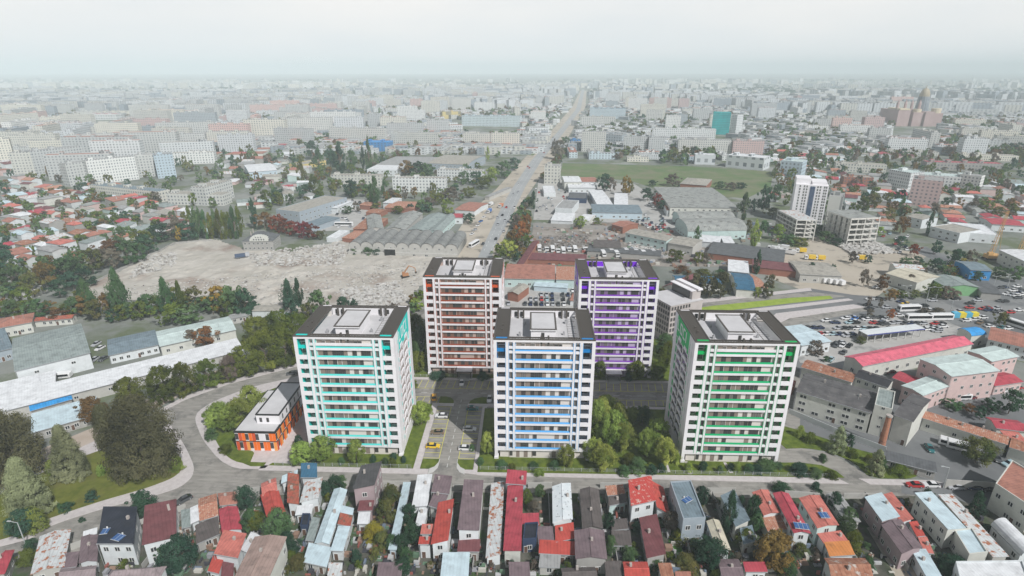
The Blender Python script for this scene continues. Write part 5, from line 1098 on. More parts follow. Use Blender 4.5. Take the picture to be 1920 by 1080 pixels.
for row in [
((690,431),(720,429),(744,401),5,'gy',1.6,'concrete','asbestos','first grey corrugated gable shed behind the barrel vaults, darkest end'),
((721,430),(760,431),(775,399),5,'gy',2,'concrete','asbestos','second corrugated gable shed behind the barrel vaults'),
((762,432),(800,434),(805,401),5,'gy',1.6,'concrete','slategreen','third corrugated gable shed behind the barrel vaults'),
((801,435),(826,436),(826,403),5,'gy',1.4,'mint','slategreen','greenish corrugated shed nearest the boulevard'),
((661,429),(705,430),(711,410),3.5,'sx',.6,'brick','rust','rusty low shed left of the corrugated gable sheds'),
((640,446),(690,450),(700,436),3,'sx',.4,'brick','rusttile','reddish collapsed shed at the left end of the barrel vaults'),
((517,393),(561,398),(602,366),9,'flat',0,'bluegrey','greybeige','big flat roofed grey factory hall behind the red leaved trees'),
((552,424),(580,428),(600,404),4,'sx',.5,'bluegrey','bluegrey','blue grey lean-to beside the big flat roofed hall'),
((600,388),(632,390),(640,376),5,'sx',.4,'white','white','white roofed shed right of the big flat roofed hall'),
((612,446),(632,447),(637,432),3,'flat',0,'white','white','little white hut at the left end of the reddish collapsed shed'),
((720,389),(776,391),(776,378),4,'gx',.8,'brick','rusttile','long brown roofed shed behind the tall poplar'),
((673,384),(694,386),(697,377),4,'gx',.8,'brick','rusttile','short brown roofed shed left of the tall poplar'),
((717,380),(736,381),(738,371),5,'sx',.3,'white','white','pale square roof beside the tall poplar'),
((685,398),(712,400),(716,392),3.5,'gx',.6,'brick','rust','rusty roof strip beneath the tall poplar'),
((852,393),(890,396),(890,379),4,'gx',1,'white','terracotta','worn salmon roofed house near the dirt verge of the boulevard'),
((848,408),(868,408),(870,400),5,'gx',.8,'white','crimson','white house with a small dark red roof near the dirt verge'),
((908,368),(918,369),(936,350),3.5,'sx',.4,'concrete','grey','pale low building strip along the dirt verge'),
((466,323),(520,319),(529,304),9,'gx',1.2,'lightblue','white','pale hall with a white roof beside a full car park'),
((805,306),(879,309),(877,293),8,'bx',3,'bluegrey','greybeige','arched hall with a banded grey roof left of the boulevard'),
((706,309),(800,311),(790,294),7,'gx',.8,'concrete','grey','wide grey roofed hall beyond the white office rows'),
((688,318),(745,319),(745,304),7,'flat',0,'white','white','white long hall among the trees left of the wide grey hall'),
((542,308),(562,310),(566,297),5,'flat',0,'yellow','greybeige','small pale yellow building near the white roofed hall'),
((800,338),(822,338),(822,333),6,'flat',0,'white','white','white low link between the white office rows'),
((1058,341),(1091,341),(1091,330),8,'gx',1,'cream','white','two-storey white wing at the foot of the six-storey white block'),
((1091,341),(1121,341),(1121,332),7,'gx',1.2,'white','terracotta','white wing with an orange brown roof left of the dark round trees'),
((1066,352),(1117,352),(1116,342),5,'gx',.5,'white','white','white roofed hall in the car dealer yard'),
((1020,361),(1042,361),(1042,349),4,'flat',0,'white','white','white box building beside the boulevard'),
((1041,390),(1073,392),(1078,376),6,'flat',0,'white','grey','grey roofed hall with dark gates in the dealer yard'),
((1110,398),(1205,400),(1200,384),5,'gx',.6,'lightblue','bluegrey','low blue and white showroom in the middle of the dealer yard'),
((1120,384),(1150,384),(1146,356),5,'gx',.6,'white','white','white striped roofed hall in the dealer yard, left of two'),
((1151,384),(1178,385),(1166,362),5,'gx',.5,'white','white','white striped roofed hall in the dealer yard, right of two'),
((1065,372),(1100,373),(1096,362),4,'flat',0,'navy','slate','dark carport roof in the dealer yard'),
((1032,413),(1073,415),(1074,400),4,'gx',.3,'white','white','store of white covers at the lower side of the dealer yard'),
((1083,412),(1105,414),(1108,402),4,'gx',1,'cream','white','white little gabled shed next to the white covers'),
((1172,436),(1250,452),(1260,442),7,'gx',.8,'mint','greybeige','long pale shed running down to the right across the truck yard'),
((1252,455),(1300,463),(1302,447),6,'gx',1,'concrete','greybeige','grey end block of the long pale shed'),
((1146,420),(1168,426),(1178,414),5,'gx',1.2,'brick','terracotta','red brown gabled roof left of the long pale shed'),
((1112,463),(1165,465),(1162,452),4,'sx',.4,'grey','brown','brown roofed open shed among the parked lorries'),
((1256,388),(1385,390),(1370,352),8,'gx',.8,'cream','asbestos','huge factory with rows of grey sawtooth roofs'),
((1250,394),(1385,397),(1380,386),5,'gx',1,'white','rust','low hall with a red and white rusted roof below the sawtooth factory'),
((1275,413),(1378,412),(1378,401),5,'bx',4,'mint','asbestos','upper of the two grey barrel roofed halls'),
((1290,434),(1400,432),(1398,414),6,'bx',5,'mint','asbestos','lower of the two grey barrel roofed halls'),
((1310,452),(1350,456),(1352,444),4,'sx',.3,'white','white','white roofed shed row below the barrel roofed halls'),
((1357,455),(1378,456),(1378,444),4,'sx',.3,'white','white','small white roofed shed below the barrel roofed halls'),
((1275,344),(1325,348),(1318,335),6,'hip',2,'brick','greybeige','pink villa with a pale hipped roof at the edge of the green field'),
((985,486),(1100,490),(1102,478),3,'sx',.4,'brick','maroon','long dark red wall roof below the row of lorries'),
((968,496),(982,497),(1008,452),4,'sy',.8,'brick','maroon','long narrow dark red roof along the boulevard behind the orange tower'),
((945,522),(1041,524),(1042,500),5,'sx',1.2,'mint','terracotta','long brick red roofed row between the orange and the violet towers'),
((1042,524),(1078,525),(1078,503),5,'sx',1.,'mint','rusttile','rusty right end of the long row between the towers'),
((950,548),(972,552),(975,533),4.5,'gy',1,'brick','greybeige','beige gabled hut right beside the orange tower'),
((1000,536),(1064,540),(1064,532),3,'sx',.2,'lightblue','lightblue','pale blue flat shed in the coach park between the towers'),
((1068,563),(1079,564),(1079,551),3,'sx',.2,'white','terracotta','small red roof at the left foot of the violet tower'),
((1240,538),(1275,548),(1262,513),5,'gy',3,'cream','maroon','house with maroon and blue gable roofs behind the violet tower'),
((1268,530),(1355,532),(1352,518),4.5,'gx',1.4,'cream','blue','long dusty blue roof behind the modern grey office block'),
((1380,542),(1418,545),(1408,514),4.5,'gx',2,'cream','blue','dusty blue hipped roof right of the office block trees'),
((1418,540),(1440,540),(1436,514),4,'gx',1.2,'cream','rusttile','brown roof adjoining the dusty blue roof'),
((1365,508),(1405,512),(1410,492),5,'sx',.6,'white','white','white tent like roof left of the tall dark poplar'),
((1100,470),(1240,480),(1240,470),3,'sx',.3,'grey','slate','low dark shed line behind the violet tower'),
((1325,474),(1470,492),(1475,470),4,'sx',.4,'brick','slate','long grey roof strip below the barrel roofed halls'),
((1410,500),(1520,512),(1530,500),4,'sx',.5,'brick','maroon','dark maroon long wall roof right of the tall dark poplar'),
((1500,514),(1580,518),(1586,494),5,'gx',1.2,'concrete','greybeige','shed with a beige roof and rusty ribs behind the white lorries'),
((1660,512),(1720,530),(1740,512),6,'gx',1,'cream','cream','cream L-shaped house with a pale roof, front wing'),
((1680,503),(1735,506),(1738,497),6,'gx',1,'cream','rustwhite','cream L-shaped house with a pale roof, rear wing'),
((1738,518),(1775,538),(1800,520),5,'gx',1.4,'green','slategreen','green building with a grey green roof speckled white'),
((1820,506),(1862,508),(1860,492),6,'gx',1,'brightblue','bluegrey','blue walled hall with a pale blue grey roof'),
((1873,468),(1935,496),(1950,474),8,'gx',.8,'cream','white','long cream hall with a white roof and round windows at the right edge'),
((1840,548),(1880,552),(1885,532),4,'gx',1,'grey','slate','dark canopy behind the junction'),
((1745,425),(1800,438),(1806,424),7,'flat',0,'white','greybeige','white shop building with a grey roof, left part'),
((1800,436),(1875,442),(1872,424),6,'flat',0,'white','white','white shop building, long right part'),
((1700,405),(1730,412),(1742,404),7,'gx',1.2,'white','greybeige','white gabled house above the white shop building'),
((1860,420),(1925,424),(1922,412),5,'gx',1,'white','crimson','crimson roof band at the right edge above the shop building'),
((40,546),(70,543),(135,530),4,'flat',0,'concrete','grey','roofless ruined shed at the left corner of the demolition site'),
((470,583),(540,583),(540,572),3.5,'gx',.6,'white','greybeige','low pale shed at the near edge of the demolition site'),
]:
    A,B,Cc,h,kd,rs,wl,rf,lb=row
    bq(A,B,Cc,h,kd,rs,wl,rf,lb,group=GM,chim=0,name='shed' if h<5 else 'building',cat='shed' if h<5 else 'building',door=False,win=(4.5,max(1,int(h/3.2)),1.8,1.3,1.1),simple=h<5)
# ---- landmark blocks: (x left, y, x right, y, y of top, depth m, facade, pitch u, pitch z, roof, label)
GAp='apartment blocks of the middle distance'
def slabblock(xa,ya,xb,yb,yt,dep,wc,pu,pz,rf,label,name='apartment_block',cat='apartment block',group=GAp,extra=True):
    a=G(xa,ya);bb=G(xb,yb); L=math.dist(a,bb); rz=math.atan2(bb[1]-a[1],bb[0]-a[0]); h=hz_of(a,yt)
    OCC.append((a[0],a[1],math.cos(rz),math.sin(rz),L,dep)); b=MB(); wallmesh(b,L,dep,h,'flat',0,0); roofmesh(b,L,dep,h,'flat',0,m=1)
    if extra:
        rn=random.Random(int(xa))
        for i in range(max(1,int(L/18))): x=6+i*18*L/max(L,18)+rn.uniform(-2,2); b.box(x-2.2 if x>3 else 0.5,dep*.3,h,min(x+2.2,L-1),dep*.7,h+2.6,0,1)
    o=b.build(name,[apt(wc,pu,pz),RM(rf)],None,(a[0],a[1],0),rz); return tag(o,label,cat,group)
for row in [
(737,360,836,361,334,11,'white',3.2,3,'greybeige','white four-storey office row with a grey roof left of the boulevard'),
(622,349,716,350,329,11,'cream',3.4,3,'greybeige','cream three-storey row left of the white four-storey office row'),
(820,337,903,340,318,12,'white',3.2,3,'greybeige','white three-storey office row near the boulevard'),
(735,280,820,281,249,12,'cream',3,2.9,'grey','long cream eight-storey block left of the boulevard'),
(868,278,920,278,251,12,'cream',3,2.9,'grey','cream block right of the eight-storey one, left half'),
(921,278,975,278,250,12,'cream',3.4,2.9,'grey','cream block right of the eight-storey one, right half'),
(619,270,722,272,240,12,'beige',3,2.9,'grey','long beige block behind the blue building'),
(517,272,585,273,241,12,'beige',3.2,2.9,'grey','beige block above the trees in the left centre'),
(1020,345,1048,346,311,14,'cream',3.4,3.2,'grey','six-storey cream block standing alone beside the boulevard'),
(1090,284,1134,285,247,14,'beige',3,2.9,'grey','broad beige tower block right of the boulevard'),
(1088,241,1153,242,219,14,'beige',4,3,'greybeige','sand coloured block below the blue topped office'),
(1168,286,1212,287,257,12,'beige',3,2.9,'grey','beige block with pink gable right of the broad tower block'),
(1215,288,1245,288,258,12,'beige',3,2.9,'grey','beige block end between trees right of the boulevard'),
(1270,288,1370,290,262,12,'beige',3,2.9,'grey','very long beige block below the teal glass tower'),
(1372,291,1430,292,264,12,'pink',3,2.9,'grey','pinkish block at the right end of the very long beige block'),
(1222,265,1340,267,241,12,'white',3,2.9,'grey','pale block row behind the very long beige block'),
(1270,236,1288,236,215,12,'bluegrey',3,3,'grey','striped blue grey office cube left of the teal glass tower'),
(1360,313,1430,320,291,25,'white',9,9,'white','white hall with a red line at the right end of the green field'),
(1302,308,1340,309,290,14,'white',9,9,'white','white stepped hall at the right end of the green field'),
(1565,321,1660,326,306,14,'cream',3,3.2,'greybeige','cream three-storey school with a grey roof'),
(1580,348,1635,350,332,12,'brick',3,3,'greybeige','red and white banded block below the cream school'),
(1700,384,1757,390,336,24,'pink',3.4,3,'grey','brick pink nine-storey block with checkered facade'),
(1660,352,1700,360,318,18,'white',2.2,3.2,'mint','silver ribbed office building, left wing'),
(1700,350,1830,360,326,20,'white',3,3,'mint','long grey building behind the brick pink block'),
(1793,357,1832,362,327,12,'white',3,3,'grey','white end block at the right of the long grey building'),
(1735,318,1878,322,304,14,'grey',3.6,3.6,'crimson','long grey building with a crimson red roof in the right distance'),
(1460,330,1500,334,301,22,'lightblue',4,4,'mint','pale glass and white office left in the right hand quarter'),
(1546,413,1572,416,367,16,'cream',30,30,'grey','tan blank block behind the white fourteen-storey tower'),
(1862,282,1930,285,254,16,'cream',2.6,3.2,'cream','large cream institute at the right edge'),
(1800,300,1908,303,290,14,'cream',2.6,3,'greybeige','long low cream wing below the large institute'),
(1755,287,1808,288,272,14,'white',3,3,'terracotta','white building with a brick red roof left of the institute'),
(1660,290,1760,293,283,14,'cream',3,3,'greybeige','low cream range in the right distance'),
(172,366,300,380,347,12,'cream',3,2.9,'bluegrey','long four-storey block receding on the left, nearest the houses'),
(316,384,420,386,364,14,'beige',3,2.9,'greybeige','five-storey panel block behind the poplars, left'),
(390,386,440,370,352,14,'beige',3,2.9,'greybeige','five-storey panel block behind the poplars, right'),
(133,350,172,344,308,12,'beige',3,2.9,'grey','tall panel block with a bare gable on the left'),
(172,347,262,336,302,12,'white',2.6,2.9,'grey','dense balconied slab right of the bare gable block'),
(30,335,70,333,287,12,'cream',3,2.9,'grey','tall panel block at the left edge, front'),
(70,333,165,320,284,12,'beige',3,2.9,'grey','long nine-storey slab at the left edge, front'),
(262,333,330,327,292,12,'beige',3,2.9,'grey','panel slab with a pale blue painted end, left part'),
(297,335,332,332,291,12,'lightblue',3,2.9,'grey','pale blue painted end block'),
(0,248+60,30,306,262,12,'cream',3,2.9,'grey','cut off panel block at the left edge of the view'),
(60,283,125,276,251,12,'white',3,2.9,'grey','white panel slab in the second left row'),
(135,297,230,292,254,12,'beige',3,2.9,'grey','grey beige slab with a stepped top in the second left row'),
(232,290,340,286,256,12,'beige',3,2.9,'grey','long beige slab in the second left row'),
(340,290,390,288,252,12,'beige',3,2.9,'grey','beige slab with dark loggias left of the red roofed houses'),
(390,280,470,278,248,12,'cream',3,2.9,'grey','pale slab behind the red roofed houses'),
(0,248,78,240,217,14,'cream',3,2.9,'terracotta','cream slab with brown red stripes at the far left'),
(78,240,95,237,210,14,'pink',3,2.9,'grey','salmon end block at the far left'),
(1105,222,1172,223,203,20,'lightblue',2.4,3,'blue','long pale office with a blue crown right of the boulevard'),
(1070,277,1089,277,263,16,'blue',4,4,'blue','deep blue cube beside the boulevard'),
(1135,275,1165,277,252,20,'bluegrey',4,4,'grey','grey hall with a dark blue glass front'),
(866,236,975,238,217,20,'lightblue',3,3.4,'bluegrey','wide blue grey factory block left of the boulevard'),
(830,223,865,222,210,20,'yellow',30,30,'grey','yellow clad hall beside the blue grey factory'),
(683,283,729,284,266,20,'blue',5,3,'brightblue','bright blue building among the dark trees'),
(170,225,220,225,214,20,'white',6,6,'crimson','white hall with a red roof in the left distance'),
(62,175,96,175,162,25,'white',8,4,'white','big pale block standing out near the left horizon'),
(220,158,305,158,154,40,'white',30,30,'white','long white hall near the left horizon'),
(916,170,922,170,156,20,'grey',4,4,'grey','twin tower left near the horizon'),(928,170,935,170,156,20,'grey',4,4,'grey','twin tower right near the horizon'),
(975,169,1007,169,160,30,'bluegrey',4,4,'blue','dark group of blocks on the horizon left of the boulevard'),
(1792,194,1806,194,177,30,'bluegrey',4,4,'grey','blue grey tower on the horizon right of the cathedral'),
]: slabblock(*row)
# teal glass tower
P=G(1333,251); root=None
o=slabblock(1333,252,1366,253,211,24,'navy',400,3,'teal','teal glass tower with curved halves rising in the distance',name='glass_tower',cat='office tower',extra=False)
mg=M('teal_glass',(.0,.26,.28),(.0,.42,.42),.05,.25,spec=.6,stripe=(2,3,.6),space='obj'); o.data.materials[0]=mg
slabblock(1367,253,1378,254,215,20,'white',3,3,'grey','white rear slab attached to the teal glass tower',name='glass_tower',cat='office tower',extra=False)
# white 14-storey tower with its dark glass strip
A=G(1480,419);Bp=G(1540,424); L=math.dist(A,Bp); rz=math.atan2(Bp[1]-A[1],Bp[0]-A[0]); h=hz_of(A,340); D=18
root=empty('white_tower',(*A,0),rz); OCC.append((*A,math.cos(rz),math.sin(rz),L,D))
b=MB(); b.box(0,0,0,L,D,h-2); b.box(0,3,h-2,L*.45,D,h+2); b.box(L*.5,2,h-2,L-1,D,h); b.build('wall',[m_white],root)
b=MB(); b.box(L*.45,-.25,0,L*.60,0.02,h-3); b.build('glass_strip',[M('blue_glass',(.03,.06,.14),(.1,.14,.2),.2,.2,spec=.6)],root)
nf=13
for k in range(nf):
    for xx in (.04,.14,.27,.35,.68,.76,.88,.94)[0 if k>3 else 2:]: 
        if xx in(.04,): continue
        put(WN,'window',root,(xx*L-.6,0,2+k*(h-4)/nf),0,(1.1,1,1.7))
tag(root,'white fourteen-storey tower with a dark glass strip down its front','office tower')
# two gutted concrete frames
def frame_building(xa,ya,xb,yb,yt,dep,nx,ny,nz,label,broken=False):
    a=G(xa,ya);bb=G(xb,yb); L=math.dist(a,bb); rz=math.atan2(bb[1]-a[1],bb[0]-a[0]); h=hz_of(a,yt); OCC.append((a[0],a[1],math.cos(rz),math.sin(rz),L,dep))
    root=empty('concrete_frame_building',(*a,0),rz); fh=h/nz; rn=random.Random(8)
    mt=M('bare_frame_concrete',(.55,.54,.5),(.62,.6,.56),.3,.9,c3=(.4,.38,.35),s3=.4)
    for k in range(1,nz+1):
        b=MB(); b.box(0,0,k*fh-.45,L,dep,k*fh-.1); b.box(-.1,-.12,k*fh-.6,L+.1,-.0,k*fh+ (.35 if k<nz else .5)); b.build('floor_slab',[mt],root)
    for i in range(nx+1):
        for j in range(ny+1):
            if 0<i<nx and 0<j<ny: continue
            b=MB(); x=i*(L-.6)/nx;y=j*(dep-.6)/ny; b.box(x,y+.01,0,x+.6,y+.6,h-.5); b.build('pillar',[mt],root)
    b=MB(); b.box(1,dep*.5,0,L-1,dep*.55,h-.5); b.box(L*.45,1,0,L*.5,dep-1,h-.5); b.build('inner_wall',[WMt('grey')],root)
    for k in range(nz):
        for i in range(ny):
            y=i*(dep-.6)/ny; b=MB(); b.box(.05,y+.62,k*fh,.25,y+.62+(dep/ny)*.45,k*fh+fh*.8); b.build('infill_wall',[mt],root)
    b=MB(); b.box(.5,.5,h-.1,L-.5,dep-.5,h+.15); b.build('roof',[RM('asbestos' if broken else 'rustwhite')],root)
    tag(root,label,'building shell')
frame_building(1586,460,1640,457,411,25,4,5,5,'half demolished concrete frame building with a dark roof',True)
frame_building(1452,431,1487,452,394,14,6,2,5,'empty four-storey concrete frame beside the white tower')
# cathedral under construction
P=G(1735,237); s=mpp(P); root=empty('cathedral',(P[0]-55*s,P[1],0),0); U=s
m_cb=M('cathedral_brick',(.36,.26,.25),(.44,.33,.32),.05,.9); m_cw=M('cathedral_stone',(.6,.52,.38)); m_cg2=M('cathedral_scaffold',(.16,.19,.22),(.28,.31,.34),.1,.8,stripe=(0,4,.7),space='obj'); m_gold=M('dome_gilding',(.36,.31,.22),rough=.4)
hb=hz_of(P,208)
b=MB(); b.box(0,0,0,22*U,60*U,hb*1.05); b.box(28*U,0,0,48*U,50*U,hb*.9); b.box(48*U,-4*U,0,64*U,50*U,hb*.95); b.box(64*U,0,0,82*U,50*U,hb*.85); b.box(22*U,10*U,0,28*U,50*U,hb*.8); b.build('nave',[m_cb],root)
b=MB(); b.box(2*U,-.5,hb*1.05,20*U,40*U,hb*1.15); b.cyl(38*U,8*U,hb*.9,hb*1.1,7*U,7*U,12); b.cyl(73*U,8*U,hb*.85,hb*1.15,8*U,8*U,12); b.build('stone_crown',[m_cw],root)
for x in (4,18,30,44): b=MB(); b.cyl(x*U,14*U,hb,hb*1.45,2.6*U,2.6*U,8); b.cyl(x*U,14*U,hb*1.45,hb*1.7,2.6*U,.4*U,8); b.build('turret',[m_cb],root)
ht=hz_of(P,182); hd=hz_of(P,166); b=MB(); b.cyl(56*U,25*U,hb*.8,ht,12*U,9.5*U,16); b.build('drum',[m_cg2],root)
b=MB()
for i in range(8):
    a0,a1=math.pi/2*i/8,math.pi/2*(i+1)/8; b.cyl(56*U,25*U,ht+(hd-ht)*math.sin(a0),ht+(hd-ht)*math.sin(a1),8.5*U*math.cos(a0)+.3,8.5*U*math.cos(a1)+.3,16)
b.cyl(56*U,25*U,hd,hd+6,1,.3,6); b.build('dome',[m_gold],root)
tag(root,'brick cathedral with scaffolded drum and gilded dome on the right horizon','cathedral')
# pile-driving rigs: yellow lattice masts
m_yel=M('rig_yellow',(.6,.36,.14))
def lattice(b,p,q,w):
    p=Vector(p);q=Vector(q); offs=[(-w,-w),(w,-w),(w,w),(-w,w)]
    for ox,oy in offs: b.beam((p.x+ox,p.y+oy,p.z),(q.x+ox*.5,q.y+oy*.5,q.z),.14)
    n=int((q-p).length/2.2)
    for k in range(n):
        for i in range(4):
            t0=k/n;t1=(k+1)/n; o0=offs[i];o1=offs[(i+1)%4]; a=p.lerp(q,t0);c=p.lerp(q,t1); f0=1-.5*t0; f1=1-.5*t1; b.beam((a.x+o0[0]*f0,a.y+o0[1]*f0,a.z),(c.x+o1[0]*f1,c.y+o1[1]*f1,c.z),.07)
for x,y,yt,lb in ((1855,486,393,'yellow drilling rig with a tall lattice mast on the building plot, left of two'),(1904,492,392,'yellow drilling rig with a tall lattice mast at the right edge, right of two')):
    P=G(x,y); h=hz_of(P,yt)*.98; root=empty('drilling_rig',(*P,0)); b=MB(); lattice(b,(0,0,3),(2.5,0,h),.9); b.build('mast',[m_yel],root)
    b=MB(); b.box(-3,-2,1.1,5,2,3.4); b.box(-3,-2.2,3.4,0,-.4,5); b.build('body',[m_yel],root); b=MB()
    for yy in (-2.3,1.5): b.prism([(-3.5,yy),(5,yy),(5,yy+.8),(-3.5,yy+.8)],.1,1.1)
    b.build('track',[m_tyre],root); b=MB(); b.beam((5,0,3.2),(2.2,0,h*.7),.12); b.build('stay',[m_yel],root); tag(root,lb,'drilling rig')
# excavator in the rubble
P=G(760,521); root=empty('excavator',(*P,.6),.4); root.scale=(.8,.8,.8); b=MB(); b.box(-2,-1.4,1,2.4,1.4,2.6); b.box(-1.9,.2,2.6,-.2,1.4,3.6); b.build('body',[M('excavator_orange',(.4,.2,.1))],root)
b=MB(); b.box(-2.6,-1.8,.1,2.8,-1,1).box(-2.6,1,.1,2.8,1.8,1); b.build('track',[m_tyre],root)
b=MB(); b.beam((-1.5,-.4,2.2),(3,-.4,8.2),.45); b.beam((3,-.4,8.2),(7.2,-.4,6.0),.3); b.beam((7.2,-.4,6),(7.6,-.4,3),.25); b.build('boom',[M('excavator_orange',(.4,.2,.1))],root); b=MB(); b.box(7,-1.1,2,8.3,.3,3.2); b.build('bucket',[m_dark],root); tag(root,'orange excavator with a raised boom standing in the rubble','excavator')
b=MB(); 
P=G(441,486); root=empty('tipper_lorry',(*P,.6),.5); b=MB(); b.box(0,-1.2,.6,6,1.2,2.4); b.build('tipper_body',[M('tipper_blue',(.07,.1,.16))],root); b=MB(); b.box(6.2,-1.2,.5,8.4,1.2,2.9); b.build('cab',[PAINT['silver']],root)
for x in (1.2,2.6,7.2):
    for y in (-1.2,1.2): put(CW,'wheel',root,(x,y,.4),0,(1.4,1.4,1.4))
tag(root,'dark blue tipper lorry on the pale demolition ground','lorry')
# lorries
rn=random.Random(6)
for i,x in enumerate((1011,1025,1036,1046,1056,1067,1078,1097)): auto(truck(G(x,474-rn.uniform(0,6)),pi/2+.05,None,'white',i%2==0,'lorries in the yard behind the towers',7),'white lorry','in the yard row behind the towers')
for i,x in enumerate((1131,1146,1156,1174,1192,1206,1225)): auto(truck(G(x,482-rn.uniform(-1,8)),pi/2+.1,None,'white',True,'lorries in the yard behind the violet tower',7),'white lorry','in the row behind the violet tower')
for i in range(5): auto(truck(G(1530+i*11,528+i*1.6),-pi/2+.25,None,'white',True,'five white lorries in a row on the sandy plot',5.5),'white lorry','in the neat row on the sandy plot')
for x,y,rz,c,lb in ((1146,466,.1,'white','white box lorry in front of the brown open shed'),(1203,450,-.25,'yellow','yellow low lorry beside the long pale shed'),(1501,474,-.15,'yellow','large yellow lorry at the foot of the concrete frame'),(1518,487,-.2,'yellow','yellow lorry, second from the concrete frame'),(1536,488,-.2,'yellow','yellow lorry, third from the concrete frame'),(1612,488,-.1,'yellow','yellow lorry alone near the heap'),(939,389,1.2,'orange','orange lorry on the dirt verge'),(917,399,1.2,'blue','blue lorry on the dirt verge'),(920,386,1.2,'white','white lorry on the dirt verge'),(1220,385,1,'white','white lorry in the lane right of the dealer yard'),(1226,388,1,'white','white box lorry behind the first in the lane'),(1850,443,-.1,'red','red trailer on the building plot')): truck(G(x,y),rz,lb,c,True,Lg=6.2)
for x,y in ((1450,470),(1462,474),(1472,476),(1481,477),(1468,468)): auto(truck(G(x,y),-.5,None,'white',True,'oblique white lorries',7),'white lorry','parked obliquely left of the yellow lorry')
# ---- street lamps
m_lamp=M('lamp_post_metal',(.4,.42,.42),rough=.5)
def lamp(x,y,yt,label,group='street lamps at the junction',arms=2):
    P=G(x,y); h=max(7,hz_of(P,yt)); r=empty('street_lamp',(*P,0)); b=MB(); b.beam((0,0,0),(0,0,h),.16,0,.09,6); b.build('post',[m_lamp],r)
    for s in (-1,1)[:arms]: b=MB(); b.beam((0,0,h),(s*2,0,h+.4),.08); b.box(s*2-.45,-.15,h+.3,s*2+.45,.15,h+.5); b.build('lamp_head',[m_lamp],r)
    tag(r,label,'street lamp',group)
for i,(x,y,t) in enumerate(((780,455,405),(1080,470,395),(1215,600,480),(1625,360,262),(1755,365,262),(990,490,350))): X,Y=Zp(x,y); lamp(X,Y,Zp(0,t)[1],('double headed street lamp at the junction behind the yellow car','double headed street lamp above the silver car at the junction','tall slim lamp post between the junction and the coaches','left tall lamp in front of the dark canopy','right tall lamp in front of the dark canopy','thin bare pole beside the bare hedge')[i])
lamp(51,1028,980,'single street lamp by the dark road at the lower left',arms=1)
lamp(1768,915,897,'dark pole above the wall behind the parked cars',arms=1)
# ---- fence along the gardens, walls
def fence(pts,h,label,name='garden_fence',mat=None,sp=2.5,solid=False,group='fences and walls'):
    r=empty(name,(*pts[0],0)); o=pts[0]; b=MB(); q=MB(); n=0
    for i in range(len(pts)-1):
        a=Vector((pts[i][0]-o[0],pts[i][1]-o[1],0)); c=Vector((pts[i+1][0]-o[0],pts[i+1][1]-o[1],0)); d=(c-a); L=d.length; d.normalize(); nrm=Vector((-d.y,d.x,0))*.09
        if solid: b.prism(ccw([tuple((a-nrm)[:2]),tuple((c-nrm)[:2]),tuple((c+nrm)[:2]),tuple((a+nrm)[:2])]),0,h)
        else:
            for z in (h*.25,h*.6,h*.95): b.beam(tuple(a+Vector((0,0,z))),tuple(c+Vector((0,0,z))),.03)
            for k in range(int(L/sp)+1): p=a+d*k*sp; q.box(p.x-.05,p.y-.05,0,p.x+.05,p.y+.05,h+.1)
    if b.v: b.build('wall' if solid else 'rail',[mat or m_lamp],r)
    if q.v: o2=q.build('post',[mat or m_lamp],r); o2['kind']='stuff'
    return tag(r,label,'fence' if not solid else 'wall',group)
fence([(-76,140.8),(-34.6,140.8)],1.3,'thin wire fence in front of the turquoise tower')
fence([(-14.2,140.8),(88,140.6)],1.3,'thin wire fence in front of the blue and green towers')
fence([(-44,195.2),(-26,195.2)],1.2,'low fence in front of the orange tower',sp=2.2)
fence(px([(1770,915),(1850,920),(1905,930)]),3,'old concrete wall behind the cars on the street',solid=True,mat=WMt('concrete'),name='wall')
fence(px([(1478,775),(1560,810),(1660,848)]),2,'pale plastered wall between the garden and the factory',solid=True,mat=WMt('beige'),name='wall')
fence(px([(200,586),(380,576),(470,586),(600,592)]),1.8,'grey fence along the near side of the demolition site',solid=True,mat=WMt('grey'),name='wall')
fence(px([(150,545),(205,518),(270,487),(330,458),(400,452)]),1.6,'grey fence along the far side of the demolition site',solid=True,mat=WMt('grey'),name='wall')
fence(px([(1000,425),(1170,432)]),3,'dark fence between the dealer yard and the truck yard',solid=True,mat=WMt('grey'),name='wall')
for i,(p,q,lb) in enumerate((((110,1040),(350,955),'left'),((470,925),(560,915),'a'),((610,912),(655,912),'b'),((705,912),(770,912),'c'),((850,920),(940,915),'d'),((990,915),(1035,915),'e'),((1125,915),(1180,915),'f'),((1245,925),(1280,925),'g'),((1325,925),(1378,925),'h'),((1470,930),(1535,935),'i'),((1580,935),(1650,935),'k'))):
    fence(px([p,q]),1.9,'grey street wall section '+('left of the navy roofed house','above the two red roofs','right of the dark blue roof','right of the dark grey roofed house','above the long mauve roof','right of the crimson street-side block','left of the flecked red roof','left of the blue grey flat block','right of the blue grey flat block','above the mint green house','left of the big pale blue roof')[i],solid=True,mat=WMt('concrete'),name='wall',group='street walls of the houses')
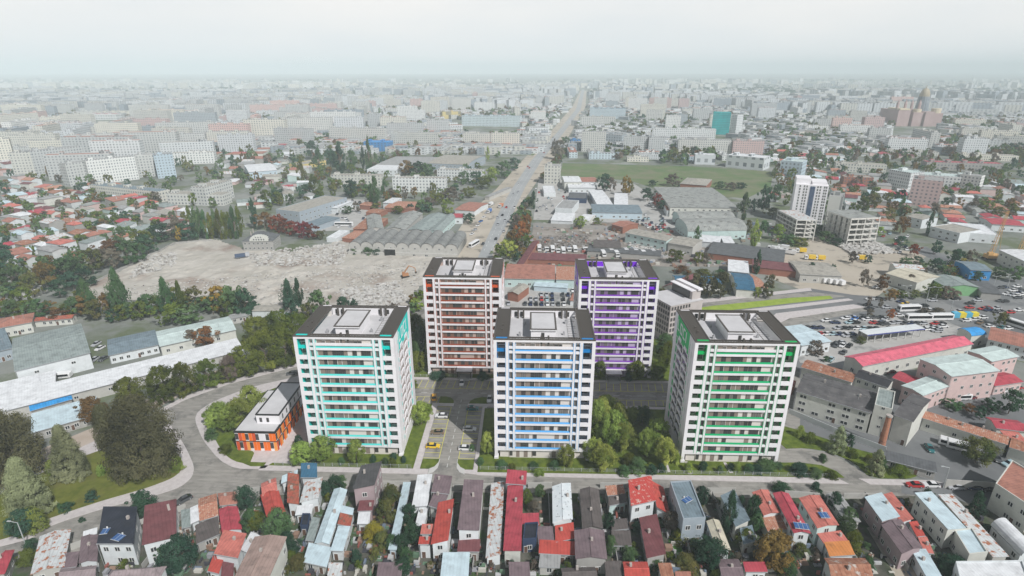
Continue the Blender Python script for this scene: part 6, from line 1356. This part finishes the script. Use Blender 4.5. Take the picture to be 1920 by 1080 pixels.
# yard walls running down between the plots, and yard clutter
rn=random.Random(21)
YARD=px([(30,1075),(200,1042),(350,972),(480,942),(700,934),(1130,938),(1440,946),(1700,940),(1780,946),(1930,1010),(1960,1110),(-60,1110)])
m_yard=M('yard_soil',(.045,.05,.035),(.14,.13,.11),.25,.95,c3=(.05,.085,.03),s3=.15,l3=.48,h3=.6,detail=9)
slab('yard_ground',px([(20,1068),(200,1030),(350,962),(480,930),(700,922),(1130,926),(1440,935),(1700,930),(1790,935),(1960,1000),(1990,1120),(-60,1120)]),.075,m_yard)
slab('garden_lawn',px([(1248,965),(1268,965),(1282,1050),(1258,1055)]),.12,M('bright_lawn',(.05,.15,.02),(.09,.22,.03),.5,.95))
slab('back_lane',px([(1625,990),(1640,985),(1710,1060),(1730,1100),(1690,1100)]),.09,m_dirt)
for x,yt,yb in ((606,930,1075),(655,930,1040),(775,1000,1075),(850,930,1060),(905,930,1070),(1028,930,1075),(1085,930,990),(1135,930,1070),(1205,950,1060),(1268,960,1075),(1335,930,985),(1430,970,1075),(1525,935,1075),(1620,930,985),(350,960,1070),(256,960,1075),(485,930,1000),(1640,985,1070),(1770,985,1075)):
    P0=G(x,yt);P1=(P0[0]+rn.uniform(-.5,.5),G(x,yb)[1]); auto(fence([P0,P1],1.7,None,solid=True,mat=WMt('grey'),name='garden_wall',group='plot walls between the house gardens'),'low plot wall','between the house gardens')
m_cl=[M('clutter_%d'%i,c) for i,c in enumerate(((.45,.45,.45),(.3,.3,.32),(.28,.18,.13),(.16,.2,.26),(.25,.2,.15),(.5,.48,.43),(.05,.05,.06),(.3,.1,.08),(.12,.2,.13)))]
b=MB()
for i in range(2000):
    x=rn.uniform(90,1850); y=rn.uniform(940,1079); P=G(x,y)
    if occupied(*P,0) or not inside(YARD,*P): continue
    a=rn.choice((.3,.5,.8,1.3,1.8)); c=rn.choice((.3,.5,.9,1.4)); hh=rn.choice((.2,.4,.8,1.2)); b.box(P[0]-a/2,P[1]-c/2,.05,P[0]+a/2,P[1]+c/2,hh,rn.randrange(9))
tag(b.build('yard_litter',m_cl),'boards, crates and scrap lying about in the house yards','litter',kind='stuff')
b=MB()
for i in range(500):
    x=rn.uniform(990,1460); y=rn.uniform(420,500); P=G(x,y)
    if occupied(*P,0): continue
    a=rn.uniform(.6,3); c=rn.uniform(.6,2.5); b.box(P[0]-a/2,P[1]-c/2,.05,P[0]+a/2,P[1]+c/2,rn.uniform(.3,1.8),rn.randrange(9))
tag(b.build('yard_litter',m_cl),'scrap and pallets lying about the industrial yards','litter',kind='stuff')
# small bushes of the yards
for i in range(150):
    x=rn.uniform(90,1850); y=rn.uniform(925,1079); P=G(x,y)
    if occupied(*P,.5): continue
    cc=rn.choice(['deep','green','olive','deep','mixed','brown']); auto(tree_at(P,rn.uniform(1.2,3.2),rn.uniform(1.5,3.5),'bush',cc,None,'bushes in the yards','mid'),'low '+CN[cc]+' bush','in the front yards')
# parked cars in the middle distance
def lot(poly,n,seed,place,rz0,cols=('white','white','silver','dark grey','black','pale blue','navy','red')):
    rn=random.Random(seed); P=px(poly); xs=[q[0] for q in P];ys=[q[1] for q in P]; put_=[]; tries=0
    while len(put_)<n and tries<n*60:
        tries+=1; x=min(xs)+round((rn.uniform(0,max(xs)-min(xs)))/2.8)*2.8; y=min(ys)+round(rn.uniform(0,max(ys)-min(ys))/6.5)*6.5
        if not inside(P,x,y) or occupied(x,y,2.5) or any(abs(x-a)<2.6 and abs(y-c)<5 for a,c in put_): continue
        put_.append((x,y)); car((x,y),rz0+rn.uniform(-.06,.06),rn.choice(cols),None,'cars parked '+place,False,place)
lot([(1175,398),(1240,405),(1262,440),(1175,420)],26,1,'in front of the long pale shed',pi/2)
lot([(1005,352),(1060,352),(1060,400),(1000,400)],20,2,'in the dealer yard by the boulevard',pi/2)
lot([(600,375),(690,378),(690,425),(575,430)],26,3,'in the yard of the grey factory',pi/2)
lot([(945,555),(1080,545),(1085,580),(945,580)],22,4,'in the yard between the orange and violet towers',pi/2)
lot([(520,315),(570,315),(560,340),(510,345)],14,5,'beside the hall with the white roof',pi/2)
lot([(1300,458),(1420,470),(1420,478),(1300,470)],14,6,'below the barrel roofed halls',pi/2)
lot([(1480,618),(1640,600),(1770,606),(1780,618),(1560,640)],40,8,'in the open car park by the bus station',.15)
lot([(1560,645),(1620,640),(1600,650),(1545,690)],8,9,'left of the raspberry red hall',.8)
lot([(1640,430),(1700,440),(1730,470),(1690,480)],14,7,'along the street by the demolished frame',.9)
pts=[(914,470),(948,402),(972,352),(1006,300),(1049,250)]
rn=random.Random(31)
for i in range(22):
    k=rn.randrange(4); a=G(*pts[k]);c=G(*pts[k+1]); t=rn.random(); s=rn.choice((-5,-2,2,5)); ang=math.atan2(c[1]-a[1],c[0]-a[0])
    car((a[0]+(c[0]-a[0])*t+s,a[1]+(c[1]-a[1])*t),ang,rn.choice(['white','silver','black','red','dark grey']),None,'cars on the boulevard',False,'driving on the boulevard',z=.1)
for i in range(8):
    P=G(885+i*5.5,440-i*8); car(P,1.1,rn.choice(['white','silver','blue']),None,'cars on the boulevard',False,'on the dirt verge')
# ================================================================ trees of the middle distance
def Tm(items,place,group,lod='mid'):
    for x,y,t,w,kd,c in items: T(x,y,t,w,kd,c,None,place,lod,group)
Tm([(705,392,334,26,'poplar','green'),(697,388,345,14,'poplar','green'),(722,372,335,14,'poplar','green'),(656,372,338,36,'broad','deep'),(685,370,345,24,'broad','green'),(770,398,382,22,'broad','deep'),(745,402,387,28,'broad','olive'),(818,385,362,36,'broad','olive'),(838,405,372,30,'broad','light'),(805,395,370,30,'broad','brown'),(878,420,400,28,'broad','deep'),(650,402,386,28,'broad','green'),(757,437,425,12,'broad','orange'),(690,478,463,34,'bush','green'),(665,476,464,30,'bush','green'),(705,478,466,30,'bush','deep'),(620,322,272,26,'broad','deep'),(640,325,268,26,'poplar','deep'),(660,322,280,24,'broad','green'),(682,318,276,12,'poplar','deep'),(694,325,258,14,'poplar','green'),(600,320,280,24,'poplar','green'),(585,300,262,30,'broad','deep'),(568,350,302,24,'poplar','mixed'),(590,368,330,30,'broad','olive'),(575,370,345,30,'broad','deep'),(545,395,362,24,'broad','green'),(500,390,355,30,'broad','olive'),(478,430,374,18,'poplar','deep'),(520,380,352,30,'broad','deep'),(760,330,300,34,'broad','autumn'),(780,330,302,40,'broad','deep'),(800,332,305,36,'broad','green'),(664,318,315,16,'broad','yellow'),(850,380,350,34,'broad','brown'),(870,345,320,30,'broad','green'),(890,348,322,34,'broad','deep'),(920,345,312,36,'broad','light'),(945,335,300,36,'broad','green'),(965,320,295,30,'broad','deep'),(905,355,330,40,'broad','olive'),(915,300,275,10,'poplar','light'),(780,285,262,14,'broad','mixed'),(700,340,322,24,'broad','deep'),(880,372,350,30,'broad','olive'),(1000,392,360,14,'poplar','deep'),(960,470,432,30,'broad','autumn'),(950,485,450,44,'broad','light'),(975,455,415,34,'broad','orange'),(985,440,400,30,'broad','autumn'),(968,430,400,22,'broad','brown'),(935,490,460,30,'broad','olive'),(990,465,440,26,'broad','olive'),(1040,268+30,250,18,'broad','brown'),(1050,285,262,26,'broad','brown'),(1045,300,275,30,'broad','brown'),(1060,275,255,22,'broad','green')],'left of and beside the boulevard','trees along the boulevard side')
Tm([(1133,360,325,34,'broad','deep'),(1145,360,332,26,'broad','brown'),(1173,368,328,24,'broad','yellow'),(1180,366,338,22,'broad','mixed'),(1042,345,328,9,'poplar','deep'),(1065,348,332,9,'poplar','deep'),(1088,430,405,28,'broad','light'),(1120,425,408,20,'broad','olive'),(1108,405,391,14,'broad','olive'),(1128,408,396,14,'broad','green'),(1215,378,352,30,'broad','deep'),(1232,390,362,24,'broad','red'),(1240,396,375,20,'broad','deep'),(1225,350,338,22,'broad','deep'),(1262,350,325,34,'broad','brown'),(1350,355,340,26,'broad','green'),(1370,358,342,30,'broad','brown'),(1390,355,342,26,'broad','deep'),(1393,412,364,24,'poplar','green'),(1410,400,372,20,'broad','deep'),(1412,465,415,22,'poplar','light'),(1402,440,412,18,'broad','mixed'),(1430,440,412,22,'broad','green'),(1432,400,345,34,'broad','deep'),(1455,380,345,30,'broad','green'),(1306,455,425,16,'poplar','green'),(1418,514,470,16,'poplar','deep'),(1260,495,468,26,'broad','mixed'),(1275,492,470,24,'broad','olive'),(1310,495,472,26,'broad','olive'),(1325,495,475,26,'broad','brown'),(1280,515,500,40,'bush','autumn'),(1320,520,505,40,'bush','olive'),(1350,520,505,30,'bush','green'),(1305,555,512,40,'broad','dark'),(1330,560,518,40,'broad','dark'),(1352,562,510,44,'broad','dark'),(1240,562,540,24,'broad','dark'),(1438,560,530,28,'broad','dark'),(1445,540,515,26,'broad','dark'),(1418,560,538,22,'broad','light'),(1560,470+48,495,16,'broad','deep'),(1520,515,492,18,'broad','deep'),(1600,495,470,22,'broad','brown'),(1628,495,478,18,'broad','deep'),(1460,452,420,30,'broad','light'),(1480,460,438,40,'bush','green'),(1500,462,445,44,'bush','olive'),(1550,455,435,40,'broad','green'),(1540,438,420,40,'bush','green'),(1570,460,445,30,'bush','deep'),(1650,445,425,20,'broad','light'),(1450,410,390,34,'broad','mixed'),(1527,432,418,30,'broad','deep')],'in the industrial quarter on the right','trees of the right industrial quarter')
Tm([(1590,420,395,20,'broad','brown'),(1635,395,362,34,'broad','mixed'),(1620,398,368,30,'broad','olive'),(1665,420,390,30,'broad','yellow' if False else 'mixed'),(1690,440,405,36,'broad','autumn'),(1687,405,370,16,'poplar','green'),(1680,385,368,20,'broad','deep'),(1736,385,368,12,'poplar','green'),(1738,442,400,14,'poplar','deep'),(1690,465,443,28,'broad','deep'),(1716,482,458,26,'broad','orange'),(1755,478,450,22,'broad','deep'),(1773,395,370,22,'broad','deep'),(1790,500,466,34,'broad','deep'),(1820,500,468,30,'broad','brown'),(1806,505,485,22,'broad','yellow'),(1760,510,485,30,'broad','deep'),(1700,498,482,30,'bush','green'),(1720,498,482,26,'broad','deep'),(1830,532,508,26,'broad','deep'),(1875,522,500,30,'broad','green'),(1905,530,500,36,'broad','green'),(1620,540,505,24,'broad','brown'),(1655,545,515,26,'broad','autumn'),(1705,540,515,26,'broad','brown'),(1670,565,542,28,'broad','autumn'),(1690,560,545,30,'broad','olive'),(1715,562,545,24,'broad','mixed'),(1750,560,532,40,'broad','olive'),(1775,562,538,36,'broad','brown'),(1795,560,545,24,'bush','brown'),(1628,575,555,10,'broad','brown'),(1650,578,560,10,'broad','brown'),(1670,600,580,18,'broad','orange'),(1632,595,580,16,'broad','brown'),(1735,590,578,26,'bush','brown'),(1762,592,578,30,'bush','brown'),(1876,612,585,28,'broad','mixed'),(1530,668,640,38,'broad','brown'),(1615,645,632,24,'bush','mixed'),(1550,680,668,16,'bush','green'),(1860,775,750,40,'broad','deep'),(1895,780,735,44,'broad','deep'),(1840,790,765,30,'broad','deep'),(1790,770,755,44,'broad','green'),(1820,775,762,30,'broad','autumn'),(1590,845,815,24,'broad','deep'),(1850,400,375,34,'broad','olive'),(1870,410,388,34,'broad','mixed'),(1830,395,378,30,'broad','brown'),(1900,395,378,30,'broad','autumn')],'in the quarter right of the concrete frames','trees of the right hand quarter')
# ================================================================ scattered quarters
def keep_off(poly): KO.append(px(poly))
KO=[RUB]
for q_ in ([(1320,250),(1392,250),(1392,286),(1320,286)],[(1095,221),(1182,221),(1182,238),(1095,238)],[(822,222),(985,236),(985,258),(860,256)],[(1672,236),(1776,236),(1780,266),(1668,266)],[(162,225),(228,225),(228,246),(162,246)],[(675,284),(735,284),(735,300),(675,300)]): KO.append(px(q_))
keep_off([(1050,304),(1450,320),(1450,352),(1240,360),(1050,332)])
keep_off([(850,560),(800,520),(880,400),(930,355),(985,295),(1026,250),(1062,205),(1080,166),(1108,166),(1106,210),(1080,250),(1040,300),(1005,350),(970,400),(940,560)])
keep_off([(1440,440),(1600,450),(1720,480),(1660,560),(1440,520)])
keep_off([(1000,338),(1190,340),(1300,440),(1440,500),(1250,505),(980,500)])
def free(x,y,r):
    return not occupied(x,y,r) and not any(inside(p,x,y) for p in KO)
def rpoint(rn,P,xs,ys):
    for _ in range(200):
        x=rn.uniform(min(xs),max(xs)); y=rn.uniform(min(ys),max(ys))
        if inside(P,x,y): return x,y
    return None
NHOUSE=[0]
RCN={'terracotta':'brick orange','crimson':'crimson','grey':'grey','greybeige':'beige grey','white':'white','maroon':'maroon','rusttile':'rust tiled','slategreen':'grey green','mauve':'mauve','bluegrey':'blue grey','salmon':'salmon','rust':'rusty','rustwhite':'rust streaked white','asbestos':'grey corrugated','lightblue':'pale blue','green':'green'}
def quarter(poly,n,seed,ang,place,cols,size=(9,16),hh=(3.2,6),kinds=('hip','gx','gx','hip','sx'),detail=False,gap=2.2,group=None):
    rn=random.Random(seed); P=px(poly); xs=[q[0] for q in P];ys=[q[1] for q in P]; k=0;tr=0
    while k<n and tr<n*40:
        tr+=1; q=rpoint(rn,P,xs,ys)
        if not q: break
        x,y=q; L=rn.uniform(*size); D=rn.uniform(size[0]*.7,size[1]*.75); a=ang+rn.choice((0,math.pi/2,0))+rn.gauss(0,.05)
        cx=x+math.cos(a)*L/2-math.sin(a)*D/2; cy_=y+math.sin(a)*L/2+math.cos(a)*D/2
        ok=all(free(x+math.cos(a)*u-math.sin(a)*v,y+math.sin(a)*u+math.cos(a)*v,gap) for u in (0,L/2,L) for v in (0,D/2,D))
        if not ok: continue
        k+=1; c=rn.choice(cols); h=rn.choice((hh[0],hh[0],hh[1])); w=rn.choice(('white','cream','grey','beige','white','pink','mint'))
        o=house((x,y),a,L,D,h,rn.choice(kinds),rn.uniform(.9,2.2),w,c,None,group=group or 'houses '+place,simple=True,seed=k,chim=rn.random()<.6)
        auto(o,RCN[c]+' roofed house',place); NHOUSE[0]+=1
mix=['terracotta','terracotta','rusttile','crimson','grey','greybeige','white','maroon','slategreen','rust','salmon','asbestos','lightblue','rustwhite']
quarter([(0,372),(180,352),(330,395),(350,440),(230,455),(120,500),(60,510),(0,500)],95,1,-.42,'in the house quarter at the left',mix)
quarter([(440,400),(420,385),(560,350),(600,372),(520,380)],10,2,.5,'left of the grey factory',mix)
quarter([(395,320),(500,300),(610,330),(580,362),(430,350)],20,3,.1,'beyond the poplars on the left',mix,size=(10,20))
quarter([(1440,300),(1560,305),(1570,400),(1440,385)],26,4,-.3,'around the pale glass office on the right',mix)
quarter([(1570,330),(1690,350),(1690,420),(1640,430),(1575,380)],26,5,-.35,'between the school and the brick pink block',mix)
quarter([(1760,360),(1930,350),(1930,420),(1800,430),(1740,400)],46,6,-.3,'at the right edge above the shop building',mix)
quarter([(1440,255),(1640,262),(1690,300),(1560,305),(1440,295)],34,7,-.2,'in the right distance',mix,size=(10,22))
quarter([(0,300),(30,340),(130,355),(60,372),(0,370)],12,8,-.3,'under the left panel blocks',mix)
quarter([(395,262),(500,268),(600,285),(560,300),(400,300)],16,9,.1,'with red roofs in the left distance',['crimson','terracotta','white','grey','white'],size=(12,26))

# panel blocks of the far quarters, each its own object; beyond them the city reads as one mass
NB=[0]
def blocks(poly,n,seed,ang,place,hs=(14,26,32),Ls=(26,64),cols=('cream','beige','white','white','cream','bluegrey','beige','pink'),dep=(11,14),gap=9,aj=.06,rf=('grey','grey','greybeige','terracotta')):
    rn=random.Random(seed); P=px(poly); xs=[q[0] for q in P];ys=[q[1] for q in P]; k=0;tr=0
    while k<n and tr<n*40:
        tr+=1; q=rpoint(rn,P,xs,ys)
        if not q: break
        x,y=q; L=rn.uniform(*Ls); D=rn.uniform(*dep); a=ang+rn.choice((0,0,0,math.pi/2))+rn.gauss(0,aj); h=rn.choice(hs)*rn.uniform(.9,1.1)
        if not all(free(x+math.cos(a)*u-math.sin(a)*v,y+math.sin(a)*u+math.cos(a)*v,gap) for u in (0,L/4,L/2,L*3/4,L) for v in (0,D)): continue
        k+=1; c=rn.choice(cols); OCC.append((x,y,math.cos(a),math.sin(a),L,D))
        b=MB(); wallmesh(b,L,D,h,'flat',0,0); roofmesh(b,L,D,h,'flat',0,m=1)
        for i in range(int(L/20)+1): u=rn.uniform(2,max(3,L-6)); b.box(u,D*.3,h,u+4,D*.7,h+2.6,0,1)
        o=b.build('apartment_block',[apt(c,rn.choice((2.8,3.4,4)),2.9),RM(rn.choice(rf))],None,(x,y,0),a); tag(o,None,'apartment block','apartment blocks '+place); auto(o,{'bluegrey':'blue grey'}.get(c,c)+' apartment block',place); NB[0]+=1
blocks([(0,285),(140,270),(260,250),(480,262),(480,300),(330,310),(160,350),(60,345),(0,330)],34,1,.18,'in the nearest panel rows on the left',Ls=(40,95),gap=5)
blocks([(0,215),(470,205),(640,225),(640,262),(420,262),(260,255),(0,285)],90,2,.12,'in the left middle distance',Ls=(40,95),gap=5)
blocks([(480,190),(1060,190),(1040,235),(960,262),(640,265),(480,262)],90,3,.05,'left of the boulevard in the distance',gap=5)
blocks([(1100,185),(1700,200),(1640,250),(1430,262),(1200,262),(1080,250)],50,4,-.12,'right of the boulevard in the distance',hs=(12,18,28,32))
blocks([(1540,225),(1930,245),(1930,290),(1760,300),(1560,275)],26,5,-.2,'near the cathedral',hs=(12,18,24))
blocks([(1040,285),(1440,290),(1440,308),(1290,306),(1060,302)],10,6,-.05,'along the far side of the green field',hs=(5,7,6),Ls=(25,60),cols=('white','white','cream','lightblue'),gap=5)
print('blocks',NB[0])
def mass(y0,y1,n,seed,name,label,small=False):
    rn=random.Random(seed); mats=[apt(c,6,3.2) for c in ('cream','beige','white','bluegrey','white')]+[RM('grey'),RM('terracotta')]; b=MB(); tr=0;k=0
    while k<n and tr<n*5:
        tr+=1; py=y0+(y1-y0)*rn.random()**.8; P=G(rn.uniform(-60,1980),py)
        if not free(P[0],P[1],9 if small else 14): continue
        low=noise.noise(Vector((P[0]*.0016,P[1]*.0011,4)))<-.02
        k+=1; a=.1+noise.noise(Vector((P[0]*.001,P[1]*.001,0)))*1.2+rn.choice((0,0,math.pi/2)); L=rn.uniform(22,60) if not low else rn.uniform(12,26); D=rn.uniform(11,15); h=rn.choice((14,18,24,28,30)) if not low else rn.uniform(4,9)
        if small: L=rn.uniform(10,26); h=rn.uniform(4,11)
        ux,uy=math.cos(a),math.sin(a); p=[(P[0]+ux*u-uy*v,P[1]+uy*u+ux*v) for u,v in ((0,0),(L,0),(L,D),(0,D))]
        b.prism(p,0,h,rn.randrange(5),5 if rn.random()<.75 or not low else 6,bot=False)
    return tag(b.build(name,mats),label,'city',kind='stuff')
mass(185,290,5200,5,'distant_city','dense low buildings filling in between the far panel blocks',small=True)
mass(165,215,4200,1,'distant_city','hazy mass of far apartment blocks and houses')
mass(152,173,2200,2,'distant_city','city dissolving in the haze towards the horizon')
# trees: 300 of the nearest are objects of their own (above); the rest of the greenery is one mass each
FT={c:[] for c in('deep','green','olive','mixed','autumn','brown')}
rn=random.Random(77)
def sow(poly,n,h=(6,13),r=1.5,w=(5,9)):
    P=px(poly); xs=[q[0] for q in P];ys=[q[1] for q in P]; k=0;tr=0
    while k<n and tr<n*12:
        tr+=1; q=rpoint(rn,P,xs,ys)
        if not q: return
        if not free(q[0],q[1],r): continue
        k+=1; FT[rn.choice(('deep','green','green','olive','green','mixed','autumn','olive','brown'))].append((q[0],q[1],rn.uniform(*h),rn.uniform(*w)))
sow([(0,372),(180,352),(340,395),(360,440),(230,470),(120,530),(60,560),(0,560)],210,(4,10),1,(4,8))
sow([(0,285),(480,262),(480,345),(330,350),(430,395),(180,372),(0,365)],200)
sow([(430,300),(720,285),(900,300),(900,350),(840,400),(640,400),(480,400),(440,350)],230,(5,12),2)
sow([(1440,262),(1930,285),(1930,430),(1740,420),(1640,430),(1570,420),(1440,400)],420,(5,12),1,(5,9))
sow([(0,205),(1060,205),(1000,270),(960,300),(640,300),(480,262),(0,285)],620,(8,15),3,(8,16))
sow([(1080,215),(1930,225),(1930,285),(1440,262),(1380,305),(1100,300)],420,(8,15),3,(8,16))
sow([(1830,262),(1930,270),(1920,300),(1760,290),(1740,262)],120,(9,15),1,(9,15))
sow([(1250,285),(1330,285),(1340,310),(1240,310)],25,(10,16),2,(10,16))
sow([(930,420),(1000,400),(1000,480),(925,530)],40,(4,7),1,(4,8))
sow([(960,430),(975,400),(1010,345),(1060,280),(1070,280),(1020,350),(995,400),(985,450)],60,(5,9),1,(5,8))
sow([(560,575),(680,560),(800,560),(770,600),(640,640)],20,(3,6),1,(4,7))
sow([(1440,262),(1600,250),(1600,300),(1440,310)],60,(6,12),1,(8,14))
sow([(1590,500),(1800,500),(1800,560),(1620,550)],30,(3,6),1,(3,6))
def woods(lst,col,me_src,label,far=True):
    b_v=[];b_f=[]; src=[ (m.vertices,m.polygons) for m in me_src]; cache=[([v.co.copy() for v in m.vertices],[tuple(p.vertices) for p in m.polygons]) for m in me_src]
    for i,(x,y,h,w) in enumerate(lst):
        vs,fs=cache[i%len(cache)]; a=(i*2.4)%6.28; c,s=math.cos(a)*w,math.sin(a)*w; k=len(b_v)
        b_v+=[(x+v.x*c-v.y*s,y+v.x*s+v.y*c,v.z*h) for v in vs]; b_f+=[tuple(j+k for j in f) for f in fs]
    me=bpy.data.meshes.new('woods'); me.from_pydata(b_v,[],b_f); me.materials.append(LM[col]); me.update(); return tag(put(me,'woods'),label,'trees',kind='stuff')
for c,l in FT.items(): 
    l1=[q for q in l if q[1]<700]; l2=[q for q in l if q[1]>=700]
    if l1: woods(l1,c,CM['broad']['far'],CN[c]+' small trees scattered among the nearer roofs')
    if l2: woods(l2,c,[crown_mesh('broad',10,70,.2,5),crown_mesh('broad',10,70,.2,6)],CN[c]+' tree masses between the distant blocks')
# far groves towards the horizon
b=[];rn=random.Random(3)
for i in range(2600):
    P=G(rn.uniform(-50,1970),150+55*rn.random()**1.1)
    if noise.noise(Vector((P[0]*.0012,P[1]*.0007,7)))>-.02 and free(P[0],P[1],5): b.append((P[0],P[1],rn.uniform(9,16),rn.uniform(16,34)))
woods(b,'deep',[crown_mesh('broad',8,40,.28,8),crown_mesh('broad',8,40,.28,9)],'groves near the horizon fading in the haze')
# ---------------------------------------------------------------- ordinals for look-alikes
U_=['','first','second','third','fourth','fifth','sixth','seventh','eighth','ninth','tenth','eleventh','twelfth','thirteenth','fourteenth','fifteenth','sixteenth','seventeenth','eighteenth','nineteenth']
T_={2:'twenty',3:'thirty',4:'forty',5:'fifty'}
def ordw(n): return U_[n] if n<20 else (T_[n//10][:-1]+'ieth' if n%10==0 else T_[n//10]+'-'+U_[n%10])
by={}
for o in AUTO: by.setdefault((o['_b'],o['_p']),[]).append(o)
for (bs,pl),L_ in by.items():
    L_.sort(key=lambda o:-imx((o.location.x,o.location.y))[1])
    nb=1 if len(L_)<=9 else 2 if len(L_)<=18 else 3; nm={1:[''],2:['nearer ','farther '],3:['near ','middle ','far ']}[nb]; sz=-(-len(L_)//nb)
    for q in range(nb):
        S_=sorted(L_[q*sz:(q+1)*sz],key=lambda o:imx((o.location.x,o.location.y))[0])
        for i,o in enumerate(S_):
            if len(L_)==1: o['label']=bs+' '+pl; continue
            o['label']=(nm[q]+bs+' '+pl+', '+('leftmost' if i==0 else 'rightmost' if i==len(S_)-1 else ordw(i+1)+' from left'))
for o in AUTO:
    if '_b' in o: del o['_b']; del o['_p']
# ================================================================ haze over the whole plain
hz=MB(); hz.box(-15000,-700,-1,15000,15000,200); hm=bpy.data.materials.new('haze_air'); hm.use_nodes=True; t=hm.node_tree; t.nodes.clear()
o_=N(t,'ShaderNodeOutputMaterial'); v_=N(t,'ShaderNodeVolumePrincipled'); v_.inputs['Color'].default_value=(.835,.935,.96,1); v_.inputs['Density'].default_value=.00022; v_.inputs['Anisotropy'].default_value=-.22
t.links.new(v_.outputs[0],o_.inputs['Volume']); hm.cycles.homogeneous_volume=True if hasattr(hm.cycles,'homogeneous_volume') else None
tag(hz.build('haze',hm),kind='stuff')
